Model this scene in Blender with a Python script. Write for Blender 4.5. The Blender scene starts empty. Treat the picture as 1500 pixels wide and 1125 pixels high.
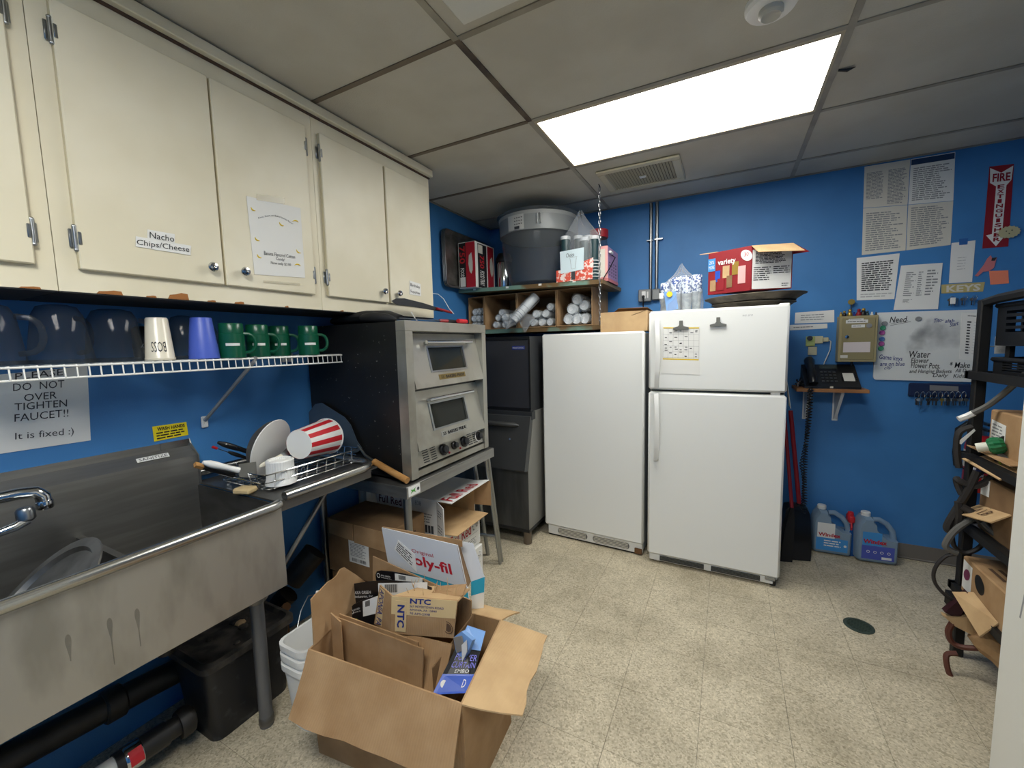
import bpy, bmesh, math, random
from mathutils import Vector, Matrix
random.seed(7)
scene = bpy.context.scene
COL = scene.collection
PI = math.pi

# ------------------------------------------------------------------ camera, light, exposure
F_PX, CAM_Z = 605.0, 1.4344
YAW, PITCH, ROLL = -0.4816, -0.0948, -0.0234
XL, YW, ZC = -1.978, 3.426, 2.499          # left wall, back wall, ceiling
XR, YF = 1.72, -1.30                        # right wall, wall behind the camera
_fw = Vector((math.sin(YAW)*math.cos(PITCH), math.cos(YAW)*math.cos(PITCH), math.sin(PITCH)))
_rt = Vector((math.cos(YAW), -math.sin(YAW), 0)); _up = _rt.cross(_fw)
_r2 = _rt*math.cos(ROLL) + _up*math.sin(ROLL); _u2 = -_rt*math.sin(ROLL) + _up*math.cos(ROLL)
cam_d = bpy.data.cameras.new('camera'); cam = bpy.data.objects.new('camera', cam_d); COL.objects.link(cam)
cam_d.sensor_width = 36; cam_d.lens = F_PX/1500*36; cam_d.clip_start = 0.02
cam.matrix_world = Matrix(((_r2.x, _u2.x, -_fw.x, 0), (_r2.y, _u2.y, -_fw.y, 0), (_r2.z, _u2.z, -_fw.z, CAM_Z), (0, 0, 0, 1)))
scene.camera = cam
world = bpy.data.worlds.new('world'); scene.world = world; world.use_nodes = True
world.node_tree.nodes['Background'].inputs[0].default_value = (0.9, 0.95, 1, 1)
world.node_tree.nodes['Background'].inputs[1].default_value = 0.05
scene.view_settings.view_transform = 'Standard'; scene.view_settings.look = 'None'
scene.view_settings.gamma = 1.0; scene.view_settings.use_curve_mapping = False
scene.view_settings.exposure = 0.82
LIGHT_A, LIGHT_B = 8.5, 14.0                  # the lit ceiling panel in view, the one behind the camera

# measuring helpers: a sight line of the photograph cut with a real plane of the room
def _ray(u, v):
    return _r2*((u-750)/F_PX) - _u2*((v-562.5)/F_PX) + _fw
def PX(x, u, v): d = _ray(u, v); return d*(x/d.x) + Vector((0, 0, CAM_Z))
def PY(y, u, v): d = _ray(u, v); return d*(y/d.y) + Vector((0, 0, CAM_Z))
def PZ(z, u, v): d = _ray(u, v); return d*((z-CAM_Z)/d.z) + Vector((0, 0, CAM_Z))

# ------------------------------------------------------------------ materials
def lin(h):
    if not isinstance(h, str): return (*h[:3], 1)
    c = [int(h[i:i+2], 16)/255 for i in (0, 2, 4)]
    return (*[x/12.92 if x <= .04045 else ((x+.055)/1.055)**2.4 for x in c], 1)
MATS = {}
def mat(name, col, rough=.5, metal=0, col2=None, nscale=8, nlo=.4, nhi=.6, bump=0, bscale=60, emit=0, stretch=None,
        spec=None, alpha=None, trans=None, detail=4, rnd=0, sss=0):
    """principled material; optional second colour mixed in by noise, noise bump, stretched coordinates"""
    if name in MATS: return MATS[name]
    m = bpy.data.materials.new(name); m.use_nodes = True; MATS[name] = m
    nt = m.node_tree; N = nt.nodes; L = nt.links; b = N['Principled BSDF']
    b.inputs['Base Color'].default_value = lin(col); b.inputs['Roughness'].default_value = rough; b.inputs['Metallic'].default_value = metal
    if spec is not None: b.inputs['Specular IOR Level'].default_value = spec
    if emit: b.inputs['Emission Color'].default_value = lin(col); b.inputs['Emission Strength'].default_value = emit
    if trans: b.inputs['Transmission Weight'].default_value = trans
    if col2 is not None or bump:
        tc = N.new('ShaderNodeTexCoord'); mp = N.new('ShaderNodeMapping'); L.new(tc.outputs['Object'], mp.inputs[0])
        if stretch: mp.inputs['Scale'].default_value = stretch
    if col2 is not None:
        n = N.new('ShaderNodeTexNoise'); n.inputs['Scale'].default_value = nscale; n.inputs['Detail'].default_value = detail
        L.new(mp.outputs[0], n.inputs['Vector'])
        r = N.new('ShaderNodeValToRGB'); r.color_ramp.elements[0].position = nlo; r.color_ramp.elements[1].position = nhi
        r.color_ramp.elements[0].color = lin(col); r.color_ramp.elements[1].color = lin(col2)
        L.new(n.outputs['Fac'], r.inputs[0]); out = r.outputs[0]
        if rnd:
            oi = N.new('ShaderNodeObjectInfo'); hs = N.new('ShaderNodeHueSaturation')
            mr = N.new('ShaderNodeMapRange'); mr.inputs['To Min'].default_value = 1-rnd; mr.inputs['To Max'].default_value = 1+rnd
            L.new(oi.outputs['Random'], mr.inputs['Value']); L.new(mr.outputs[0], hs.inputs['Value']); L.new(out, hs.inputs['Color']); out = hs.outputs[0]
        L.new(out, b.inputs['Base Color'])
    if bump:
        n2 = N.new('ShaderNodeTexNoise'); n2.inputs['Scale'].default_value = bscale; n2.inputs['Detail'].default_value = 3
        L.new(mp.outputs[0], n2.inputs['Vector'])
        bp = N.new('ShaderNodeBump'); bp.inputs['Strength'].default_value = bump; bp.inputs['Distance'].default_value = .004
        L.new(n2.outputs['Fac'], bp.inputs['Height']); L.new(bp.outputs[0], b.inputs['Normal'])
    if alpha is not None:                       # clear plastic film: part see-through
        b.inputs['Alpha'].default_value = alpha
    return m

def floor_material():
    m = bpy.data.materials.new('speckled vinyl tile'); m.use_nodes = True; MATS['floor'] = m
    nt = m.node_tree; N = nt.nodes; L = nt.links; b = N['Principled BSDF']; b.inputs['Roughness'].default_value = .42
    g = N.new('ShaderNodeNewGeometry')
    v = N.new('ShaderNodeTexVoronoi'); v.inputs['Scale'].default_value = 170; L.new(g.outputs['Position'], v.inputs['Vector'])
    r = N.new('ShaderNodeValToRGB'); e = r.color_ramp.elements
    e[0].position = 0; e[0].color = lin('a1977f'); e[1].position = 1; e[1].color = lin('d8cdb4')
    x = e.new(.35); x.color = lin('c0b59c'); x = e.new(.7); x.color = lin('c8bda4')
    s = N.new('ShaderNodeSeparateColor'); L.new(v.outputs['Color'], s.inputs[0]); L.new(s.outputs[0], r.inputs[0])
    n = N.new('ShaderNodeTexNoise'); n.inputs['Scale'].default_value = 2.2; n.inputs['Detail'].default_value = 8; n.inputs['Roughness'].default_value = .7
    L.new(g.outputs['Position'], n.inputs['Vector'])
    r2 = N.new('ShaderNodeValToRGB'); r2.color_ramp.elements[0].position = .36; r2.color_ramp.elements[1].position = .56
    r2.color_ramp.elements[0].color = lin('8d8878'); r2.color_ramp.elements[1].color = (1, 1, 1, 1)
    L.new(n.outputs['Fac'], r2.inputs[0])
    mx = N.new('ShaderNodeMix'); mx.data_type = 'RGBA'; mx.blend_type = 'MULTIPLY'; mx.inputs[0].default_value = .40
    L.new(r.outputs[0], mx.inputs[6]); L.new(r2.outputs[0], mx.inputs[7])
    oi = N.new('ShaderNodeObjectInfo'); hs = N.new('ShaderNodeHueSaturation'); mr = N.new('ShaderNodeMapRange')
    mr.inputs['To Min'].default_value = .975; mr.inputs['To Max'].default_value = 1.015
    L.new(oi.outputs['Random'], mr.inputs['Value']); L.new(mr.outputs[0], hs.inputs['Value']); L.new(mx.outputs[2], hs.inputs['Color'])
    L.new(hs.outputs[0], b.inputs['Base Color'])
    return m
floor_material()

def cardboard(name, col, dark):
    """kraft cardboard with faint corrugation lines and mottling"""
    m = bpy.data.materials.new(name); m.use_nodes = True; MATS[name] = m
    nt = m.node_tree; N = nt.nodes; L = nt.links; b = N['Principled BSDF']; b.inputs['Roughness'].default_value = .85
    tc = N.new('ShaderNodeTexCoord')
    n = N.new('ShaderNodeTexNoise'); n.inputs['Scale'].default_value = 9; n.inputs['Detail'].default_value = 6; L.new(tc.outputs['Object'], n.inputs['Vector'])
    r = N.new('ShaderNodeValToRGB'); r.color_ramp.elements[0].position = .3; r.color_ramp.elements[1].position = .7
    r.color_ramp.elements[0].color = lin(dark); r.color_ramp.elements[1].color = lin(col)
    L.new(n.outputs['Fac'], r.inputs[0]); L.new(r.outputs[0], b.inputs['Base Color'])
    w = N.new('ShaderNodeTexWave'); w.inputs['Scale'].default_value = 36; w.inputs['Distortion'].default_value = .6; L.new(tc.outputs['Object'], w.inputs['Vector'])
    bp = N.new('ShaderNodeBump'); bp.inputs['Strength'].default_value = .12; bp.inputs['Distance'].default_value = .004
    L.new(w.outputs['Fac'], bp.inputs['Height']); L.new(bp.outputs[0], b.inputs['Normal'])
    return m
cardboard('kraft', 'b2916a', '9a7852'); cardboard('kraft light', 'caaa7e', 'b5956c'); cardboard('kraft dark', '8a6d4c', '73583b')

def film(name, tint, clear, rough=.15, spec=.5, base=None):
    """thin clear plastic: see-through with a glossy skin"""
    m = bpy.data.materials.new(name); m.use_nodes = True; MATS[name] = m
    nt = m.node_tree; N = nt.nodes; L = nt.links; N.remove(N['Principled BSDF'])
    t = N.new('ShaderNodeBsdfTransparent'); t.inputs[0].default_value = lin(tint)
    p = N.new('ShaderNodeBsdfPrincipled'); p.inputs['Base Color'].default_value = lin(base or tint); p.inputs['Roughness'].default_value = rough
    p.inputs['Specular IOR Level'].default_value = spec
    f = N.new('ShaderNodeLayerWeight'); f.inputs[0].default_value = .5
    pw = N.new('ShaderNodeMath'); pw.operation = 'POWER'; pw.inputs[1].default_value = 3; L.new(f.outputs['Facing'], pw.inputs[0])
    mr = N.new('ShaderNodeMapRange'); mr.inputs['To Min'].default_value = 1-clear; mr.inputs['To Max'].default_value = min(1, 1-clear+.5)
    L.new(pw.outputs[0], mr.inputs['Value'])
    mx = N.new('ShaderNodeMixShader'); L.new(mr.outputs[0], mx.inputs[0]); L.new(t.outputs[0], mx.inputs[1]); L.new(p.outputs[0], mx.inputs[2])
    L.new(mx.outputs[0], N['Material Output'].inputs[0])
    return m
film('clear film', 'eef1f3', .86, .2); film('pitcher plastic', 'e2e6ea', .86, .08, .8, '5a6166'); film('tub plastic', 'f2f4f5', .87, .15, .8, '8d9296'); film('oven glass', '8b918b', .70, .06, .5, '4a4d48')
film('jug blue', '9fb9cf', .35, .2)

mat('blue wall', '4081bf', .55, col2='3c7ab6', nscale=3, bump=.12, bscale=220)
mat('ceiling tile', 'c3bfb2', .9, col2='bab5a7', nscale=2.5, bump=.35, bscale=180)
mat('grid', '9f998a', .5, col2='8b8475', nscale=5); mat('grid dark', '3a302a', .6, col2='6a5c4d', nscale=4); mat('grid brown', '6d6151', .6)
mat('cream paint', 'e6dfc8', .45, col2='ddd5bb', nscale=2.5); mat('cream edge', 'c9bfa0', .5); mat('bare wood chip', '9a6432', .8)
mat('dark under', '14161b', .8); mat('shadow line brown', '4a372b', .8)
mat('chrome', 'c9cbcc', .14, 1); mat('dull chrome', '9da0a1', .3, 1)
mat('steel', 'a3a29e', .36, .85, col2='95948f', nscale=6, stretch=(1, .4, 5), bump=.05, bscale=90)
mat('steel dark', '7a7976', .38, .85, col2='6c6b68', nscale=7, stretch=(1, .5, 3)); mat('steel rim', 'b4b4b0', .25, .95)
mat('steel apron', 'a8a59d', .42, .75, col2='939088', nscale=10, nlo=.42, nhi=.62, stretch=(1, 1, .35), bump=.06, bscale=50)
mat('oven steel', 'b0aea4', .36, .75, col2='938f83', nscale=5, nlo=.45, nhi=.7, bump=.04); mat('brass dirty', '8d7a4a', .45, .7)
mat('black enamel', '151515', .42, col2='77756f', nscale=55, nlo=.70, nhi=.74, detail=2, bump=.1, bscale=40); mat('black', '0d0d0e', .45); mat('black matte', '131314', .8)
mat('black plastic', '17181a', .35); mat('charcoal', '2c2e31', .5); mat('rust', '6b4a2c', .8)
mat('white enamel', 'e9eae6', .32, bump=.05, bscale=300); mat('white plastic', 'e6e6e2', .35); mat('white paper', 'e4e4e0', .8); mat('old paper', 'd6d2c6', .8)
mat('grey rubber', '8c8a86', .6); mat('base vinyl', '6f6a63', .55); mat('grille grey', '5f605c', .5); mat('white wire', 'ecece6', .3)
mat('print', '3a3b3f', .8); mat('print grey', '8d8f90', .8); mat('print pale', 'b4b5b4', .8); mat('ink black', '15151a', .7); mat('ink blue', '1d2f7c', .7)
mat('ink red', 'b3192a', .6); mat('tape clear', 'ded7c0', .25, alpha=.55); mat('navy', '203a5c', .7)
mat('yellow', 'ecd718', .6); mat('banana', 'e8c832', .7); mat('green mug', '0c5138', .28); mat('blue tumbler', '4a62c2', .4); mat('cream mug', 'e6dfcb', .25)
mat('red', 'c4202b', .5); mat('dark red', '8c1420', .5); mat('pale pink', 'e8a7a4', .6); mat('lilac', 'a98ab5', .6); mat('orange note', 'f08a6a', .8); mat('pink bird', 'c9787c', .7)
mat('kraft edge', 'a37a4c', .9); mat('tape kraft', 'd3b98a', .5); mat('teal', '2ba3c4', .6); mat('pack blue', '2450b8', .4); mat('pack sky', '7aa4dc', .4); mat('pack black', '121318', .35)
mat('lime', 'a5c832', .5); mat('wood handle', 'b98a52', .55, col2='a5763f', nscale=12, stretch=(1, 1, 6)); mat('shelf wood', 'a06f42', .6, col2='8a5c34', nscale=9, stretch=(1, 8, 1))
mat('shelf edge', '6f8f80', .6, col2='6a5230', nscale=2.2, nlo=.55, nhi=.6); mat('shelf board', '7d6847', .7)
mat('alu pan', '8f8d88', .4, .8, col2='6f6d68', nscale=9); mat('skillet', '68645c', .5, .5); mat('pan dark', '4a443b', .6, .3, col2='6a6154', nscale=12); mat('pan rim', '857a68', .5, .4)
mat('peel blade', '5c6b78', .45, .6); mat('tan metal', 'a2966f', .5); mat('beige plastic', 'cfc9a6', .5); mat('lime dial', 'b9c77c', .5)
mat('pipe black', '121212', .5, col2='26221d', nscale=12); mat('pvc', 'd9d7cf', .4); mat('trap black', '16171a', .45, col2='3a3b3c', nscale=22, nlo=.6, nhi=.75)
mat('label blue', '3f8fd0', .4); mat('label violet', '4a58b0', .4); mat('liquid blue', '3f6f9c', .2); mat('sprayer blue', '1d4f8f', .15)
mat('rack black', '0a0a0b', .6); mat('crate black', '0c0d10', .5); mat('cord brown', '5a3022', .6); mat('cord dark', '23201f', .6); mat('cord grey', '5b5a56', .6); mat('bulb green', '0f6b3f', .35)
mat('bulb white', 'dcdccd', .4); mat('ext red', 'a61b22', .3); mat('drain iron', '3d4a42', .6, .4); mat('leather dark', '141518', .7)
mat('gold', 'c0a050', .35, .8); mat('board white', 'dfe2e0', .2, col2='d2d5d4', nscale=3); mat('smudge', '9a9b9b', .6, alpha=.55); mat('smudge light', 'b9bbbb', .6, alpha=.35)
mat('magnet green', '3f9a72', .5); mat('magnet pink', 'b0559a', .5); mat('magnet blue', '4a78b4', .5); mat('magnet grey', '8b8d8e', .4)
mat('cup white', 'dfe1e2', .35); mat('cup blue', '35508f', .4, col2='e6ebf2', nscale=70, nlo=.45, nhi=.52); mat('cup grey', '9aa0a4', .45, col2='b3b8bb', nscale=40); mat('dark green cup', '274044', .3)
mat('coral print', 'd4543f', .5, col2='e9d9d2', nscale=45, nlo=.5, nhi=.56); mat('pale print', 'cfe0e6', .5)
mat('tape blue', '2b62a8', .6)
def M_(n): return MATS[n]

# ------------------------------------------------------------------ mesh building
ORG = {}
class MB:
    def __init__(s, M=None): s.v = []; s.f = []; s.M = M or Matrix()
    def add(s, vs, fs):
        o = len(s.v); s.v += [s.M @ Vector(p) for p in vs]; s.f += [tuple(i+o for i in f) for f in fs]; return s
    def box(s, a, b):
        x0, y0, z0 = [min(a[i], b[i]) for i in range(3)]; x1, y1, z1 = [max(a[i], b[i]) for i in range(3)]
        return s.add([(x0,y0,z0),(x1,y0,z0),(x1,y1,z0),(x0,y1,z0),(x0,y0,z1),(x1,y0,z1),(x1,y1,z1),(x0,y1,z1)],
                     [(0,3,2,1),(4,5,6,7),(0,1,5,4),(1,2,6,5),(2,3,7,6),(3,0,4,7)])
    def rbox(s, a, b, r=.004):
        """box with chamfered edges"""
        lo = [min(a[i], b[i]) for i in range(3)]; hi = [max(a[i], b[i]) for i in range(3)]
        r = min(r, *[(hi[i]-lo[i])*.45 for i in range(3)]); bm = bmesh.new()
        for ix in (0, 1):
            for iy in (0, 1):
                for iz in (0, 1):
                    c = [(lo, hi)[k][j] for j, k in enumerate((ix, iy, iz))]; sg = [1-2*ix, 1-2*iy, 1-2*iz]
                    for ax in range(3): bm.verts.new([c[j] + (0 if j == ax else sg[j]*r) for j in range(3)])
        bmesh.ops.convex_hull(bm, input=bm.verts)
        bmesh.ops.dissolve_limit(bm, angle_limit=.01, verts=bm.verts, edges=bm.edges)
        bm.verts.index_update(); vs = [v.co.copy() for v in bm.verts]; fs = [[v.index for v in f.verts] for f in bm.faces]; bm.free()
        return s.add(vs, fs)
    def prism(s, poly, off):
        """polygon (3-D points, flat) extruded by the vector off"""
        n = len(poly); off = Vector(off); a = [Vector(p) for p in poly]; b = [p+off for p in a]
        return s.add(a+b, [tuple(range(n-1, -1, -1)), tuple(range(n, 2*n))] + [(i, (i+1) % n, n+(i+1) % n, n+i) for i in range(n)])
    def slab(s, q, t):
        """sheet through four corners, thickness t to its back"""
        q = [Vector(p) for p in q]; nrm = (q[1]-q[0]).cross(q[3]-q[0]).normalized()
        return s.prism(q, nrm*t)
    def quad(s, q): return s.add(q, [(0, 1, 2, 3)])
    def ring(s, c, ax, r, n, ph=0):
        ax = Vector(ax).normalized(); t = ax.orthogonal().normalized(); b = ax.cross(t)
        return [Vector(c) + t*r*math.cos(2*PI*i/n+ph) + b*r*math.sin(2*PI*i/n+ph) for i in range(n)]
    def cyl(s, p0, p1, r0, r1=None, n=14, caps=True):
        r1 = r0 if r1 is None else r1; ax = Vector(p1)-Vector(p0)
        vs = s.ring(p0, ax, r0, n) + s.ring(p1, ax, r1, n); fs = [(i, (i+1) % n, n+(i+1) % n, n+i) for i in range(n)]
        if caps: fs += [tuple(range(n-1, -1, -1)), tuple(range(n, 2*n))]
        return s.add(vs, fs)
    def tube(s, pts, r, n=8, closed=False):
        pts = [Vector(p) for p in pts]; m = len(pts); vs = []; prev = None
        for i, p in enumerate(pts):
            if closed: d = pts[(i+1) % m]-pts[i-1]
            else: d = pts[min(i+1, m-1)]-pts[max(i-1, 0)]
            d.normalize()
            if prev is None: t = d.orthogonal().normalized()
            else:
                t = prev - d*prev.dot(d)
                t = t.normalized() if t.length > 1e-6 else d.orthogonal().normalized()
            prev = t; b = d.cross(t); rr = r[i] if isinstance(r, (list, tuple)) else r
            vs += [p + t*rr*math.cos(2*PI*k/n) + b*rr*math.sin(2*PI*k/n) for k in range(n)]
        fs = []
        for i in range(m if closed else m-1):
            a, c = i*n, ((i+1) % m)*n
            fs += [(a+k, a+(k+1) % n, c+(k+1) % n, c+k) for k in range(n)]
        if not closed: fs += [tuple(range(n-1, -1, -1)), tuple(range((m-1)*n, m*n))]
        return s.add(vs, fs)
    def lathe(s, prof, c=(0, 0, 0), ax=(0, 0, 1), n=24, sx=1, sy=1):
        """profile of (radius, height) turned about an axis"""
        ax = Vector(ax).normalized(); t = Vector((1, 0, 0)) if abs(ax.z) > .99 else ax.orthogonal().normalized(); b = ax.cross(t); c = Vector(c); vs = []
        for r, h in prof: vs += [c + ax*h + t*r*sx*math.cos(2*PI*k/n) + b*r*sy*math.sin(2*PI*k/n) for k in range(n)]
        fs = []
        for i in range(len(prof)-1): fs += [(i*n+k, i*n+(k+1) % n, (i+1)*n+(k+1) % n, (i+1)*n+k) for k in range(n)]
        flat = max(h for r, h in prof)-min(h for r, h in prof) < 1e-6
        if prof[0][0] > 1e-4 and not flat: fs.append(tuple(range(n-1, -1, -1)))
        if prof[-1][0] > 1e-4 and not flat: fs.append(tuple(range((len(prof)-1)*n, len(prof)*n)))
        return s.add(vs, fs)
    def ball(s, c, r, n=10, sz=1):
        return s.lathe([(max(r*math.sin(PI*i/8), 1e-5), -r*sz*math.cos(PI*i/8)) for i in range(9)], c, n=n)
    def build(s, name, m, parent=None, smooth=None, origin=None, **props):
        if parent is not None: org = ORG[parent.name]
        else: org = Vector(origin) if origin is not None else _base(s.v)
        me = bpy.data.meshes.new(name); me.from_pydata([v-org for v in s.v], [], s.f)
        me.materials.append(MATS[m] if isinstance(m, str) else m)
        bm = bmesh.new(); bm.from_mesh(me); bmesh.ops.recalc_face_normals(bm, faces=bm.faces); bm.to_mesh(me); bm.free()
        if smooth:
            me.polygons.foreach_set('use_smooth', [True]*len(me.polygons)); me.set_sharp_from_angle(angle=math.radians(smooth if smooth is not True else 40))
        o = bpy.data.objects.new(name, me); COL.objects.link(o); ORG[o.name] = org
        if parent is not None: o.parent = parent
        else: o.location = org
        if name in ('print', 'barcode', 'barcode_boxes', 'grid_lines', 'entries', 'ruled_lines', 'faint_print', 'vent_slots', 'label_print', 'lettering', 'handwriting', 'yellow_rules') and parent is not None: o['kind'] = 'stuff'
        for k, w in props.items(): o[k] = w
        return o
def _base(vs):
    xs = [v.x for v in vs]; ys = [v.y for v in vs]; zs = [v.z for v in vs]
    return Vector(((min(xs)+max(xs))/2, (min(ys)+max(ys))/2, min(zs)))
def thing(name, label, cat, loc, group=None):
    o = bpy.data.objects.new(name, None); COL.objects.link(o); o.location = loc; o.empty_display_size = .05
    ORG[o.name] = Vector(loc); o['label'] = label; o['category'] = cat
    if group: o['group'] = group
    return o
def copy_thing(src, dloc, label, group=None):
    """copy of a thing with copies of its parts and sub-parts, moved by dloc"""
    def cp(o, parent):
        c = o.copy(); COL.objects.link(c); c.parent = parent; ORG[c.name] = ORG[o.name] + Vector(dloc)
        for ch in kids.get(o.name, []): cp(ch, c)
        return c
    kids = {}
    for o in list(COL.objects):
        if o.parent: kids.setdefault(o.parent.name, []).append(o)
    r = cp(src, None); r.location = src.location + Vector(dloc); r['label'] = label
    if group: r['group'] = group
    return r
def place(o, label, cat, group=None):
    o['label'] = label; o['category'] = cat
    if group: o['group'] = group
    return o
def structure(o): o['kind'] = 'structure'; return o
def lerp(a, b, t): return Vector(a)*(1-t) + Vector(b)*t
def bil(q, s, t):
    """point in a quad given as TL, TR, BR, BL; s to the right, t downwards"""
    return lerp(lerp(q[0], q[1], s), lerp(q[3], q[2], s), t)
_tx = {}
def text_mesh(s, bold=0, shear=0):
    k = (s, bold, shear)
    if k not in _tx:
        c = bpy.data.curves.new('t', 'FONT'); c.body = s; c.offset = bold; c.shear = shear; c.resolution_u = 2; c.align_x = 'CENTER'; c.space_line = .9
        o = bpy.data.objects.new('t', c); COL.objects.link(o); dg = bpy.context.evaluated_depsgraph_get(); dg.update()
        me = bpy.data.meshes.new_from_object(o.evaluated_get(dg)); vs = [v.co.copy() for v in me.vertices]; fs = [tuple(p.vertices) for p in me.polygons]
        bpy.data.objects.remove(o); bpy.data.curves.remove(c); bpy.data.meshes.remove(me)
        x0 = min(v.x for v in vs); x1 = max(v.x for v in vs); y0 = min(v.y for v in vs); y1 = max(v.y for v in vs)
        _tx[k] = ([((v.x-x0)/(x1-x0), (y1-v.y)/(y1-y0)) for v in vs], fs)
    return _tx[k]
def lettering(mb, s, q, off=.0012, bold=0, shear=0, mirror=False, wave=0):
    """flat letters filling the quad TL, TR, BR, BL of a surface, a hair proud of it"""
    vs, fs = text_mesh(s, bold, shear); q = [Vector(p) for p in q]
    nrm = (q[3]-q[0]).cross(q[1]-q[0]).normalized()
    return mb.add([bil(q, 1-a if mirror else a, b - wave*math.sin(PI*a)) + nrm*off for a, b in vs], fs)
def sub(q, s0, t0, s1, t1): return [bil(q, s0, t0), bil(q, s1, t0), bil(q, s1, t1), bil(q, s0, t1)]
def textlines(mb, q, n, off=.0008, fill=.45, ragged=.25, words=5, seed=1):
    """rows of small unreadable print: short dashes, one row per line"""
    rg = random.Random(seed); q = [Vector(p) for p in q]; nrm = (q[3]-q[0]).cross(q[1]-q[0]).normalized()*off
    for i in range(n):
        t0 = (i+.5-fill/2)/n; t1 = (i+.5+fill/2)/n; e = 1-rg.random()*ragged; s = 0
        while s < e-.02:
            w = min((.5+rg.random())/words, e-s); g = sub(q, s, t0, s+w*.86, t1); mb.quad([p+nrm for p in g]); s += w
    return mb

# ------------------------------------------------------------------ the room
def wall(name, a, b, m='blue wall'):
    return structure(MB().box(a, b).build(name, m))
wall('wall_left', (XL-.1, YF, 0), (XL, YW, ZC+.12)); wall('wall_back', (XL-.1, YW, 0), (XR+.1, YW+.1, ZC+.12))
wall('wall_right', (XR, YF, 0), (XR+.1, YW, ZC+.12)); wall('wall_front', (XL-.1, YF-.1, 0), (XR+.1, YF, ZC+.12))

# floor: vinyl tiles one by one on a dark bed
fl = structure(MB().box((XL-.1, YF-.1, -.06), (XR+.1, YW+.1, -.004)).build('floor', mat('floor bed', '6d675a', .9), origin=(0, 0, 0)))
TS, FX, FY = .2975, .235, 2.51
tile_me = None
ix0 = math.floor((XL-FX)/TS); ix1 = math.ceil((XR-FX)/TS); iy0 = math.floor((-.2-FY)/TS); iy1 = math.ceil((YW-FY)/TS)
for ix in range(ix0, ix1):
    for iy in range(iy0, iy1):
        x0, x1 = max(FX+ix*TS, XL), min(FX+ix*TS+TS, XR); y0, y1 = FY+iy*TS, min(FY+iy*TS+TS, YW)
        whole = x1-x0 > TS-.001 and y1-y0 > TS-.001; g = .0007
        if whole and tile_me:
            o = bpy.data.objects.new('floor_tile', tile_me); COL.objects.link(o); o.parent = fl
        else:
            o = MB().box((g, g, -.004), (x1-x0-g, y1-y0-g, 0)).build('floor_tile', 'floor', None, origin=(0, 0, 0)); o.parent = fl
            if whole: tile_me = o.data
        o.location = (x0, y0, random.uniform(-.0003, 0))
MB().box((XL, YF, -.004), (XR, FY+iy0*TS, 0)).build('floor_tile', 'floor', fl)
structure(MB().box((.30, YW-.008, 0), (XR, YW, .098)).rbox((.30, YW-.012, 0), (XR, YW, .012), .004).build('baseboard_back', 'base vinyl'))
# the square patch of newer, greyer flooring under the oven table
# floor drain
d0 = PZ(0, 1258, 917)
dr = thing('floor_drain', 'round slotted iron floor drain set in the tiles', 'drain', d0)
MB().lathe([(.062, 0), (.062, .003), (.048, .004), (.048, .001), (1e-4, .001)], d0, n=28).build('rim', 'drain iron', dr, True)
for k in range(-3, 4):
    w = math.sqrt(max(.046**2-(k*.013)**2, 1e-6))
    MB().box((d0.x-w, d0.y+k*.013-.0035, .001), (d0.x+w, d0.y+k*.013+.0035, .004)).build('grate_bar', 'drain iron', dr)

# ceiling: lay-in tiles and tee bars
ce = structure(MB().box((XL-.1, YF-.1, ZC+.03), (XR+.1, YW+.1, ZC+.12)).build('ceiling', mat('plenum', '3a3732', .9), origin=(0, 0, ZC)))
T2 = .6096; GX = [XL, -.8665, .3527, 1.572, XR]; GY = [YW] + [1.9073+k*T2 for k in (2, 1, 0, -1, -2, -3, -4, -5)] + [YF]
LAMP = {(1, 2): LIGHT_A, (1, 6): LIGHT_B}
for i in range(len(GX)-1):
    for j in range(len(GY)-1):
        if (i, j) in LAMP: continue
        MB().rbox((GX[i]+.004, GY[j+1]+.004, ZC+.003), (GX[i+1]-.004, GY[j]-.004, ZC+.018), .003).build('ceiling_tile', 'ceiling tile', ce)
def tee(a, b, m='grid'): MB().box(a, b).build('tee_bar', m, ce)
for i in (1, 2, 3):
    x = GX[i]
    for j in range(len(GY)-1):
        dark = 'grid dark' if (i == 1 and j == 3) else 'grid'
        tee((x-.012, GY[j+1], ZC-.002), (x+.012, GY[j], ZC+.004), dark)
for j in range(1, len(GY)-1):
    for i in range(len(GX)-1):
        m = 'grid brown' if i == 0 and j in (2, 3, 4) else 'grid'
        tee((GX[i]+.012*(i > 0), GY[j]-.011, ZC-.0015), (GX[i+1]-.012, GY[j]+.011, ZC+.004), m)
tee((XL, YW-.02, ZC-.002), (XR, YW, ZC+.004)); tee((XL, YF, ZC-.002), (XL+.02, YW, ZC+.004))
# a dark nail-like mark hanging from the tee bar beside the lamp
s0 = PZ(ZC, 1228, 103); MB().tube([s0, s0+Vector((.03, .004, -.006)), s0+Vector((.055, .002, -.003))], [.004, .007, .001], 6).build('bent_clip', 'black', ce)

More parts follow.
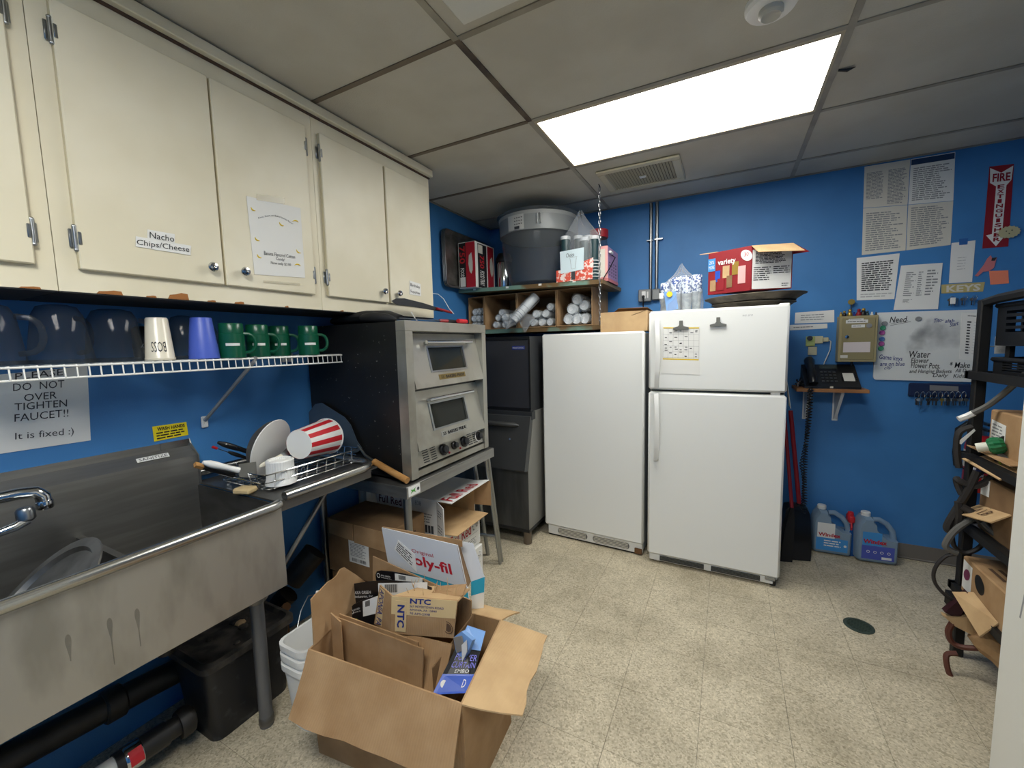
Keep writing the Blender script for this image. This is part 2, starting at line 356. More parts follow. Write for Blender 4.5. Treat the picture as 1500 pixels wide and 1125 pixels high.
# fluorescent panels
def lamp_material(strength):
    m = bpy.data.materials.new('lit diffuser'); m.use_nodes = True; nt = m.node_tree; N = nt.nodes; L = nt.links; b = N['Principled BSDF']
    b.inputs['Base Color'].default_value = (.9, .9, .88, 1); b.inputs['Roughness'].default_value = .4
    tc = N.new('ShaderNodeTexCoord'); sp = N.new('ShaderNodeSeparateXYZ'); L.new(tc.outputs['Object'], sp.inputs[0])
    m1 = N.new('ShaderNodeMath'); m1.operation = 'MULTIPLY'; m1.inputs[1].default_value = 2*PI/.30; L.new(sp.outputs[1], m1.inputs[0])
    m2 = N.new('ShaderNodeMath'); m2.operation = 'COSINE'; L.new(m1.outputs[0], m2.inputs[0])
    mr = N.new('ShaderNodeMapRange'); mr.inputs['From Min'].default_value = -1; mr.inputs['From Max'].default_value = 1
    mr.inputs['To Min'].default_value = strength*1.15; mr.inputs['To Max'].default_value = strength*.8   # two pairs of tubes behind the panel
    L.new(m2.outputs[0], mr.inputs['Value']); b.inputs['Emission Color'].default_value = (1, .985, .93, 1); L.new(mr.outputs[0], b.inputs['Emission Strength'])
    return m
for (i, j), st in LAMP.items():
    x0, x1, y0, y1 = GX[i]+.012, GX[i+1]-.012, GY[j+1]+.011, GY[j]-.011; c = Vector(((x0+x1)/2, (y0+y1)/2, ZC))
    t = thing('ceiling_light', 'lit fluorescent ceiling panel above the white refrigerators' if st == LIGHT_A else 'second fluorescent ceiling panel nearer the doorway', 'ceiling light', c)
    f = MB(); b_ = .022
    for a, b in (((x0, y0), (x1, y0+b_)), ((x0, y1-b_*.6), (x1, y1)), ((x0, y0+b_), (x0+b_*.5, y1-b_*.6)), ((x1-b_*.5, y0+b_), (x1, y1-b_*.6))):
        f.box((a[0], a[1], ZC-.001), (b[0], b[1], ZC+.02))
    f.build('lamp_frame', mat('lamp frame', 'b5a88e', .4), t)
    MB().box((x0+b_*.5, y0+b_, ZC+.004), (x1-b_*.5, y1-b_*.6, ZC+.008)).build('diffuser', lamp_material(st), t)
# vent grille
vq = [PZ(ZC-.002, *p) for p in ((875, 250), (998, 227), (1002, 262), (893, 282))]
vx0, vx1, vy0, vy1 = -.762, -.270, 2.648, 3.055
t = thing('ceiling_vent', 'rectangular slatted exhaust vent behind the lit ceiling panel', 'vent', ((vx0+vx1)/2, (vy0+vy1)/2, ZC))
f = MB(); bw = .05
for a, b in (((vx0, vy0), (vx1, vy0+bw)), ((vx0, vy1-bw), (vx1, vy1)), ((vx0, vy0+bw), (vx0+bw, vy1-bw)), ((vx1-bw, vy0+bw), (vx1, vy1-bw))):
    f.rbox((a[0], a[1], ZC-.012), (b[0], b[1], ZC+.002), .006)
f.build('vent_frame', mat('vent cream', 'c4bda2', .5), t)
MB().box((vx0+bw, vy0+bw, ZC-.001), (vx1-bw, vy1-bw, ZC+.002)).build('vent_back', mat('vent dark', '574f3c', .8), t)
for k in range(22):
    x = vx0+bw+.009 + k*(vx1-vx0-2*bw-.018)/21
    MB().slab([(x-.006, vy0+bw, ZC-.009), (x+.006, vy0+bw, ZC-.003), (x+.006, vy1-bw, ZC-.003), (x-.006, vy1-bw, ZC-.009)], .0015).build('slat', mat('vent slat', 'a79e80', .5), t)
MB().rbox((-.53, 2.84, ZC-.014), (-.49, 2.87, ZC-.006), .003).build('plate', 'white plastic', t)
# smoke detector
c = PZ(ZC, 1130, 3); t = thing('smoke_detector', 'round white smoke detector on the ceiling tile', 'smoke detector', c)
MB().lathe([(.075, .003), (.075, -.012), (.068, -.022), (1e-4, -.024)], c, n=32).build('body', 'white plastic', t, 30)
MB().lathe([(.035, -.02), (.035, -.036), (.028, -.044), (.02, -.040), (1e-4, -.040)], c, n=24).build('sensor_cap', mat('detector grey', 'b8b6ab', .5), t, 30)
# ceiling air diffuser, its corner reaching into view
t = thing('ceiling_air_panel', 'square white air diffuser panel at the top edge', 'vent', (-.55, .98, ZC))
MB().rbox((-.79, .74, ZC-.035), (-.30, 1.225, ZC+.002), .012).build('diffuser_panel', mat('diffuser white', 'd6d5cc', .6, bump=.3, bscale=200), t)

# open door leaf at the right edge of view
dl = structure(MB().rbox((.616, .50, .01), (.660, 1.40, 2.05), .003).build('door_1', mat('door white', 'd9d9d2', .4, bump=.03)))
q = [(.6155, 1.34, .865), (.6155, 1.20, .865), (.6155, 1.20, .775), (.6155, 1.34, .775)]
mb = MB(); lettering(mb, 'Fear ?', [Vector(p) for p in q], off=-.0004, shear=.3); mb.build('scrawl', 'print grey', dl)

# ------------------------------------------------------------------ upper cabinets on the left wall
CF = -1.640; CD = -1.622                    # face frame, door face
Z0, ZD0, ZD1, ZT = 1.612, 1.675, 2.387, 2.447
def cabinet(label, y0, y1, doors, wear=()):
    t = thing('wall_cabinet', label, 'cabinet', ((XL+CF)/2, (y0+y1)/2, Z0), 'cream cabinets above the sink')
    b = MB(); b.box((XL+.003, y0, Z0), (CF-.02, y1, Z0+.018)); b.box((XL+.003, y0, ZT-.02), (CF-.02, y1, ZT)); b.box((XL+.003, y0, Z0+.018), (XL+.012, y1, ZT-.02))
    b.box((XL+.012, y0, Z0+.018), (CF-.02, y0+.018, ZT-.02)); b.box((XL+.012, y1-.018, Z0+.018), (CF-.02, y1, ZT-.02)); b.build('body', 'cream paint', t)
    f = MB(); f.box((CF-.02, y0, Z0), (CF, y1, ZD0+.012)); f.box((CF-.02, y0, ZD1-.012), (CF, y1, ZT))
    ys = sorted([y0, y1] + [e for d in doors for e in d[:2]]); f.box((CF-.02, y0, ZD0+.012), (CF, doors[0][0]+.012, ZD1-.012)); f.box((CF-.02, doors[-1][1]-.012, ZD0+.012), (CF, y1, ZD1-.012))
    if len(doors) > 1: f.box((CF-.02, doors[0][1]-.012, ZD0+.012), (CF, doors[1][0]+.012, ZD1-.012))
    fr = f.build('face_frame', 'cream paint', t)
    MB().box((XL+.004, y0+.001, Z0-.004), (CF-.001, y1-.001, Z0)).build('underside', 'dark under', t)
    for y, w, h in wear:
        pts = [(CF+.0012, y-w, Z0), (CF+.0012, y-w*.8, Z0+h*.6), (CF+.0012, y-w*.2, Z0+h*.75), (CF+.0012, y+w*.3, Z0+h), (CF+.0012, y+w*.9, Z0+h*.9), (CF+.0012, y+w, Z0)]
        MB().prism(pts, (-.001, 0, 0)).build('chipped_paint', 'bare wood chip', fr)
    for a, b_, hinge, knob in doors:
        d = MB().rbox((CF+.001, a, ZD0), (CD, b_, ZD1), .003).build('door', 'cream paint', t)
        MB().box((CF+.0012, a-.0012, ZD0+.002), (CD-.004, a, ZD1-.002)).build('door_edge', 'cream edge', d)
        for z in (ZD0+.085, ZD1-.085) if hinge is not None else ():
            h = MB(); s = -1 if hinge == a else 1
            h.rbox((CF+.001, hinge+s*.004, z-.026), (CF+.006, hinge+s*.014, z+.026), .003)
            h.cyl((CF+.012, hinge+s*.003, z-.030), (CF+.012, hinge+s*.003, z+.030), .0055, n=10); h.ball((CF+.012, hinge+s*.003, z+.032), .006, 8); h.ball((CF+.012, hinge+s*.003, z-.032), .006, 8)
            h.rbox((CD-.001, hinge-s*.009, z-.018), (CD+.003, hinge-s*.001, z+.018), .002)
            h.build('hinge', 'dull chrome', d, 40)
        if knob is not None:
            MB().lathe([(.006, 0), (.006, .012), (.015, .016), (.0165, .022), (.013, .028), (.006, .029), (1e-4, .0255)], (CD, knob, ZD0+.055), (1, 0, 0), 18).build('knob', 'chrome', d, 30)
    return t
cabinet('cream wall cabinet cut off by the left picture edge', -.35, .452, [(-.20, .412, .412, None)], [(.40, .02, .006)])
cabinet('cream wall cabinet with the nacho chips label and a flyer on its doors', .454, 1.292, [(.498, .876, .498, .832), (.884, 1.252, 1.252, .942)],
        [(.56, .03, .012), (.66, .014, .006), (.735, .03, .022), (.835, .014, .006), (.93, .018, .009), (1.12, .008, .007)])
cabinet('cream wall cabinet with the birthday supplies label, beside the oven', 1.294, 2.10, [(1.322, 1.703, 1.322, 1.655), (1.715, 2.064, None, 1.765)], [(1.40, .01, .006)])
tr = structure(MB().rbox((CF-.02, -.35, 2.454), (-1.606, 2.105, ZC-.006), .003).build('trim_1', 'cream paint'))
MB().box((CF-.016, -.35, ZT), (-1.630, 2.102, 2.454)).build('painted_shadow_line', 'shadow line brown', tr)  # solid dark strip coloured as the shadow line under the trim

# papers on the doors
def paper(name, label, cat, q, m='white paper', t=.0012, group=None, parent=None):
    """sheet lying on a surface: front corners TL, TR, BR, BL"""
    o = MB().slab(q, t).build(name, m, parent)
    if parent is None: place(o, label, cat, group)
    return o
def onx(x, *ps): return [PX(x, *p) for p in ps]
def ony(y, *ps): return [PY(y, *p) for p in ps]
DP = CD+.0022
def textpart(o, items, m='ink black', name='lettering'):
    mb = MB()
    for it in items: lettering(mb, it[0], it[1], **(it[2] if len(it) > 2 else {}))
    return mb.build(name, m, o)
def R(x, y0, z1, y1, z0): return [Vector((x, y0, z1)), Vector((x, y1, z1)), Vector((x, y1, z0)), Vector((x, y0, z0))]      # on a plane x = const facing right
def RB(y, x0, z1, x1, z0): return [Vector((x0, y, z1)), Vector((x1, y, z1)), Vector((x1, y, z0)), Vector((x0, y, z0))]     # on a plane y = const facing the camera
n1 = paper('label_strip', 'white paper strip reading Nacho on the large cabinet door', 'label', onx(DP, (216, 336), (256, 343), (256, 356.5), (216, 349)))
textpart(n1, [('Nacho', onx(DP, (219, 339.5), (255, 346), (255, 354.5), (219, 348.5)))])
n2 = paper('label_strip', 'white paper strip reading Chips/Cheese below the Nacho strip', 'label', onx(DP, (199, 346), (280, 360), (279, 374), (199, 361)))
textpart(n2, [('Chips/Cheese', onx(DP, (200, 350.5), (277, 361.5), (277, 372), (200, 360.5)))])
fq = onx(DP, (361, 287), (440, 305), (447, 407), (373, 402))
fl_ = paper('flyer', 'laminated cotton candy flyer taped to the cabinet door', 'flyer', fq)
textpart(fl_, [('Banana Flavored Cotton', onx(DP, (386.5, 367.5), (432, 374), (432, 379), (386.5, 373))), ('Candy!', onx(DP, (404, 376.5), (417, 378.5), (417, 384), (404, 382))), ('Now only $3.00', onx(DP, (396.5, 382.5), (426, 386), (426, 391), (396.5, 388)))])
mb = MB(); lettering(mb, "Kevin, Stuart, and Bob's Favorite flavor!", onx(DP, (378, 318), (429, 327), (429, 330), (378, 321)), wave=2.6); mb.build('lettering', 'print', fl_)
for u, v, a in ((371, 306, 0), (433, 325, 2.6), (412.5, 328, 0), (377, 350, 0), (437.5, 368, 0), (380, 375, 0), (436, 389, 2.6)):
    pts = []
    for i in range(7):
        t_ = -1+i/3; x_, y_ = 4.2*t_, 1.9*(1-t_*t_); pts.append(PX(DP+.0008, u+x_*math.cos(.7+a)-y_*math.sin(.7+a), v+x_*math.sin(.7+a)+y_*math.cos(.7+a)))
    MB().tube(pts, [.0008, .0018, .0026, .003, .0027, .0018, .0009], 5).build('banana_print', 'banana', fl_)
MB().slab(onx(DP+.0006, (376, 284), (417, 290), (417, 299), (376, 293)), .0005).build('tape', 'tape clear', fl_)
MB().slab(onx(DP+.0006, (386, 411), (440, 415), (440, 418), (386, 414)), .0005).build('tape', 'tape clear', fl_)
b1 = paper('label_strip', 'small white label reading Birthday Supplies on the end cabinet door', 'label', onx(DP, (600, 411), (616, 416), (617, 434), (600, 431)))
textpart(b1, [('Birthday', onx(DP, (601, 414.5), (615, 418.5), (615, 424), (601, 420.5))), ('Supplies', onx(DP, (601, 424), (615, 428), (615, 432.5), (601, 429)))], 'print')

# ------------------------------------------------------------------ wire shelf with mugs
SX, SZ = -1.665, 1.404                       # front rail
SY0, SY1 = -.35, 1.405
ws = thing('wire_shelf', 'white wire shelf under the cream cabinets', 'shelf', ((XL+SX)/2, .5, SZ))
r = MB()
r.tube([(SX, SY0, SZ), (SX, SY1, SZ)], .0032); r.tube([(SX, SY0, SZ-.034), (SX, SY1, SZ-.034)], .0032)
r.tube([(XL+.006, SY0, SZ), (XL+.006, SY1, SZ)], .003); r.tube([((XL+SX)/2, SY0, SZ-.004), ((XL+SX)/2, SY1, SZ-.004)], .003); r.build('rail', 'white wire', ws, True)
rod_me = None
for k in range(69):
    y = SY1-.006-k*.0256
    o = MB().tube([(XL+.006, y, SZ+.003), (SX, y, SZ+.003), (SX+.002, y, SZ-.0335)], .0021, 6)
    if rod_me is None: b0 = o.build('wire', 'white wire', ws, True); rod_me = b0.data
    else:
        c = bpy.data.objects.new('wire', rod_me); COL.objects.link(c); c.parent = ws; c.location = (0, -k*.0256, 0)
for y, dy in ((.965, .02), (.07, .02)):
    br = MB(); br.tube([(XL+.012, y-.03, 1.145), (SX-.004, y+dy, SZ-.012)], .0075, 8); br.tube([(SX-.004, y+dy, SZ-.012), (SX+.004, y+dy+.003, SZ+.006)], .006, 8); b = br.build('bracket', mat('bracket grey', 'a8aaac', .35, .5), ws, True)
    MB().rbox((XL+.001, y-.043, 1.112), (XL+.010, y-.017, 1.162), .004).cyl((XL+.009, y-.03, 1.134), (XL+.013, y-.03, 1.134), .005, n=8).build('bracket_foot', 'white plastic', b)
MB().rbox((XL+.0, 1.30, SZ-.03), (XL+.012, 1.36, SZ+.012), .003).build('wall_clip', 'white plastic', ws)
ZS = SZ+.006
def handle(mb, c, ang, r, z0, z1, out, th, n=9):
    """C-shaped handle leaving a cup of radius r in direction ang"""
    d = Vector((math.cos(ang), math.sin(ang), 0)); pts = []
    for i in range(n):
        a = PI*i/(n-1); pts.append(Vector(c) + d*(r-.004+out*math.sin(a)**.6) + Vector((0, 0, (z0+z1)/2 + (z1-z0)/2*math.cos(a))))
    mb.tube(pts, th, 8)
def PS(u, v, x): return PX(x, u, v)
# clear pitchers turned upside down
def pitcher(label, y, x, r0, r1, h, ang, jug=True):
    c = Vector((x, y, ZS)); t = thing('pitcher', label, 'pitcher', c, 'upturned pitchers on the wire shelf')
    MB().lathe([(r0*.96, .004), (r0, 0), (r0+.002, .012), (r1, h-.03), (r1-.012, h-.006), (r1-.03, h), (1e-4, h)][1:], c, n=28).build('body', 'pitcher plastic', t, 50)
    MB().lathe([(r0-.004, .002), (r0+.003, .002), (r0+.003, .012), (r0-.004, .012), (r0-.004, .002)], c, n=28).build('rim', 'pitcher plastic', t, 50)
    hb = MB(); handle(hb, c, ang, (r0+r1)/2, .03, h*.8, .05, .008); hb.build('handle', 'pitcher plastic', t, True)
    return t
pitcher('clear upturned pitcher at the left picture edge with a round handle', .335, -1.745, .066, .056, .165, 1.0)
pitcher('clear upturned pitcher with bright streaks, left of the handled ones', .475, -1.755, .070, .054, .172, 2.2)
pitcher('clear upturned pitcher with an angular handle, left of the cream tumbler', .605, -1.775, .072, .060, .168, 1.3)
pitcher('clear upturned pitcher between the cream and blue tumblers', .80, -1.775, .058, .045, .158, 1.0)
t = tm_ = thing('travel_mug', 'dark grey travel mug half hidden behind the cream tumbler', 'mug', (-1.88, .735, ZS))
MB().lathe([(.042, 0), (.045, .02), (.045, .11), (.038, .12), (1e-4, .12)], (-1.88, .735, ZS), n=24).build('body', 'charcoal', t, 40)
MB().lathe([(.0456, .040), (.0456, .062)], (-1.88, .735, ZS), n=24).build('band', 'black', t, 40)
wt = MB()

c = Vector((-1.72, .700, ZS)); t = thing('tumbler', 'cream ceramic tumbler standing upside down with thin lettering', 'tumbler', c)
MB().lathe([(.041, 0), (.0425, .006), (.040, .010), (.0305, .138), (.028, .143), (1e-4, .143)], c, n=32).build('body', 'cream mug', t, 40)
mb = MB(); vs, fs = text_mesh('BOSS')
def wrap(mb, s, c, r_at, a0, a1, z0, z1, off=.0006, mirror=False, flip=False):
    vs, fs = text_mesh(s); out = []
    for a, b in vs:
        z = z1+(z0-z1)*b if not flip else z0+(z1-z0)*b; an = a0+(a1-a0)*(1-a if flip else a); rr = r_at(z-c[2])+off
        out.append(Vector((c[0]+rr*math.cos(an), c[1]+rr*math.sin(an), z)))
    mb.add(out, fs)
wrap(wt, 'coway', (-1.88, .735, ZS), lambda h: .0456, -.90, .55, ZS+.044, ZS+.058, flip=True); wt.build('lettering', 'white paper', tm_)
wrap(mb, 'BOSS', c, lambda h: .0402-.0098*(h-.01)/.128, -.95, .10, ZS+.028, ZS+.062, flip=True); mb.build('lettering', 'print', t)
c = Vector((-1.715, .832, ZS)); t = thing('tumbler', 'periwinkle blue plastic tumbler upside down beside the green mugs', 'tumbler', c)
MB().lathe([(.0485, 0), (.0485, .004), (.033, .146), (.0315, .149), (1e-4, .149)], c, n=32).build('body', 'blue tumbler', t, 40)
# green mugs
gm = None
for k, (y, x, z, lab) in enumerate(((.925, -1.70, 0, 'green plastic mug next to the blue tumbler'), (1.045, -1.735, 0, 'green plastic mug, second from the blue tumbler'),
                              (1.165, -1.775, 0, 'green plastic mug, third from the blue tumbler'), (1.255, -1.70, 0, 'green plastic mug at the oven end of the wire shelf'))):
    c = Vector((x, y, ZS))
    if gm is None:
        gm = thing('mug', lab, 'mug', c, 'green mugs on the wire shelf'); g0 = c
        MB().lathe([(.043, 0), (.043, .09), (.0405, .092), (.0405, .128), (.038, .131), (1e-4, .131)], c, n=28).build('body', 'green mug', gm, 40)
        hb = MB(); handle(hb, c, .95, .042, .018, .092, .040, .0065, 11); hb.build('handle', 'green mug', gm, True)
        lb = MB(); a0, a1 = -1.0, .1; n = 8
        for i in range(n):
            p = [Vector((c.x+.0434*math.cos(a), c.y+.0434*math.sin(a), 0)) for a in (a0+(a1-a0)*i/n, a0+(a1-a0)*(i+1)/n)]
            lb.quad([p[0]+Vector((0, 0, ZS+.055)), p[1]+Vector((0, 0, ZS+.055)), p[1]+Vector((0, 0, ZS+.045)), p[0]+Vector((0, 0, ZS+.045))])
        lb.build('label', 'white paper', gm)
    else: copy_thing(gm, c-g0, lab)

# ------------------------------------------------------------------ signs on the left wall
WX = XL+.0025
q = onx(WX, (-75, 556), (128, 536), (133, 645), (-75, 676))
s = paper('wall_sign', 'white paper sign about the faucet on the blue wall above the sink', 'sign', q)
def L_(u0, v0, u1, v1, h): return onx(WX, (u0, v0), (u1, v1), (u1, v1+h), (u0, v0+h))
textpart(s, [('PLEASE', L_(22, 547, 92, 540, 9.5)), ('DO  NOT', L_(19, 562, 94, 556.5, 11)), ('OVER', L_(35, 577.5, 83, 573, 10.5)), ('TIGHTEN', L_(21, 591, 98, 585, 10.5)), ('FAUCET!!', L_(21, 607, 100, 599, 11)),
             ('It is fixed :)', L_(22, 634, 108, 626, 13))], 'print')
q = onx(WX, (223, 625), (273, 618), (276, 637), (226, 647))
s = paper('wall_sign', 'small yellow WASH HANDS sticker above the sink backsplash', 'sign', q, 'yellow')
mb = MB(); lettering(mb, 'WASH HANDS', sub(q, .12, .10, .93, .34), bold=.03); textlines(mb, sub(q, .08, .40, .93, .93), 3, words=4, seed=3, fill=.5); mb.build('lettering', 'ink black', s)

# ------------------------------------------------------------------ steel sink
SF, SR, SB, SYE, SYB = -1.385, .893, .592, .872, -.60     # front rim, rim height, apron bottom, right end, left end
sk = thing('sink', 'long stainless steel compartment sink with a drainboard on the left wall', 'sink', (-1.66, .3, 0))
m = MB(); XB = -1.925
m.box((SF-.016, SYB, SB), (SF-.003, SYE, SR-.012)); m.build('apron', 'steel apron', sk)
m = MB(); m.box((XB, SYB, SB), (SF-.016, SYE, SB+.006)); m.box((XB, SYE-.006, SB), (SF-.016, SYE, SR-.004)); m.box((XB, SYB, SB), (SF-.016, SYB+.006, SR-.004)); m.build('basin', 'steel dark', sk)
m = MB(); m.prism([(XB-.006, SYB, SB), (XB, SYB, SB), (XB, SYB, 1.015), (XL+.006, SYB, 1.052), (XL+.006, SYB, 1.078), (XL+.001, SYB, 1.078), (XL+.001, SYB, 1.045)], (0, SYE-SYB, 0)); m.build('backsplash', 'steel', sk); MB().box((XL+.002, SYE-.10, 1.047), (XL+.008, SYE-.001, 1.079)).build('patch_plate', 'steel rim', sk); MB().prism([(XL+.001, SYE, SB+.3), (XB+.012, SYE, SB+.3), (XB+.012, SYE, 1.015), (XL+.012, SYE, 1.060), (XL+.001, SYE, 1.080)], (0, .004, 0)).build('end_cap', 'steel', sk)
for y_, z_, h_ in ((.325, .770, .07), (.400, .765, .13), (.455, .757, .11)): MB().prism([(SF-.0028, y_+a_, z_+b_) for a_, b_ in [(-.0009, -h_), (.0009, -h_), (.0014, -.06)] + [(.0055*math.sin(t_), -.018+.016*math.cos(t_)*(1 if math.cos(t_) > 0 else 1.5)) for t_ in [2.3-.46*i for i in range(11)]] + [(-.0014, -.06)]], (.0004, 0, 0)).build('drip_stain', mat('drip', '5a5750', .6, alpha=.16), sk)
MB().tube([(SF, SYB, SR), (SF, SYE-.03, SR), (SF-.012, SYE-.004, SR)], .0165, 14).build('rolled_rim', 'steel rim', sk, True)
MB().box((XB, .505, SB), (SF-.016, .513, .822)).box((XB, .500, .818), (SF-.016, .518, .824)).build('divider', 'steel dark', sk)
MB().box((XB, .02, SB), (SF-.016, .028, .822)).build('divider', 'steel dark', sk)
lab = onx(XB+.012, (186, 674.5), (226, 667), (227, 672), (186, 680))
for q_, tx in ((R(0, .70, 0, .77, 0), 'SANITIZE'),):
    z1, z0 = 1.043, 1.030
    qq = [Vector((XB-.022, .685, z1)), Vector((XB-.022, .785, z1)), Vector((XB-.010, .785, z0)), Vector((XB-.010, .685, z0))]
    o = MB().slab(qq, .001).build('label', 'white paper', sk); mb = MB(); lettering(mb, tx, sub(qq, .06, .2, .94, .85)); mb.build('lettering', 'print', o)
# drainboard
DY1, DX = 1.345, SF-.012
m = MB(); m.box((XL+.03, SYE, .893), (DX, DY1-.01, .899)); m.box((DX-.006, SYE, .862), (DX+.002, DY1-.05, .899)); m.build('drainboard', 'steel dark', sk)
pts = [(DX, SYE+.02, .912), (DX, DY1-.10, .912)] + [(DX-.09+.09*math.cos(a), DY1-.10+.09*math.sin(a), .912) for a in [PI/2*i/6 for i in range(1, 7)]] + [(XL+.05, DY1-.01, .912), (XL+.02, DY1-.03, .93), (XL+.02, SYE, .93)]
MB().tube(pts, .0175, 12).build('drainboard_rim', 'steel rim', sk, True)
LX, LY = -1.542, .845
MB().tube([(LX+.01, LY+.02, .50), (DX-.11, 1.20, .885)], .0095, 8).build('brace', 'dull chrome', sk, True)
for y in (LY, -.5):
    l = MB().cyl((LX, y, 0), (LX, y, SB), .0235, n=16).build('leg', mat('galvanised', '77787a', .45, .6, col2='5c5d5f', nscale=9, stretch=(1, 1, .2)), sk, 40)
    MB().lathe([(.030, .50), (.034, .505), (.034, .585), (.030, SB)], (LX, y, 0), n=16).build('leg_socket', 'steel dark', l, 40); MB().lathe([(.018, 0), (.026, .012), (.026, .035), (.024, .04)], (LX, y, 0), n=16).build('foot', 'steel dark', l, 40)
    MB().cyl((XL+.09, y, 0), (XL+.09, y, SB), .0235, n=16).build('leg', 'galvanised', sk, 40)
# faucet
fc = thing('faucet', 'chrome wall-mounted swing faucet over the sink', 'faucet', (XL+.02, .12, 1.0))
MB().tube([(XL+.04, .10, 1.02), (-1.80, .12, 1.035), (-1.775, .20, 1.048), (-1.757, .355, 1.050), (-1.752, .385, 1.046), (-1.750, .398, 1.030), (-1.750, .400, 1.008)], [.018, .018, .0165, .0165, .017, .017, .017], 14).build('spout', 'chrome', fc, True)
MB().lathe([(.0165, 0), (.0185, .004), (.0185, .022), (.0165, .026)], (-1.750, .400, .992), n=18).build('aerator', 'chrome', fc, 40)
MB().tube([(XL+.05, .09, .985), (-1.70, .27, .965), (-1.70, .33, .975), (-1.705, .352, .985)], [.013, .010, .012, .014], 12).build('lever', 'chrome', fc, True)
MB().lathe([(.014, 0), (.019, .006), (.019, .03), (.015, .037), (1e-4, .037)], (-1.705, .352, .982), n=14).build('cap', 'dull chrome', fc, 30)
MB().rbox((XL+.001, .02, .97), (XL+.045, .18, 1.04), .01).build('body', 'chrome', fc)
# round pan leaning in the sink
ax = Vector((-.03, -.70, .72)).normalized(); c = Vector((-1.60, .335, .775))
pz = thing('pizza_pan', 'round aluminium pizza pan leaning inside the sink', 'pan', (c.x, c.y, SB+.008))
MB().lathe([(1e-4, 0), (.145, 0), (.153, .012), (.178, .012), (.180, .009), (.178, .007), (.155, .006), (.147, -.004), (1e-4, -.004)], c, ax, 40).build('disc', 'alu pan', pz, 30)

# pipes, grease trap and buckets under the sink
t = thing('grease_trap', 'black plastic grease trap box on the floor under the sink', 'grease trap', (-1.70, .84, 0))
g = MB(); x0, x1, y0, y1 = -1.86, -1.60, .69, 1.02
def rr(x0, x1, y0, y1, z, r=.035, n=4):
    p = []
    for cx, cy, a0 in ((x1-r, y1-r, 0), (x0+r, y1-r, PI/2), (x0+r, y0+r, PI), (x1-r, y0+r, 1.5*PI)):
        p += [Vector((cx+r*math.cos(a0+PI/2*i/n), cy+r*math.sin(a0+PI/2*i/n), z)) for i in range(n+1)]
    return p
def loft(mb, rings, cap0=True, cap1=True):
    n = len(rings[0]); vs = [p for r in rings for p in r]; fs = []
    for i in range(len(rings)-1): fs += [(i*n+k, i*n+(k+1) % n, (i+1)*n+(k+1) % n, (i+1)*n+k) for k in range(n)]
    if cap0: fs.append(tuple(range(n-1, -1, -1)))
    if cap1: fs.append(tuple(range((len(rings)-1)*n, len(rings)*n)))
    return mb.add(vs, fs)
loft(g, [rr(x0+.02, x1-.03, y0+.02, y1-.02, 0), rr(x0, x1-.01, y0, y1, .30)]).build('box', 'trap black', t, 40)
loft(MB(), [rr(x0-.012, x1+.004, y0-.012, y1+.012, .295), rr(x0-.012, x1+.004, y0-.012, y1+.012, .318), rr(x0+.006, x1-.014, y0+.006, y1-.006, .324), rr(x0+.02, x1-.03, y0+.02, y1-.02, .310)]).build('lid', mat('trap lid', '26231f', .75, col2='4a443c', nscale=16), t, 40)
for k in range(9):
    a = MB(); px, py = random.uniform(x0+.05, x1-.05), random.uniform(y0+.05, y1-.05); a.ball((px, py, .312), random.uniform(.010, .022), 7, .35); a.build('debris', 'trap lid' if k else 'kraft light', t)
t = thing('drain_pipe', 'white drain pipe with black rubber coupling running into the grease trap', 'pipe', (-1.70, .5, 0))
MB().cyl((-1.725, .10, .115), (-1.712, .50, .115), .033, n=18).build('white_pipe', 'pvc', t, 40)
k = MB().cyl((-1.713, .465, .115), (-1.706, .60, .115), .040, n=18).build('coupling', 'black plastic', t, 40)
MB().lathe([(.0405, 0), (.0425, .003), (.0425, .042), (.0405, .045)], (-1.711, .485, .115), (.007, .135, 0), 20).build('clamp', 'chrome', k, 40)
lb = MB()
for i in range(5):
    a0, a1 = 5.3+i*.22, 5.3+(i+1)*.22
    def cp(a, y): return Vector((-1.7105+.0450*math.cos(-a), y, .115+.0450*math.sin(-a)))
    lb.quad([cp(a0, .490), cp(a1, .490), cp(a1, .525), cp(a0, .525)])
lb.build('red_sticker', 'red', k)
MB().cyl((-1.706, .60, .115), (-1.700, .68, .115), .034, n=18).lathe([(.046, 0), (.05, .01), (.05, .03), (.046, .04)], (-1.70, .632, .115), (.03, .7, 0), 18).build('black_pipe', 'pipe black', t, 40)
t = thing('drain_pipe', 'thick black drain pipe along the wall under the sink', 'pipe', (-1.89, .5, 0))
MB().tube([(-1.89, -.3, .26), (-1.89, .25, .235), (-1.885, .62, .205), (-1.88, .74, .195)], .045, 14).build('main_pipe', 'pipe black', t, True)
for y, z in ((.18, .237), (.50, .213)): MB().lathe([(.05, 0), (.056, .006), (.056, .05), (.05, .056)], (-1.887, y, z), (.005, .5, -.03), 16).build('joint', 'pipe black', t, 40)
MB().cyl((-1.86, .18, .24), (-1.86, .18, SB), .03, n=14).build('drop_pipe', 'pipe black', t, 40)
MB().cyl((-1.80, .66, .34), (-1.80, .66, SB), .028, n=14).build('drop_pipe', 'pipe black', t, 40)
# valve and pipe stub by the wall
t = thing('pipe_valve', 'dark cast pipe stub leaning by the wall beyond the sink leg', 'pipe', (-1.86, 1.16, 0))
MB().tube([(-1.90, 1.13, 0), (-1.90, 1.13, .20), (-1.86, 1.17, .26)], .05, 12).build('stub', 'pipe black', t, True)
MB().cyl((-1.88, 1.20, .30), (-1.82, 1.30, .42), .055, .06, 14).build('pipe_end', 'pipe black', t, 40)
MB().tube([(-1.80, 1.10, .0), (-1.80, 1.10, .24), (-1.77, 1.10, .26)], .02, 8).build('riser', 'rust', t, True)
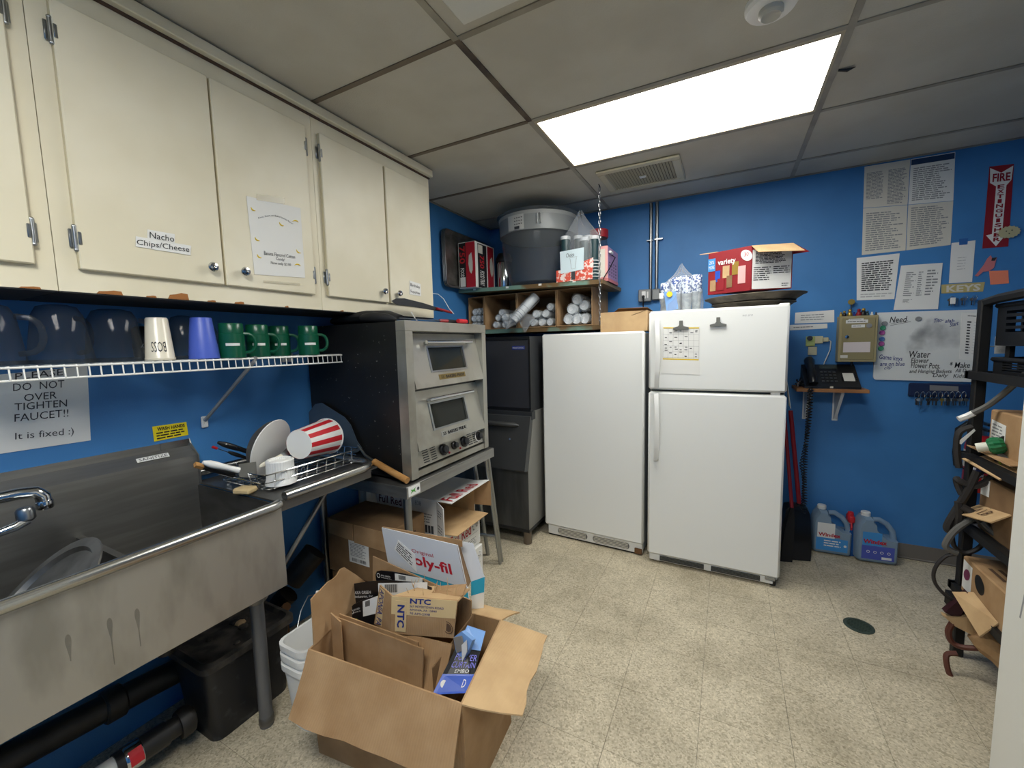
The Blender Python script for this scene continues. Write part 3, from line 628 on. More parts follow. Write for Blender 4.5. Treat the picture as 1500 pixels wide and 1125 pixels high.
# nested white pails
bc = Vector((-1.405, .975, 0))
t = thing('pail', 'stack of nested white plastic pails with a wire handle beside the sink leg', 'pail', bc)
hw, hd = .075, .105
def pail(z, nm):
    g = MB(); a = (bc.x-hw, bc.x+hw, bc.y-hd, bc.y+hd)
    rings = [rr(a[0]+.022, a[1]-.022, a[2]+.022, a[3]-.022, z, .03), rr(a[0]+.004, a[1]-.004, a[2]+.004, a[3]-.004, z+.235, .035), rr(a[0]-.004, a[1]+.004, a[2]-.004, a[3]+.004, z+.238, .04), rr(a[0]-.005, a[1]+.005, a[2]-.005, a[3]+.005, z+.262, .04),
             rr(a[0]+.006, a[1]-.006, a[2]+.006, a[3]-.006, z+.262, .035), rr(a[0]+.026, a[1]-.026, a[2]+.026, a[3]-.026, z+.008, .03)]
    return loft(g, rings).build(nm, 'white plastic', t, 40)
for i in range(3): pail(i*.040, 'pail_body')
hb = MB().tube([(bc.x-hw-.006, bc.y-.02, .325), (bc.x-hw-.03, bc.y+.02, .38), (bc.x-hw-.035, bc.y+.06, .42), (bc.x-.02, bc.y+.09, .445)], .0022, 6).build('wire_handle', 'dull chrome', t, True)
MB().tube([(bc.x-.075, bc.y+.075, .437), (bc.x-.01, bc.y+.093, .447)], .007, 8).build('grip', 'white plastic', t, True)

# ------------------------------------------------------------------ dish rack and what lies in it
DZ = .900
RX0, RX1, RY0, RY1 = -1.84, -1.508, .893, 1.335
rk = thing('dish_rack', 'chrome wire dish rack on the drainboard', 'dish rack', ((RX0+RX1)/2, (RY0+RY1)/2, DZ))
def rect(z, e=0): return rr(RX0-e, RX1+e, RY0-e, RY1+e, z, .03, 3)
r = MB(); r.tube(rect(DZ+.072, .004), .003, 6, True); r.tube(rect(DZ+.040, 0), .0022, 6, True); r.tube(rect(DZ+.012, -.01), .0025, 6, True); r.build('rim_wire', 'chrome', rk, True)
for k in range(9):
    y = RY0+.04+k*(RY1-RY0-.08)/8
    MB().tube([(RX0-.003, y, DZ+.072), (RX0+.008, y, DZ+.010), (RX1-.008, y, DZ+.010), (RX1+.003, y, DZ+.072)], .0018, 6).build('wire', 'chrome', rk, True)
for k in range(6):
    x = RX0+.05+k*(RX1-RX0-.10)/5
    MB().tube([(x, RY0-.003, DZ+.072), (x, RY0+.008, DZ+.012), (x, RY1-.008, DZ+.012), (x, RY1+.003, DZ+.072)], .0018, 6).build('wire', 'chrome', rk, True)
for k in range(4):
    y = RY0+.06+k*.035; MB().tube([(RX1-.03, y, DZ+.012), (RX1-.03, y+.006, DZ+.05), (RX1-.03, y+.016, DZ+.055), (RX1-.03, y+.022, DZ+.012)], .0018, 6).build('prong', 'chrome', rk, True)
ZR = DZ+.0135
# skillet
c = Vector((-1.70, 1.045, ZR+.112)); ax = Vector((.68, .28, -.20)).normalized()
sp = thing('skillet', 'shallow grey skillet with a white rim standing in the dish rack', 'skillet', (c.x, c.y, ZR))
MB().lathe([(1e-4, -.040), (.085, -.040), (.105, -.022), (.118, 0), (.121, .002), (.1225, 0), (.110, -.025), (.088, -.045), (1e-4, -.045)], c, ax, 40).build('bowl', 'skillet', sp, 30)
MB().lathe([(.1215, .0028), (.123, 0), (.1195, -.004)], c, ax, 40).build('rim', 'white plastic', sp, 50)
# popcorn bucket
a0, a1 = Vector((-1.575, 1.085, ZR+.128)), Vector((-1.625, 1.262, ZR+.122)); d = (a1-a0).normalized(); ln = (a1-a0).length
pb = thing('popcorn_bucket', 'red and white striped popcorn bucket lying in the dish rack', 'bucket', (-1.6, 1.17, ZR))
MB().lathe([(1e-4, .004), (.058, .004), (.060, 0), (.0615, .001)], a0, d, 40).build('bottom', 'white plastic', pb, 40)
n = 40; t_ = d.orthogonal().normalized(); b_ = d.cross(t_); wh, rd, dk = MB(), MB(), MB()
for k in range(n):
    an = [2*PI*(k+j)/n for j in (0, 1)]; ps = []
    for rad, h in ((.0615, 0), (.080, ln)): ps += [a0+d*h+t_*rad*math.cos(a)+b_*rad*math.sin(a) for a in an]
    (rd if k % 4 < 2 else wh).quad([ps[0], ps[1], ps[3], ps[2]])
wh.build('white_stripes', 'white plastic', pb); rd.build('red_stripes', 'red', pb)
MB().lathe([(.080, ln-.003), (.083, ln-.002), (.083, ln+.003), (.079, ln+.003), (.060, .006)], a0, d, 40).build('rim', 'white plastic', pb, 40)
# fluted white cup upside down
c = Vector((-1.555, .985, ZR)); fc_ = thing('ramekin', 'fluted white ceramic cup turned upside down in the dish rack', 'cup', c); g = MB(); vs = []; fs = []; n = 64
prof = [(.057, 0), (.055, .008), (.050, .02), (.048, .075), (.049, .090), (.044, .095), (.040, .093), (.038, .086), (1e-3, .086)]
for r_, h in prof: vs += [c+Vector(((r_+(.0013*(k % 2) if .01 < h < .092 else 0))*math.cos(2*PI*k/n), (r_+(.0013*(k % 2) if .01 < h < .092 else 0))*math.sin(2*PI*k/n), h)) for k in range(n)]
for i in range(len(prof)-1): fs += [(i*n+k, i*n+(k+1) % n, (i+1)*n+(k+1) % n, (i+1)*n+k) for k in range(n)]
g.add(vs, fs); g.build('cup_body', 'white plastic', fc_)
# spatulas and knives
def strip(p0, p1, w, t, up, nm, m, par, w1=None):
    p0, p1, up = Vector(p0), Vector(p1), Vector(up); d = (p1-p0).normalized(); s = d.cross(up).normalized(); w1 = w if w1 is None else w1
    return MB().prism([p0-s*w, p0+s*w, p1+s*w1, p1-s*w1], d.cross(s).normalized()*t).build(nm, m, par)
def grip(p0, p1, rad, nm, m, par, flat=.6):
    g = MB(); p0, p1 = Vector(p0), Vector(p1); n = 7
    g.tube([lerp(p0, p1, i/(n-1)) for i in range(n)], [rad*f for f in (.45, .95, 1, .9, .8, .82, .9)], 10); return g.build(nm, m, par, True)
P = lambda u, v, x: PX(x, u, v)
t = thing('spatula', 'spatula with a long white plastic handle across the dish rack rim', 'spatula', P(350, 690, -1.62))
h0, h1, h2 = P(297, 677, -1.64), P(350, 689, -1.62), P(376, 688, -1.60); grip(h0, h1, .013, 'handle', 'white plastic', t)
strip(h1, h2, .028, .0015, (.75, 0, .66), 'blade', 'dull chrome', t, .036)
t = thing('spatula', 'spatula with a short cream handle beside the fluted cup', 'spatula', P(396, 678, -1.62))
h0, h1 = P(380, 684, -1.60), P(412, 668, -1.62); grip(h0, h1, .010, 'handle', 'cream mug', t); strip(h1, P(426, 660, -1.64), .008, .002, (.7, 0, .7), 'blade', 'dull chrome', t, .02)
t = thing('kitchen_knife', 'kitchen knife with a thick black riveted handle', 'knife', P(350, 660, -1.80))
h0, h1 = P(319, 648, -1.82), P(372, 664, -1.80); grip(h0, h1, .012, 'handle', 'black plastic', t); strip(h1, P(405, 676, -1.78), .016, .002, (1, 0, .2), 'blade', 'dull chrome', t, .006)
for s_ in (.2, .5, .8): p = lerp(h0, h1, s_); MB().cyl(p, p+Vector((.0135, -.003, .004)), .003, n=8).build('rivet', 'chrome', t)
t = thing('kitchen_knife', 'thinner black-handled knife below the thick one', 'knife', P(350, 668, -1.78))
h0, h1 = P(334, 662, -1.80), P(370, 674, -1.78); grip(h0, h1, .008, 'handle', 'black plastic', t); strip(h1, P(400, 684, -1.76), .012, .002, (1, 0, .2), 'blade', 'dull chrome', t, .006)
t = thing('probe', 'thin metal probe with a red tip among the knives', 'probe', P(325, 658, -1.84))
MB().tube([P(312, 655, -1.84), P(345, 666, -1.82), P(375, 676, -1.80)], .0018, 6).build('rod', 'chrome', t, True); MB().tube([P(311, 654.5, -1.84), P(318, 657, -1.838)], .0055, 8).build('tip', 'red', t, True)
t = thing('kitchen_knife', 'wooden ended black handle lying under the white spatula', 'knife', P(320, 688, -1.66))
strip(P(287, 679, -1.66), P(299, 682, -1.66), .009, .012, (.6, 0, .8), 'handle_end', 'wood handle', t); strip(P(299, 682, -1.66), P(345, 694, -1.64), .009, .012, (.6, 0, .8), 'handle', 'black plastic', t)
c = PZ(DZ+.012, 358, 722); o = MB(Matrix.Translation(Vector((c.x-.03, c.y+.02, DZ+.001))) @ Matrix.Rotation(.35, 4, 'Z')).rbox((-.035, -.025, 0), (.035, .025, .022), .006).build('sponge', mat('sponge', 'c9b183', .9, bump=.4), None)
place(o, 'beige sponge tucked under the dish rack corner', 'sponge')

# ------------------------------------------------------------------ oven on its steel table
TX, TY0, TY1, TZ = -1.275, 1.385, 2.175, .800
tb = thing('steel_table', 'stainless steel table under the pizza oven', 'table', (-1.60, 1.78, 0))
m = MB(); m.rbox((XL+.02, TY0, TZ-.006), (TX, TY1, TZ), .002); m.box((TX-.008, TY0, TZ-.055), (TX, TY1, TZ-.006)); m.box((XL+.02, TY0, TZ-.055), (TX-.008, TY0+.008, TZ-.006)); m.box((XL+.02, TY1-.008, TZ-.055), (TX-.008, TY1, TZ-.006))
m.build('table_top', 'steel', tb)
for x, y, x2, y2 in ((TX-.05, TY0+.055, TX-.05, TY0+.055), (TX-.03, TY1-.03, -1.305, 2.285), (TX-.13, TY1-.04, -1.43, 2.32), (XL+.06, TY0+.05, XL+.06, TY0+.05), (XL+.06, TY1-.05, XL+.06, TY1-.05)):
    MB().cyl((x2, y2, 0), (x, y, TZ-.03), .019 if y < 1.6 else .013, n=14).build('leg', 'dull chrome', tb, 40)
MB().cyl((-1.295, 2.25, 0), (TX-.035, TY1-.05, TZ-.03), .010, n=10).build('leg_stay', 'dull chrome', tb, 40)
MB().tube([(XL+.06, TY1-.05, .18), (TX-.03, TY1+.05, .2)], .010, 8).build('cross_bar', 'dull chrome', tb, True)
stq = [Vector((TX+.0015, y, z)) for y, z in ((1.395, .797), (1.475, .797), (1.475, .752), (1.395, .752))]
o = MB().slab(stq, .001).build('sticker', 'white paper', tb); MB().prism([p+Vector((.001, 0, 0)) for p in (bil(stq, .18, .3), bil(stq, .40, .42), bil(stq, .6, .25), bil(stq, .52, .5), bil(stq, .62, .75), bil(stq, .4, .58), bil(stq, .18, .72), bil(stq, .28, .5))], (-.0008, 0, 0)).build('sticker_mark', mat('sticker green', '4a9a3a', .6), o)
MB().cyl(bil(stq, .82, .5)+Vector((.0004, 0, 0)), bil(stq, .82, .5)+Vector((.001, 0, 0)), .008, n=10).build('sticker_seal', 'print', o)

OX, OY0, OY1, OZ0, OZ1 = -1.285, 1.437, 2.128, .816, 1.552
ov = thing('pizza_oven', 'double deck countertop pizza oven with black side and steel front', 'oven', (-1.62, 1.78, TZ))
MB().box((XL+.02, OY0, OZ0), (OX-.055, OY1, OZ1)).build('cabinet', 'black enamel', ov)
for x in (-1.34, -1.90):
    for y in (OY0+.05, OY1-.05): MB().cyl((x, y, TZ), (x, y, OZ0), .02, n=10).build('foot', 'black plastic', ov)
f = MB(); fw_ = .047
f.box((OX-.055, OY0-.002, OZ0), (OX, OY0+fw_, OZ1-.045)); f.box((OX-.055, OY1-.04, OZ0), (OX, OY1+.002, OZ1-.045)); f.rbox((OX-.055, OY0-.004, OZ1-.045), (OX+.002, OY1+.002, OZ1+.003), .002); f.box((OX-.055, OY0+fw_, OZ0), (OX-.006, OY1-.04, OZ0+.03))
f.build('front_frame', 'oven steel', ov)
MB().box((OX-.20, OY0+fw_, OZ0+.03), (OX-.19, OY1-.04, OZ1-.045)).build('inner_back', mat('oven inside', '3a352c', .7), ov)
def oven_door(z1, z0, plate, handle_m):
    ya, yb = OY0+fw_+.004, OY1-.043; xt, xb = OX-.058, OX+.006
    def D(s, t, o=0): return Vector((xt+(xb-xt)*t, ya+(yb-ya)*s, z1+(z0-z1)*t)) + Vector(((z1-z0), 0, (xb-xt))).normalized()*o
    g = MB(); s0, s1, t0, t1 = .24, .74, .30, .72; th = -.02
    for a, b, c, d in ((0, 0, 1, t0), (0, t1, 1, 1), (0, t0, s0, t1), (s1, t0, 1, t1)):
        g.prism([D(a, b), D(c, b), D(c, d), D(a, d)], D(0, 0, th)-D(0, 0))
    g.prism([D(1, 0), D(1, 1), D(1, 1, -.06), D(1, 0, -.02)], (0, .003, 0))
    dr = g.build('oven_door', 'oven steel', ov)
    w = MB()
    for a, b, c, d in ((s0-.02, t0-.03, s1+.02, t0), (s0-.02, t1, s1+.02, t1+.03), (s0-.02, t0, s0, t1), (s1, t0, s1+.02, t1)): w.prism([D(a, b, .004), D(c, b, .004), D(c, d, .004), D(a, d, .004)], D(0, 0, -.004)-D(0, 0))
    w.build('window_frame', 'dull chrome', dr)
    MB().prism([D(s0, t0, -.006), D(s1, t0, -.006), D(s1, t1, -.006), D(s0, t1, -.006)], D(0, 0, -.004)-D(0, 0)).build('window_glass', 'oven glass', dr)
    h = MB(); h.tube([D(.19, .225, .03), D(.86, .225, .03)], .009, 10); h.cyl(D(.22, .225), D(.22, .225, .03), .008, n=8); h.cyl(D(.83, .225), D(.83, .225, .03), .008, n=8); h.build('door_handle', 'chrome', dr, 40)
    pq = [D(.31, .80, .0015), D(.70, .80, .0015), D(.70, .895, .0015), D(.31, .895, .0015)]
    p = MB().slab(pq, .001).build('name_plate', plate, dr); mb = MB(); lettering(mb, 'BAKERS PRIDE', sub(pq, .24, .2, .95, .8), bold=.02); lettering(mb, 'XX', sub(pq, .06, .2, .18, .8)); mb.build('lettering', 'white paper' if plate == 'ink black' else 'ink black', p)
oven_door(1.512, 1.238, 'brass dirty', 'chrome'); oven_door(1.232, .942, 'steel rim', 'chrome')
# control panel, leaning back
ya, yb = OY0+fw_+.004, OY1-.043
def D(s, t, o=0): return Vector((OX-.030+.020*t, ya+(yb-ya)*s, .938-.080*t)) + Vector((.97, 0, .24))*o
cp_ = MB().prism([D(0, 0), D(1, 0), D(1, 1), D(0, 1)], D(0, 0, -.01)-D(0, 0)).build('control_panel', 'oven steel', ov)
for s, r_ in ((.36, .030), (.52, .022), (.68, .030), (.93, .026)):
    kb = MB().lathe([(r_, 0), (r_, .008), (r_*.72, .012), (r_*.66, .026), (1e-4, .028)], D(s, .5), (.97, 0, .24), 20).build('dial', 'black plastic', cp_, 30)
    if s > .9: MB().lathe([(r_+.006, 0), (r_+.006, .002), (r_, .003)], D(s, .5), (.97, 0, .24), 20).build('dial_ring', 'white plastic', kb)
sl = MB()
for s0 in (.09, .19, .745, .835):
    for k in range(6): sl.prism([D(s0, .10+k*.14, .0006), D(s0+.07, .10+k*.14, .0006), D(s0+.07, .16+k*.14, .0006), D(s0, .16+k*.14, .0006)], D(0, 0, .001)-D(0, 0))
sl.build('vent_slots', 'black', cp_)
for s in (.43, .60): MB().ball(D(s, .82, .003), .006, 8).build('indicator', 'dark red', cp_)
MB().prism([D(.58, -.08, .001), D(.68, -.08, .001), D(.68, .02, .001), D(.58, .02, .001)], D(0, 0, .001)-D(0, 0)).build('small_label', 'white paper', cp_)
# pizza peel leaning against the oven side
py = OY0-.016
pl = thing('pizza_peel', 'metal pizza peel with a wooden handle leaning against the oven side', 'pizza peel', (-1.60, py, TZ))
bl = [PY(py, *p) for p in ((455, 640), (453, 604), (462, 592), (472, 590), (505, 611), (514, 622), (523, 645), (531, 657), (524, 662), (505, 668), (470, 690))]
MB().prism(bl, (0, -.003, 0)).build('blade', 'peel blade', pl)
MB().tube([PY(py-.004, 524, 652), PY(py-.008, 535, 667), PY(py-.014, 549, 677)], [.004, .007, .010], 8).build('ferrule', 'dull chrome', pl, True)
MB().tube([PY(py-.014, 548, 676), PY(py-.018, 572, 690), PY(py-.022, 597, 704)], .0155, 12).build('wooden_handle', 'wood handle', pl, True)
# clutter on top of the oven
t = thing('oven_mitt', 'black oven mitt lying on the oven top', 'oven mitt', (-1.62, 1.55, OZ1))
g = MB()
pts = [(-1.80, 1.50, .020), (-1.72, 1.52, .028), (-1.63, 1.54, .032), (-1.52, 1.56, .030), (-1.44, 1.575, .018)]
vs, fs = [], []; n = 14
for i, (x, y, h) in enumerate(pts):
    w = (.04, .065, .075, .07, .03)[i]
    vs += [Vector((x+.25*w*math.sin(2*PI*k/n), y+w*math.cos(2*PI*k/n), OZ1+.006+h*(1+math.sin(2*PI*k/n)))) for k in range(n)]
for i in range(len(pts)-1): fs += [(i*n+k, i*n+(k+1) % n, (i+1)*n+(k+1) % n, (i+1)*n+k) for k in range(n)]
fs += [tuple(range(n)), tuple(range((len(pts)-1)*n, len(pts)*n))]
g.add(vs, fs).build('mitt_body', 'leather dark', t, True)
MB().tube([(-1.60, 1.49, OZ1+.03), (-1.50, 1.46, OZ1+.03), (-1.42, 1.475, OZ1+.02), (-1.39, 1.50, OZ1+.012)], [.02, .024, .02, .008], 10).build('thumb', 'leather dark', t, True)
t = thing('tongs', 'long steel tongs lying on the oven front edge', 'tongs', (-1.36, 1.58, OZ1+.003))
strip((-1.40, 1.50, OZ1+.012), (-1.33, 1.74, OZ1+.012), .012, .004, (0, 0, 1), 'arm', 'chrome', t); strip((-1.38, 1.50, OZ1+.022), (-1.32, 1.74, OZ1+.018), .010, .004, (0, 0, 1), 'arm', 'dull chrome', t); MB().tube([(-1.325, 1.74, OZ1+.015), (-1.315, 1.80, OZ1+.015)], .008, 8).build('red_grip', 'dark red', t, True)
t = thing('pizza_cutter', 'dark rocker blade propped up against the end cabinet door', 'blade', (-1.55, 1.85, OZ1+.003))
bl = [PX(-1.565, *p) for p in ((573, 441), (580, 437), (592, 437), (620, 444), (648, 453), (648, 457), (620, 452), (595, 448), (580, 446))]
MB().prism(bl, (.003, 0, 0)).build('blade', 'charcoal', t)
MB().tube([PX(-1.55, 640, 452), PX(-1.54, 655, 456), PX(-1.53, 662, 458)], .008, 8).build('handle', 'dark red', t, True)
MB().tube([(-1.50, 1.80, OZ1+.003), (-1.535, 1.80, OZ1+.04), (-1.56, 1.80, OZ1+.075)], .003, 6).build('prop', 'white plastic', t, True)
t = thing('pizza_cutter', 'pizza cutter with black and red handle on the oven top', 'pizza cutter', (-1.40, 1.95, OZ1+.003))
MB().tube([(-1.36, 1.76, OZ1+.014), (-1.36, 1.85, OZ1+.016), (-1.37, 2.00, OZ1+.016)], [.007, .013, .012], 10).build('handle', 'black plastic', t, True); MB().tube([(-1.34, 1.93, OZ1+.022), (-1.345, 2.02, OZ1+.022)], .012, 8).build('red_grip', 'red', t, True)
MB().tube([(-1.40, 2.02, OZ1+.012), (-1.42, 2.10, OZ1+.016)], .010, 8).build('tail', 'leather dark', t, True)
t = thing('loose_wire', 'thin white wire hanging from the cabinet corner', 'wire', (-1.66, 2.12, 1.62))
MB().tube([PX(-1.66, 634, 430), PX(-1.64, 642, 431), PX(-1.58, 650, 438), PX(-1.53, 658, 452), PX(-1.50, 665, 460)], .0018, 6).build('wire', 'white plastic', t, True)

# ------------------------------------------------------------------ cartons under the oven table
def carton(name, label, x0, x1, y0, y1, z0, z1, m='kraft', cat='box', seam='y', group=None):
    t = thing(name, label, cat, ((x0+x1)/2, (y0+y1)/2, z0), group)
    MB().rbox((x0, y0, z0), (x1, y1, z1), .004).build('carton_body', m, t)
    xm, ym = (x0+x1)/2, (y0+y1)/2
    if seam == 'y': MB().box((xm-.002, y0+.003, z1-.001), (xm+.002, y1-.003, z1+.0006)).build('flap_seam', 'kraft dark' if m.startswith('kraft') else 'print pale', t)
    if seam == 'x': MB().box((x0+.003, ym-.002, z1-.001), (x1-.003, ym+.002, z1+.0006)).build('flap_seam', 'kraft dark' if m.startswith('kraft') else 'print pale', t)
    return t
BX0, BX1, BY0, BY1 = -1.86, -1.425, 1.405, 1.675
a = carton('cardboard_box', 'brown cardboard box with a white shipping label under the oven table', BX0, BX1, BY0, BY1, .262, .548, 'kraft dark', seam='y')
q = RB(BY0-.0015, -1.70, .46, -1.56, .345); o = MB().slab(q, .001).build('shipping_label', 'white paper', a)
mb = MB(); textlines(mb, sub(q, .08, .08, .9, .7), 9, words=7, seed=4); mb.build('print', 'print grey', o)
mb = MB()
for k in range(22): mb.quad([p+Vector((0, -.0008, 0)) for p in sub(q, .15+k*.033, .78, .15+k*.033+random.choice((.008, .016, .022)), .93)])
mb.build('barcode', 'ink black', o)
for x0, x1, t_ in ((-1.83, -1.69, 3), (-1.66, -1.50, 3)):
    mb = MB(); textlines(mb, RB(BY0-.0005, x0+.015, .525, x1-.015, .48), t_, words=4, seed=int(-x0*100)); mb.build('print', mat('print brown', '5a4330', .8), a)
MB().slab([(-1.84, BY0-.001, .548), (-1.665, BY0-.001, .548), (-1.665, BY0-.004, .462), (-1.84, BY0-.004, .470)], .003).build('tuck_flap', 'kraft', a)
MB().slab([(-1.655, BY0-.001, .548), (-1.44, BY0-.001, .548), (-1.44, BY0-.004, .450), (-1.655, BY0-.004, .456)], .003).build('tuck_flap', 'kraft', a)
mb = MB(); lettering(mb, 'for', [Vector((BX1, y, z)) for y, z in ((1.52, .50), (1.60, .50), (1.60, .45), (1.52, .45))], off=.001, shear=.3); mb.build('scrawl', 'ink black', a)
b = carton('cardboard_box', 'brown cardboard box at the bottom of the stack under the oven table', BX0+.005, BX1+.01, BY0+.01, BY1, 0, .259, 'kraft dark')
# white pizza sauce cartons
def full_red(label, x0, x1, y0, y1, z0, z1, group):
    t = carton('sauce_carton', label, x0, x1, y0, y1, z0, z1, 'white paper', 'carton', None, group)
    q = [Vector((x1, y0+.03, z1-.02)), Vector((x1, y1-.02, z1-.02)), Vector((x1, y1-.02, z0+(z1-z0)*.5)), Vector((x1, y0+.03, z0+(z1-z0)*.5))]
    mb = MB(); lettering(mb, 'Full Red', sub(q, .02, .1, .72, 1.0), bold=.012); mb.build('lettering', 'ink red', t)
    mb = MB(); textlines(mb, [Vector((x1, y, z)) for y, z in ((y0+.20, z0+.065), (y1-.05, z0+.065), (y1-.05, z0+.02), (y0+.20, z0+.02))], 4, words=3); mb.quad([Vector((x1+.0007, y, z)) for y, z in ((y0+.02, z0+(z1-z0)*.46), (y1-.02, z0+(z1-z0)*.46), (y1-.02, z0+(z1-z0)*.45), (y0+.02, z0+(z1-z0)*.45))]); mb.build('print', 'print grey', t)
    lv = MB(); c = Vector((x1+.001, y1-.06, z1-.05))
    for k in range(9): lv.ball(c+Vector((0, random.uniform(-.03, .03), random.uniform(-.03, .025))), .008, 6, .5)
    lv.build('leaf_print', 'print pale', t)
    return t, q
G = 'white sauce cartons under the oven table'
full_red('white Full Red carton at the bottom of the white stack', -1.78, -1.345, 1.79, 2.12, 0, .190, G)
full_red('white Full Red carton in the middle of the white stack', -1.79, -1.365, 1.775, 2.13, .192, .385, G)
# the opened one on top, lying with its mouth to the aisle
t = thing('sauce_carton', 'opened white Full Red carton on top of the stack with torn flaps', 'carton', (-1.60, 1.93, .387), G)
x0, x1, y0, y1, z0, z1 = -1.845, -1.40, 1.745, 2.13, .387, .592; g = MB(); w = .004
g.box((x0, y0, z0), (x1, y1, z0+w)); g.box((x0, y0, z1-w), (x1, y1, z1)); g.box((x0, y0, z0+w), (x1, y0+w, z1-w)); g.box((x0, y1-w, z0+w), (x1, y1, z1-w)); g.box((x0, y0+w, z0+w), (x0+w, y1-w, z1-w)); g.build('carton_body', 'white paper', t)
g = MB(); g.box((x0+w, y0+w, z0+w), (x1-.001, y0+w+.001, z1-w)); g.box((x0+w, y1-w-.001, z0+w), (x1-.001, y1-w, z1-w)); g.box((x0+w, y0+w, z0+w), (x1-.001, y1-w, z0+w+.001)); g.build('inner_liner', 'kraft light', t)
tf = [Vector((x1, y0, z1)), Vector((x1, y1, z1)), Vector((x1+.105, y1+.01, z1+.012)), Vector((x1+.105, y0-.0, z1+.002))]
f = MB().slab(tf, .004).build('top_flap', 'white paper', t)
q = [tf[0]+Vector((.015, .02, .0025)), tf[1]+Vector((.015, -.10, .0035)), tf[2]+Vector((-.012, -.10, .0025)), tf[3]+Vector((-.012, .02, .002))]
mb = MB(); lettering(mb, 'Full Red', q, off=.001, bold=.012); mb.build('lettering', 'ink red', f)
nf = MB().slab([Vector((x1, y0+.001, z1-.003)), Vector((x1+.085, y0-.05, z1-.012)), Vector((x1+.085, y0-.05, z0+.0)), Vector((x1, y0+.001, z0))], .004).build('side_flap', 'white paper', t)
q = [Vector((x1, y0+.001, z1-.003)), Vector((x1+.085, y0-.05, z1-.012)), Vector((x1+.085, y0-.05, z0)), Vector((x1, y0+.001, z0))]
mb = MB(); textlines(mb, sub(q, .2, .18, .8, .4), 3, words=2); textlines(mb, sub(q, .15, .6, .85, .85), 3, words=2); mb.build('print', 'print grey', nf)
MB().slab([Vector((x1, y1-.002, z1-.003)), Vector((x1, y1-.002, z0+.05)), Vector((x1+.11, y1+.02, z0+.05)), Vector((x1+.11, y1+.02, z1+.0))], .004).build('side_flap', 'kraft', t)
MB().slab([Vector((x1, y0+.02, z0+.004)), Vector((x1+.10, y0+.05, z0-.0)), Vector((x1+.11, y1-.02, z0+.012)), Vector((x1, y1-.01, z0+.006))], .004).build('bottom_flap', 'kraft light', t)
q = RB(y0, x0+.02, z1-.012, x0+.24, z1-.09)
mb = MB(); lettering(mb, 'Full Red', sub(q, .0, .15, .8, .75), off=.001, bold=.012); mb.build('lettering', mat('ink maroon', '5a1620', .7), t)
mb = MB(); lettering(mb, '43   838', RB(y0, x0+.24, z1-.02, x0+.34, z1-.045), off=.001); textlines(mb, RB(y0, x0+.31, z1-.08, x0+.42, z1-.14), 4, words=4); mb.build('print', 'print grey', t)
mb = MB()
for k in range(5): mb.quad([p+Vector((0, -.001, 0)) for p in RB(y0, x0+.32+k*.021, z0+.055, x0+.337+k*.021, z0+.01)])
mb.build('barcode_boxes', 'print', t)
t = thing('plastic_pail', 'white plastic container behind the brown boxes under the table', 'container', (-1.86, 1.80, 0)); MB().rbox((-1.965, 1.70, 0), (-1.86, 1.78, .70), .02).build('container_body', 'old paper', t)

# ------------------------------------------------------------------ open cardboard box full of packaging
FL, FR, BR, BL = Vector((-1.266, .850, .40)), Vector((-.660, .902, .40)), Vector((-.735, 1.275, .40)), Vector((-1.34, 1.215, .40))
bFL, bFR, bBR, bBL = Vector((-1.262, .860, .002)), Vector((-.672, .925, .002)), Vector((-.700, 1.270, .002)), Vector((-1.33, 1.215, .002))
bx = thing('recycling_box', 'large open cardboard box stuffed with flattened packaging on the floor', 'box', ((FL+BR)/2).xy.to_3d(), None)
def side(p, q, r, s, nm, m='kraft', bulge=.0, n=7):
    """box wall p,q top; r,s bottom (under q, p), bulging outwards"""
    nrm = (q-p).cross(s-p).normalized(); vs = []; fs = []
    c = (FL+BR)/2
    if nrm.dot((p+q)/2-c) < 0: nrm = -nrm
    for j in range(n):
        for i in range(n):
            a, b = i/(n-1), j/(n-1); w = bil([p, q, r, s], a, b)+nrm*(bulge*math.sin(PI*a)*math.sin(PI*min(1, b*1.1)) + .004*math.sin(9*a+5*b)*math.sin(PI*b)); vs += [w]
    m_ = n*n; vs += [v-nrm*.005 for v in vs]
    for j in range(n-1):
        for i in range(n-1): k = j*n+i; fs += [(k, k+1, k+n+1, k+n), (m_+k+n, m_+k+n+1, m_+k+1, m_+k)]
    for i in range(n-1): fs += [(i, m_+i, m_+i+1, i+1), (m_-n+i, m_-n+i+1, 2*m_-n+i+1, 2*m_-n+i), (i*n, (i+1)*n, m_+(i+1)*n, m_+i*n), (i*n+n-1, m_+i*n+n-1, m_+(i+1)*n+n-1, (i+1)*n+n-1)]
    return MB().add(vs, fs).build(nm, m, bx, 40)
side(FL, FR, bFR, bFL, 'side_panel', 'kraft', .012); side(FR, BR, bBR, bFR, 'side_panel', 'kraft', .035); side(BR, BL, bBL, bBR, 'side_panel', 'kraft', .01); side(BL, FL, bFL, bBL, 'side_panel', 'kraft', .01)
MB().slab([bBL, bBR, bFR, bFL], .004).build('bottom', 'kraft', bx)
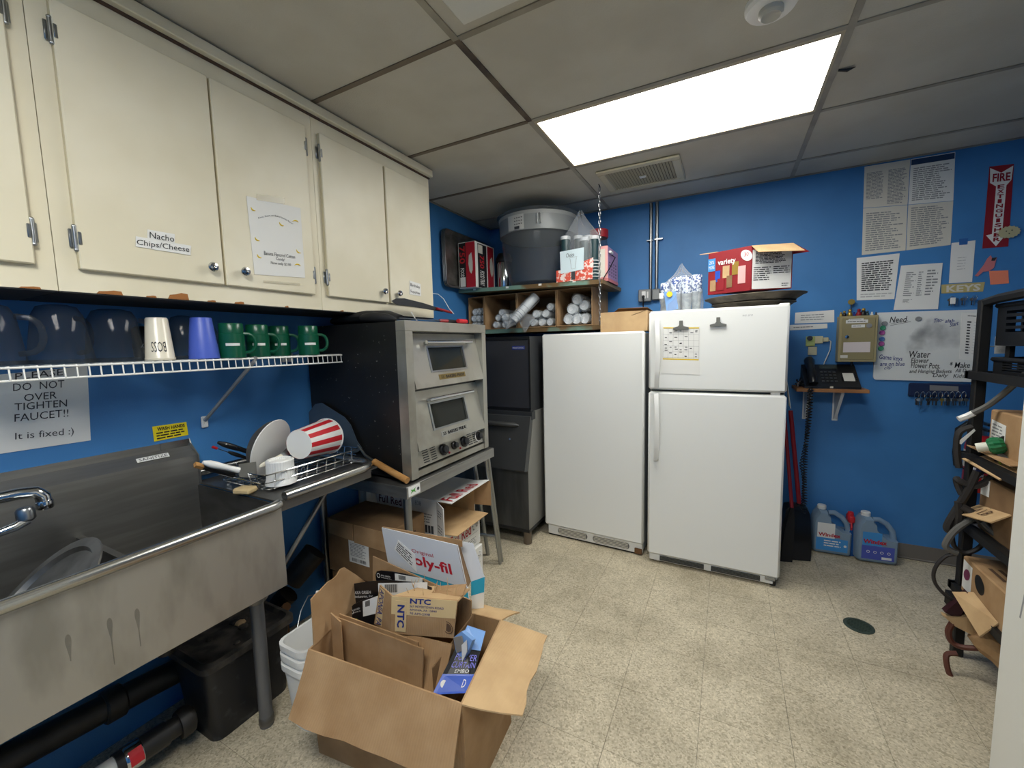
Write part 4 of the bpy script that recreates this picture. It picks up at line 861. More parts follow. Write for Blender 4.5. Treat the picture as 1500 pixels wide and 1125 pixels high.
def flap(q, nm='flap', m='kraft', t=.005, wob=.006, n=9, seed=0):
    """a cardboard sheet with slightly ragged outer edge; q = hinge a, hinge b, outer b, outer a"""
    rg = random.Random(seed); q = [Vector(p) for p in q]; nrm = (q[1]-q[0]).cross(q[3]-q[0]).normalized(); vs = []
    for j in range(4):
        for i in range(n):
            a, b = i/(n-1), j/3; p = bil(q, a, b); 
            if j == 3: p += (q[3]-q[0]).normalized()*rg.uniform(-wob, wob)
            vs.append(p+nrm*.006*math.sin(PI*b)*math.sin(4*a+seed))
    N_ = 4*n; vs += [v+nrm*t for v in vs]; fs = []
    for j in range(3):
        for i in range(n-1): k = j*n+i; fs += [(k, k+1, k+n+1, k+n), (N_+k+n, N_+k+n+1, N_+k+1, N_+k)]
    for i in range(n-1): fs += [(i, N_+i, N_+i+1, i+1), (3*n+i, 3*n+i+1, N_+3*n+i+1, N_+3*n+i)]
    for j in range(3): fs += [(j*n, (j+1)*n, N_+(j+1)*n, N_+j*n), (j*n+n-1, N_+j*n+n-1, N_+(j+1)*n+n-1, (j+1)*n+n-1)]
    return MB().add(vs, fs).build(nm, m, bx, 30)
flap([FL, FR, Vector((-.640, .815, .245)), Vector((-1.225, .735, .250))], m='kraft', seed=1)
flap([FR, BR, Vector((-.555, 1.29, .385)), Vector((-.505, .972, .372))], m='kraft light', seed=2)
flap([FL+Vector((0, .02, 0)), BL, Vector((-1.315, 1.055, .585)), Vector((-1.285, .885, .560))], m='kraft', seed=3)
flap([BR, lerp(BR, BL, .35), lerp(BR, BL, .35)+Vector((.04, .10, -.03)), BR+Vector((.03, .10, -.02))], m='kraft light', seed=4)
# contents of the box, each a thing of its own
def sheet(name, label, q, m='kraft', t=.005, cat='cardboard'):
    o = MB().slab(q, t).build(name, m); return place(o, label, cat)
def yq(y, *ps, y2=None): return [PY(y if y2 is None or i < 2 else y2, *p) for i, p in enumerate(ps)]
sheet('cardboard_sheet', 'flat brown cardboard panel standing at the front inside the box', yq(.985, (489, 903), (620, 951), (618, 1010), (488, 962)))
sheet('cardboard_sheet', 'second brown cardboard panel just behind the front one', yq(1.005, (490, 897), (612, 941), (612, 990), (490, 950)))
sheet('cardboard_sheet', 'narrow brown cardboard strip leaning inside the left end of the box', [Vector((-1.27, .95, .47)), Vector((-1.22, .95, .45)), Vector((-1.22, .95, .25)), Vector((-1.27, .95, .25))])
sheet('cardboard_sheet', 'wide brown cardboard panel sloping down behind the two front panels', [Vector((-1.08, 1.03, .415)), Vector((-.80, 1.05, .435)), Vector((-.82, .98, .22)), Vector((-1.06, .97, .22))], 'kraft')
sheet('cardboard_sheet', 'cardboard panel standing on edge beside the blue package', [Vector((-.845, 1.00, .37)), Vector((-.79, 1.17, .47)), Vector((-.80, 1.17, .2)), Vector((-.84, 1.00, .2))], 'kraft dark')
sheet('cardboard_sheet', 'tall brown cardboard panel behind the blister packs', yq(1.19, (546, 815), (690, 880), (690, 930), (546, 930)), 'kraft')
# NTC printed carton, torn
A, B, C, D_ = PY(1.02, 574, 873), PY(1.06, 670, 880), PY(1.06, 664, 935), PY(1.02, 573, 928)
t = thing('torn_carton', 'torn small carton with blue NTC tape on top of the packaging', 'carton', (C+D_)/2)
fr = MB().slab([A, B, C, D_], .005).build('front_panel', 'kraft', t)
TB = sub([A, B, C, D_], 0, 0, 1, .47); tp = MB().slab([p+Vector((0, -.0015, 0)) for p in TB], .001).build('tape', 'tape kraft', fr)
mb = MB(); lettering(mb, 'NTC', [p+Vector((0, -.002, 0)) for p in sub(TB, .30, .02, .62, .32)], bold=.03); 
for i, s in enumerate(('367 MEYERTOWN ROAD', 'APONIA, PA 15840', '70 APS-2998')): lettering(mb, s, [p+Vector((0, -.002, 0)) for p in sub(TB, .30, .40+i*.20, .82-i*.1, .53+i*.20)])
mb.build('lettering', 'ink blue', tp)
V1 = sub([A, B, C, D_], .07, .10, .25, .92); tp2 = MB().slab([p+Vector((0, -.0025, 0)) for p in V1], .001).build('tape', 'tape kraft', fr)
mb = MB(); W = [V1[1], V1[2], V1[3], V1[0]]; lettering(mb, 'NTC', [p+Vector((0, -.003, 0)) for p in sub(W, .12, .15, .85, .80)], bold=.03); mb.build('lettering', 'ink blue', tp2)
c = bil([A, B, C, D_], .90, .72); MB().lathe([(.019, 0), (.022, 0)], c+Vector((0, -.0015, 0)), (0, -1, 0), 24).lathe([(1e-4, 0), (.015, 0)], c+Vector((0, -.001, 0)), (0, -1, 0), 12).build('stamp', 'print brown', fr)
E1, E2 = PY(1.05, 556, 857), PY(1.05, 548, 914)
sp_ = MB().slab([E1, A, D_, E2], .005).build('side_panel', 'kraft', t); W = sub([E1, A, D_, E2], .08, .03, .45, .95); MB().slab([p+Vector((0, -.0015, 0)) for p in W], .001).build('tape', 'tape kraft', sp_)
mb = MB(); lettering(mb, 'APONIA, PA', [p+Vector((0, -.003, 0)) for p in (W[1], W[2], W[3], W[0])], off=.001); mb.build('lettering', 'ink blue', sp_)
MB().slab([A, B, B+Vector((-.01, .09, -.01)), A+Vector((.06, .10, .0))][::-1], .005).build('top_flap', 'kraft light', t)
MB().slab([A+Vector((.14, .08, .030)), B+Vector((-.01, .07, .018)), B+Vector((.0, .03, .0)), A+Vector((.12, .05, .0))], .005).build('top_flap', 'kraft', t)
fr_ = MB()
for k in range(14):
    p = lerp(A, B, .12+.85*random.random())+Vector((0, random.uniform(0, .08), .01)); fr_.tube([p, p+Vector((random.uniform(-.01, .01), random.uniform(-.01, .01), random.uniform(.02, .035)))], [.0016, .0004], 4)
fr_.build('torn_fibres', 'kraft light', t, kind='stuff')
# blister packs
def blister(label, q, txt_s):
    t = thing('blister_pack', label, 'packaging', (q[2]+q[3])/2, 'black blister packs in the box'); q = [Vector(p) for p in q]
    bd = [bil(q, .0, .30), bil(q, .04, .12), bil(q, .12, .05), bil(q, .35, 0), bil(q, .62, 0), bil(q, .88, .06), bil(q, 1, .20), q[2], q[3]]
    n = (q[3]-q[0]).cross(q[1]-q[0]).normalized(); MB().prism(bd, -n*.003).build('backing_card', 'pack black', t)
    w = [p+n*.001 for p in sub(q, .42, .05, .96, .60)]; MB().slab(w, .0008).build('white_panel', 'white paper', t)
    mb = MB()
    for k in range(12): mb.quad([p+n*.002 for p in sub(q, .50+k*.012, .08, .507+k*.012, .28)])
    mb.build('barcode', 'ink black', t)
    MB().slab([p+n*.001 for p in sub(q, .05, .62, .22, 1)], .0008).build('lime_panel', 'lime', t)
    c = bil(q, .07, .30)+n*.001; MB().lathe([(.007, 0), (.0095, 0)], c, n, 18).build('logo_ring', 'white paper', t)
    mb = MB(); lettering(mb, 'AXA GREEN', [p+n*.001 for p in sub(q, .13, .22, .33, .29)]); lettering(mb, 'Industries, Inc.', [p+n*.001 for p in sub(q, .13, .32, .36, .39)]); mb.build('lettering', 'white paper', t)
blister('black and white blister pack with barcode standing in the box', yq(1.10, (505, 852), (632, 850), (632, 905), (508, 915)), 1)
blister('dark blister pack with lime corner in front of the barcode pack', yq(1.075, (512, 886), (560, 868), (560, 915), (514, 922)), 1)
blister('black curved blister pack behind the barcode pack', yq(1.155, (549, 833), (622, 846), (622, 880), (552, 862)), 1)
# flattened poly-fil carton
yq1 = 1.235
F4 = [PY(yq1, 559, 773), PY(yq1, 670, 799), PY(yq1, 684, 862), PY(yq1, 569, 828)]
t = thing('flattened_carton', 'flattened white and teal Poly-fil carton standing at the back of the box', 'carton', (F4[2]+F4[3])/2)
f = MB().slab(F4, .004).build('white_panel', mat('coated white', 'ccd0d6', .5), t)
mb = MB(); lettering(mb, 'Original', sub(F4, .38, .36, .66, .48)); lettering(mb, 'Poly-fil', sub(F4, .28, .50, .86, .84), bold=.025); mb.build('lettering', 'ink red', f)
sq = [bil(F4, s, tt)+Vector((0, -.001, 0)) for s, tt in ((.20, .26), (.34, .36), (.45, .88), (.22, .42))]
st = MB().slab([bil(F4, *p)+Vector((0, -.003, 0)) for p in ((.22, .22), (.42, .50), (.40, .95), (.14, .50))], .0008).build('shipping_sticker', 'white paper', f)
mb = MB(); q = [bil(F4, .22, .27), bil(F4, .39, .51), bil(F4, .37, .86), bil(F4, .16, .50)]; textlines(mb, [p+Vector((0, -.0032, 0)) for p in q], 5, words=3, seed=8); mb.build('print', 'ink black', st)
LB = [F4[3]+Vector((.02, .004, 0)), F4[2]+Vector((0, .004, 0)), Vector((F4[2].x+.02, yq1+.004, .30)), Vector((F4[3].x+.02, yq1+.004, .30))]
MB().slab(LB, .004).build('lower_panel', 'white paper', t); MB().slab([p+Vector((0, -.001, 0)) for p in sub(LB, .0, .0, 1, .30)], .001).build('teal_band', 'teal', t)
sc_ = MB()
for k in range(6): sc_.lathe([(1e-4, 0), (.033, 0)], bil(LB, (k+.5)/6, .28)+Vector((0, -.0015, 0)), (0, -1, 0), 16)
sc_.build('scallops', 'teal', t, kind='stuff')
R4 = [PY(1.30, 672, 793), PY(1.33, 693, 796), PY(1.33, 710, 845), PY(1.30, 690, 852)]; MB().slab(R4, .004).build('side_panel', 'coated white', t)
MB().slab([F4[1]+Vector((0, .001, 0)), R4[0], R4[3], F4[2]+Vector((0, .001, 0))], .003).build('inner_edge', 'kraft dark', t)
MB().slab([F4[0]+Vector((.0, .004, .003)), F4[1]+Vector((0, .03, .006)), F4[1]+Vector((0, .03, -.02)), F4[0]+Vector((0, .004, -.01))], .004).build('back_panel', 'kraft', t)
S4 = [R4[3], R4[2], PY(1.33, 706, 945), PY(1.30, 690, 945)]
MB().slab([p+Vector((0, .002, 0)) for p in S4], .003).build('lower_panel', 'white paper', t)
MB().slab([p+Vector((0, .0, 0)) for p in sub(S4, 0, 0, 1, .22)], .001).build('teal_band', 'teal', t); MB().slab([p+Vector((0, .0, 0)) for p in sub(S4, 0, .58, 1, 1)], .001).build('teal_band', 'teal', t)
# blue curtain package and crumpled strip
A, B, C, D_ = Vector((-.79, 1.13, .455)), Vector((-.735, 1.16, .43)), Vector((-.70, 1.00, .34)), Vector((-.81, .95, .33))
t = thing('blue_package', 'glossy blue and black curtain package sliding down inside the box', 'package', D_)
f = MB().slab([A, B, C, D_], .006).build('front_film', 'pack black', t)
n = (D_-A).cross(B-A).normalized()*.001
MB().slab([p+n for p in sub([A, B, C, D_], 0, 0, 1, .34)], .0008).build('sky_print', 'pack sky', f); MB().slab([p+n for p in sub([A, B, C, D_], 0, .72, 1, 1)], .0008).build('blue_print', 'pack blue', f)
mb = MB(); lettering(mb, 'POWER', [p+n for p in sub([A, B, C, D_], .15, .42, .95, .52)]); lettering(mb, 'CURTAIN', [p+n for p in sub([A, B, C, D_], .15, .54, .95, .63)]); mb.build('lettering', mat('ink violet', '7a78d8', .5), f)
mb = MB(); lettering(mb, 'EMBO', [p+n*2 for p in sub([A, B, C, D_], .35, .65, .8, .705)]); lettering(mb, 'D', [p+n*2 for p in sub([A, B, C, D_], .72, .80, .82, .92)]); mb.build('lettering', 'white paper', f)
c = bil([A, B, C, D_], .18, .86)+n*1.5; MB().lathe([(1e-4, 0), (.011, 0)], c, n, 16).build('round_badge', 'white paper', f)
t = thing('blue_wrapper', 'crumpled pale blue cardboard wrapper above the blue package', 'wrapper', Vector((-.80, 1.08, .46)))
P_ = [PY(1.06, *p) for p in ((664, 934), (676, 925), (692, 938), (684, 958), (677, 972), (668, 955))]
MB().prism(P_, (.0, .02, -.008)).build('outer_face', 'pack sky', t); MB().slab([PY(1.058, 664, 934), PY(1.05, 676, 932), PY(1.05, 680, 952), PY(1.058, 669, 957)], .003).build('inner_face', mat('wrapper grey', '8f8a82', .8), t); MB().slab([PY(1.05, 676, 945), PY(1.05, 683, 938), PY(1.05, 684, 955), PY(1.05, 677, 970)], .003).build('white_edge', 'white paper', t)

# ------------------------------------------------------------------ ice machine
im = thing('ice_machine', 'dark ice machine with a slanted bin door in the back corner', 'ice machine', (-1.58, 2.95, 0))
IX0, IX1 = -1.955, -1.222
MB().box((IX0, 2.66, .955), (IX1-.01, 3.36, 1.492)).build('head_body', 'charcoal', im)
hd = MB().rbox((IX0+.01, 2.640, .975), (IX1-.02, 2.66, 1.470), .004).build('head_panel', mat('panel steel', '46474c', .38, .5), im)
MB().box((IX0, 2.636, 1.470), (IX1-.01, 2.66, 1.492)).box((IX0, 2.636, .955), (IX1-.01, 2.66, .975)).box((IX1-.02, 2.636, .975), (IX1-.008, 2.66, 1.470)).build('head_trim', 'black plastic', im)
q = RB(2.639, -1.372, 1.425, -1.272, 1.398); o = MB().slab(q, .001).build('badge', 'ink blue', hd); mb = MB(); lettering(mb, 'MANITOWOC', sub(q, .06, .25, .94, .75)); mb.build('lettering', 'print pale', o)
MB().box((IX0, 2.62, .955), (IX1+.005, 2.68, .90)).build('bin_lip', 'charcoal', im)
# bin
bn = [(2.555, .115), (2.555, .545), (2.66, .955), (3.34, .955), (3.34, .115)]
MB().prism([Vector((IX0, y, z)) for y, z in bn], (IX1-IX0, 0, 0)).build('bin_body', mat('bin steel', '8f8e88', .4, .5), im)
MB().prism([Vector((IX0, 2.553, .118)), Vector((IX1-.002, 2.553, .118)), Vector((IX1-.002, 2.553, .54)), Vector((IX0, 2.553, .54))], (0, .003, 0)).build('bin_front', mat('bin front', '5c5c5a', .36, .5, col2='4a4a49', nscale=5, stretch=(2, 1, .4)), im)
dn = MB(); dn.prism([Vector((IX0+.01, 2.500, .555)), Vector((IX0+.01, 2.490, .565)), Vector((IX0+.01, 2.600, .925)), Vector((IX0+.01, 2.640, .930)), Vector((IX0+.01, 2.545, .555))], (IX1-IX0-.008, 0, 0)); dd = dn.build('bin_door', mat('bin door', '454646', .34, .35), im)
MB().tube([(IX0+.12, 2.575, .865), (IX1-.11, 2.572, .865), (IX1-.08, 2.580, .862)], [.018, .018, .006], 10).build('door_pull', 'bin door', dd, True)
MB().box((IX0, 2.550, .095), (IX1+.002, 3.34, .118)).build('bin_base', 'black plastic', im)
for x in (IX0+.05, IX1-.03):
    for y in (2.585, 3.29): MB().lathe([(.024, 0), (.030, .004), (.030, .095)], (x, y, 0), n=16).build('foot', mat('foot bronze', '6d6256', .4, .5), im, 40)
MB().tube([(-1.345, 2.515, .775), (-1.335, 2.50, .78)], .007, 8).build('knob', 'chrome', im, True)

# ------------------------------------------------------------------ upright freezer and refrigerator
fz = thing('upright_freezer', 'plain white upright freezer left of the refrigerator', 'freezer', (-.832, 3.06, 0))
RF = Matrix.Translation((-1.193, 2.760, 0)) @ Matrix.Rotation(-.050, 4, 'Z')
W_ = .725
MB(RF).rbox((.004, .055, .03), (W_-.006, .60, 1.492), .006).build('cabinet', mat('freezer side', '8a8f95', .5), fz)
MB(RF).rbox((0, 0, .085), (W_, .052, 1.503), .012).build('door', 'white enamel', fz, 40)
kp = MB(RF).rbox((.02, .02, .012), (W_-.01, .06, .082), .004).build('kick_plate', 'white plastic', fz)
for u0, u1 in ((.10, .33), (.37, .63)):
    g = MB(RF); n = 20; r_ = .026; pts = []
    for i in range(n):
        a = 2*PI*i/n; cx = (u1-r_ if math.cos(a) > 0 else u0+r_); pts.append((cx+r_*math.cos(a), .0195, .047+r_*math.sin(a)))
    g.prism(pts, (0, .004, 0)); gr = g.build('grille', 'grille grey', kp)
    for k in range(5): MB(RF).box((u0+.008, .014, .026+k*.0105), (u1-.008, .0195, .030+k*.0105)).build('louvre', 'old paper', gr)
MB(RF).box((.02, .03, 0), (W_-.02, .59, .012)).build('base', 'black plastic', fz)
MB(RF).rbox((W_-.06, .012, .010), (W_-.01, .02, .05), .004).build('rust_patch', 'rust', kp)

rf = thing('refrigerator', 'white two-door refrigerator with handles, right of the freezer', 'refrigerator', (-.07, 3.03, 0))
X0, X1, YD = -.436, .294, 2.680
MB().rbox((X0+.004, YD+.065, .02), (X1-.004, 3.395, 1.600), .006).build('cabinet', 'white enamel', rf)
MB().box((X0+.01, YD+.052, .04), (X1-.01, YD+.066, 1.60)).build('gasket', 'grille grey', rf)
dU = MB().rbox((X0, YD, 1.136), (X1, YD+.055, 1.618), .012).build('freezer_door', 'white enamel', rf, 40)
dL = MB().rbox((X0, YD, .062), (X1, YD+.055, 1.122), .012).build('fridge_door', 'white enamel', rf, 40)
def fhandle(z0, z1, par, up):
    x = -.385; g = MB(); n = 9; pts = []
    for i in range(n):
        t = i/(n-1); pts.append(Vector((x+.012*math.sin(PI*t), YD-.012-.030*math.sin(PI*t)**.5, z0+(z1-z0)*t)))
    vs = []; fs = []
    for p in pts: vs += [p+Vector((-.013, .004, 0)), p+Vector((.013, .004, 0)), p+Vector((.013, -.008, 0)), p+Vector((-.013, -.008, 0))]
    for i in range(n-1): fs += [(4*i+k, 4*i+(k+1) % 4, 4*i+4+(k+1) % 4, 4*i+4+k) for k in range(4)]
    fs += [(0, 1, 2, 3), (4*n-4, 4*n-3, 4*n-2, 4*n-1)]; g.add(vs, fs)
    g.rbox((x-.014, YD-.018, z0-.005), (x+.014, YD+.001, z0+.02), .004); g.rbox((x-.014, YD-.018, z1-.02), (x+.014, YD+.001, z1+.005), .004); g.build('handle', 'white plastic', par, 40)
fhandle(1.150, 1.560, dU, 1); fhandle(.690, 1.110, dL, 0)
kp = MB().rbox((X0+.01, YD+.025, .012), (X1-.03, YD+.06, .058), .004).build('kick_plate', 'white plastic', rf)
for u0, u1 in ((-.36, -.10), (-.06, .20)):
    gr = MB().box((u0, YD+.024, .020), (u1, YD+.026, .050)).build('grille', 'black', kp)
    for k in range(4): MB().box((u0, YD+.018, .021+k*.008), (u1, YD+.024, .024+k*.008)).build('louvre', 'grille grey', gr)
MB().rbox((X1-.075, YD+.01, 1.120), (X1-.03, YD+.03, 1.137), .003).build('hinge', 'white plastic', rf); MB().rbox((X1-.07, YD+.01, .04), (X1-.02, YD+.05, .062), .003).build('hinge', 'dull chrome', rf)
MB().cyl((X1-.03, YD+.05, 0), (X1-.03, YD+.05, .03), .018, n=12).build('foot', 'black plastic', rf); MB().cyl((X0+.04, YD+.06, 0), (X0+.04, YD+.06, .03), .018, n=12).build('foot', 'black plastic', rf)
MB().rbox((X1-.05, YD+.02, 1.60), (X1-.0, YD+.11, 1.625), .004).build('hinge_cap', 'white plastic', rf)
# calendar and two magnetic clips
YP = YD-.0015
q = ony(YP, (970, 478), (1026, 478), (1025, 549), (969, 547)); cal = paper('calendar_sheet', 'white schedule sheet clipped to the freezer door', 'calendar', q)
mb = MB(); mb.quad([p+Vector((0, -.0006, 0)) for p in sub(q, .03, .02, .97, .045)]); mb.quad([p+Vector((0, -.0006, 0)) for p in sub(q, .03, .675, .97, .70)]); mb.build('yellow_rules', 'banana', cal)
mb = MB()
for k in range(8): mb.quad([p+Vector((0, -.0006, 0)) for p in sub(q, .03+k*.134, .05, .034+k*.134, .67)])
for k in range(6): mb.quad([p+Vector((0, -.0006, 0)) for p in sub(q, .03, .05+k*.12, .97, .053+k*.12)])
mb.build('grid_lines', 'print grey', cal)
mb = MB()
for i in range(7):
    for k in range(random.randint(2, 5)): v = .08+random.random()*.55; u = .06+i*.134+random.random()*.02; mb.quad([p+Vector((0, -.0008, 0)) for p in sub(q, u, v, u+.05+random.random()*.03, v+.014)])
mb.build('entries', 'print', cal)
def clip(u, v, label):
    c = PY(YP-.002, u, v); t = thing('magnet_clip', label, 'magnetic clip', c); mt = mat('clip grey', '75756d', .45, .6)
    MB().prism([c+Vector((a, 0, b)) for a, b in ((-.043, -.012), (.043, -.012), (.043, -.001), (.016, .006), (.012, .012), (-.012, .012), (-.016, .006), (-.043, -.001))], (0, -.008, 0)).build('jaw', mt, t)
    MB().rbox(c+Vector((-.010, -.007, .010)), c+Vector((.010, 0, .040)), .002).build('tab', mt, t)
clip(997.5, 479.5, 'grey magnetic clip holding the schedule sheet'); clip(1052, 475, 'empty grey magnetic clip on the freezer door')
mb = MB(); lettering(mb, 'we are', RB(YD-.0006, .07, 1.572, .12, 1.562), off=.0004, shear=.3); mb.build('scrawl', 'print pale', dU)
# sheets hanging on the refrigerator's right side
o = paper('side_sheet', 'white sheet hanging from the right side of the refrigerator', 'paper', [Vector((X1+.004, 2.76, 1.22)), Vector((X1+.012, 2.90, 1.22)), Vector((X1+.035, 2.90, 1.04)), Vector((X1+.030, 2.76, 1.04))])

# ------------------------------------------------------------------ on top of the freezer and refrigerator
t = thing('cardboard_box', 'small open brown box on top of the freezer', 'box', (-.62, 2.93, 1.505))
a, b_, c, d = -.772, -.464, 2.80, 3.10; z0, z1 = 1.505, 1.636; g = MB()
g.box((a, c, z0), (b_, c+.005, z1)); g.box((a, d-.005, z0), (b_, d, z1)); g.box((a, c+.005, z0), (a+.005, d-.005, z1)); g.box((b_-.005, c+.005, z0), (b_, d-.005, z1)); g.box((a+.005, c+.005, z0), (b_-.005, d-.005, z0+.005)); g.build('carton_body', 'kraft light', t)
MB().slab([(a, d-.005, z1), (b_, d-.005, z1), (b_-.03, d-.12, z1+.03), (a+.08, d-.12, z1+.035)][::-1], .004).build('flap', 'kraft dark', t)
MB().slab([(b_-.005, c, z1), (b_-.005, d, z1), (b_-.10, d, z1-.03), (b_-.10, c, z1-.03)], .004).build('flap', 'kraft dark', t)
ZF = 1.602
# dark pizza pans in a stack, then the variety box
def round_pan(label, c, r, z, tilt=0):
    M = Matrix.Translation((c[0], c[1], z)) @ Matrix.Rotation(tilt, 4, 'Y'); t = thing('pizza_pan', label, 'pan', (c[0], c[1], z), 'dark round pans on the refrigerator')
    MB(M).lathe([(r*.82, 0), (r*.97, .026), (r*1.02, .030), (r*1.02, .034), (r*.96, .031), (r*.81, .005), (1e-4, .005)], n=44).build('pan_body', 'pan dark', t, 30)
    MB(M).lathe([(r*1.0, .0315), (r*1.024, .0315), (r*1.024, .0345), (r*1.0, .0345), (r*1.0, .0315)], n=44).build('pan_rim', 'pan rim', t, 40)
for i in range(3): round_pan(['dark round pan at the bottom of the stack on the refrigerator', 'dark round pan second from the bottom on the refrigerator', 'dark round pan third from the bottom on the refrigerator'][i], (.13, 3.02), .225, 1.620+i*.0135)
round_pan('widest dark round pan on top of the stack under the variety box', (.135, 3.00), .268, 1.662, -.02)
round_pan('dark round pan on top of the pan stack, holding the variety box', (.135, 3.0), .262, 1.674, -.02) if False else None
VX0, VX1, VY0, VY1, VZ0, VZ1 = -.085, .285, 2.83, 3.07, 1.700, 1.955
t = thing('snack_box', 'open dark red variety snack box on the pan stack', 'box', (.10, 2.95, VZ0))
def VP(u, v, s): return PY(VY0, u, v)
# corner edge of the box nearest the camera and two faces
e0, e1 = PY(2.78, 1099, 425), PY(2.78, 1097, 360); ex, ey = e0.x, 2.78
l0 = Vector((ex-.225, ey+.10, e0.z-.002)); r0 = Vector((ex+.205, ey+.06, e0.z)); H = e1.z-e0.z
c0 = Vector((ex, ey, e0.z)); up = Vector((0, 0, H)); bk = l0+(r0-c0)
g = MB(); mred = mat('snack red', '8a1620', .45)
for p, q_ in ((l0, c0), (c0, r0), (r0, bk), (bk, l0)): g.slab([p+up, q_+up, q_, p], .004)
g.slab([l0, c0, r0, bk], .004); bd = g.build('carton_body', mred, t)
lf = [l0+up, c0+up, c0, l0]; nl = (lf[3]-lf[0]).cross(lf[1]-lf[0]).normalized()*.001
rf_ = [c0+up, r0+up, r0, c0]; nr = (rf_[3]-rf_[0]).cross(rf_[1]-rf_[0]).normalized()*.001
mb = MB(); lettering(mb, 'variety', sub(lf, .24, .20, .66, .36), off=.003, bold=.02); mb.build('lettering', 'white paper', bd)
MB().slab([p+nl*3 for p in sub(lf, .0, .14, .18, .44)], .001).build('blue_panel', 'label blue', bd); mb = MB(); lettering(mb, '25%', [p+nl*3 for p in sub(lf, .03, .19, .15, .27)]); lettering(mb, 'MORE', [p+nl*3 for p in sub(lf, .02, .31, .16, .39)]); mb.build('lettering', 'white paper', bd)
MB().lathe([(1e-4, 0), (.026, 0)], bil(lf, .90, .20)+nl*3, nl, 20, 1, 1.4).build('count_badge', 'white paper', bd); mb = MB(); lettering(mb, '30', [p+nl*4 for p in sub(lf, .85, .13, .95, .22)]); mb.build('lettering', 'ink red', bd)
for i, (u, v, w, h, col) in enumerate(((.18, .45, .12, .26, 'pack blue'), (.36, .36, .16, .28, 'kraft light'), (.58, .30, .15, .30, 'gold'), (.72, .42, .17, .40, 'pale pink'), (.06, .66, .14, .26, 'kraft'), (.24, .64, .16, .28, 'dark red'), (.46, .60, .13, .28, 'kraft dark'))):
    MB().slab([p+nl*(2.5+i*.2) for p in sub(lf, u, v, u+w, v+h)], .0006).build('snack_print', col, bd)
MB().slab([p+nr*3 for p in sub(rf_, .03, .10, .97, .98)], .001).build('nutrition_panel', 'white paper', bd)
mb = MB(); textlines(mb, [p+nr*3 for p in sub(rf_, .10, .14, .92, .42)], 9, words=9, fill=.6); textlines(mb, [p+nr*3 for p in sub(rf_, .06, .48, .50, .80)], 7, words=3); textlines(mb, [p+nr*3 for p in sub(rf_, .54, .48, .94, .66)], 4, words=3); textlines(mb, [p+nr*3 for p in sub(rf_, .75, .86, .92, .95)], 2, words=5); mb.build('print', 'print', bd)
MB().slab([c0+up, r0+up, r0+up+Vector((.045, -.085, -.062)), c0+up+Vector((.030, -.090, -.055))], .003).build('top_flap', 'kraft light', t)
MB().slab([r0+up, bk+up, bk+up+Vector((.10, .02, -.05)), r0+up+Vector((.075, -.02, -.06))], .003).build('side_flap', mred, t)
MB().slab([l0+up, l0+up+(bk-l0)*.5, l0+up+(bk-l0)*.5+Vector((-.06, 0, .01)), l0+up+Vector((-.05, .0, -.0))], .003).build('side_flap', 'kraft light', t)
# bag of patterned cups
t = thing('cup_bag', 'clear bag of blue patterned paper cups on the refrigerator', 'cups', (-.28, 2.92, ZF+.016))
zb = ZF+.016
for i, (x, y, h) in enumerate(((-.37, 2.92, .19), (-.305, 2.90, .215), (-.24, 2.90, .21), (-.185, 2.92, .225), (-.33, 2.98, .22), (-.26, 2.98, .235))):
    s = MB().lathe([(.024, 0), (.031, h*.55)], (x, y, zb), n=18).build('cup_sleeve', 'cup grey', t, 40)
    MB().lathe([(.031, h*.55), (.033, h), (.030, h+.004), (1e-4, h-.004)], (x, y, zb), n=18).build('cup_top', 'cup blue', s, 40)
def crumple(mb, c, sx, sy, h, seed, amp=.16, n=26, m=12, top=.55):
    """thin plastic bag draped round things: a wavy closed shell gathered at the top"""
    rg = random.Random(seed); ph = [rg.uniform(0, 6.28) for _ in range(8)]; vs = []; fs = []
    for j in range(m):
        t_ = j/(m-1); r = 1 if t_ < top else max(.06, 1-((t_-top)/(1-top))**1.3)
        for k in range(n):
            a = 2*PI*k/n; w = 1+amp*(math.sin(3*a+ph[0]+4*t_)*.4+math.sin(7*a+ph[1]-6*t_)*.35+math.sin(13*a+ph[2]+9*t_)*.25)
            vs.append(Vector(c)+Vector((sx*r*w*math.cos(a), sy*r*w*math.sin(a), h*t_*(1+.10*math.sin(2*a+ph[3])*t_))))
    for j in range(m-1): fs += [(j*n+k, j*n+(k+1) % n, (j+1)*n+(k+1) % n, (j+1)*n+k) for k in range(n)]
    return mb.add(vs, fs)
crumple(MB(), (-.278, 2.94, zb), .125, .085, .29, 3).build('plastic_bag', 'clear film', t, 60)
MB().slab([(-.375, 2.870, zb+.135), (-.300, 2.856, zb+.130), (-.285, 2.856, zb+.02), (-.355, 2.864, zb+.005)], .001).build('bag_print', 'pack sky', t)
MB().lathe([(1e-4, 0), (.018, 0)], (-.338, 2.852, zb+.115), (0, -1, 0), 14).build('yellow_badge', 'banana', t)
MB().slab([(-.40, 2.846, zb+.125), (-.375, 2.846, zb+.125), (-.375, 2.846, zb+.09), (-.40, 2.846, zb+.09)], .001).build('bag_tag', 'white paper', t)

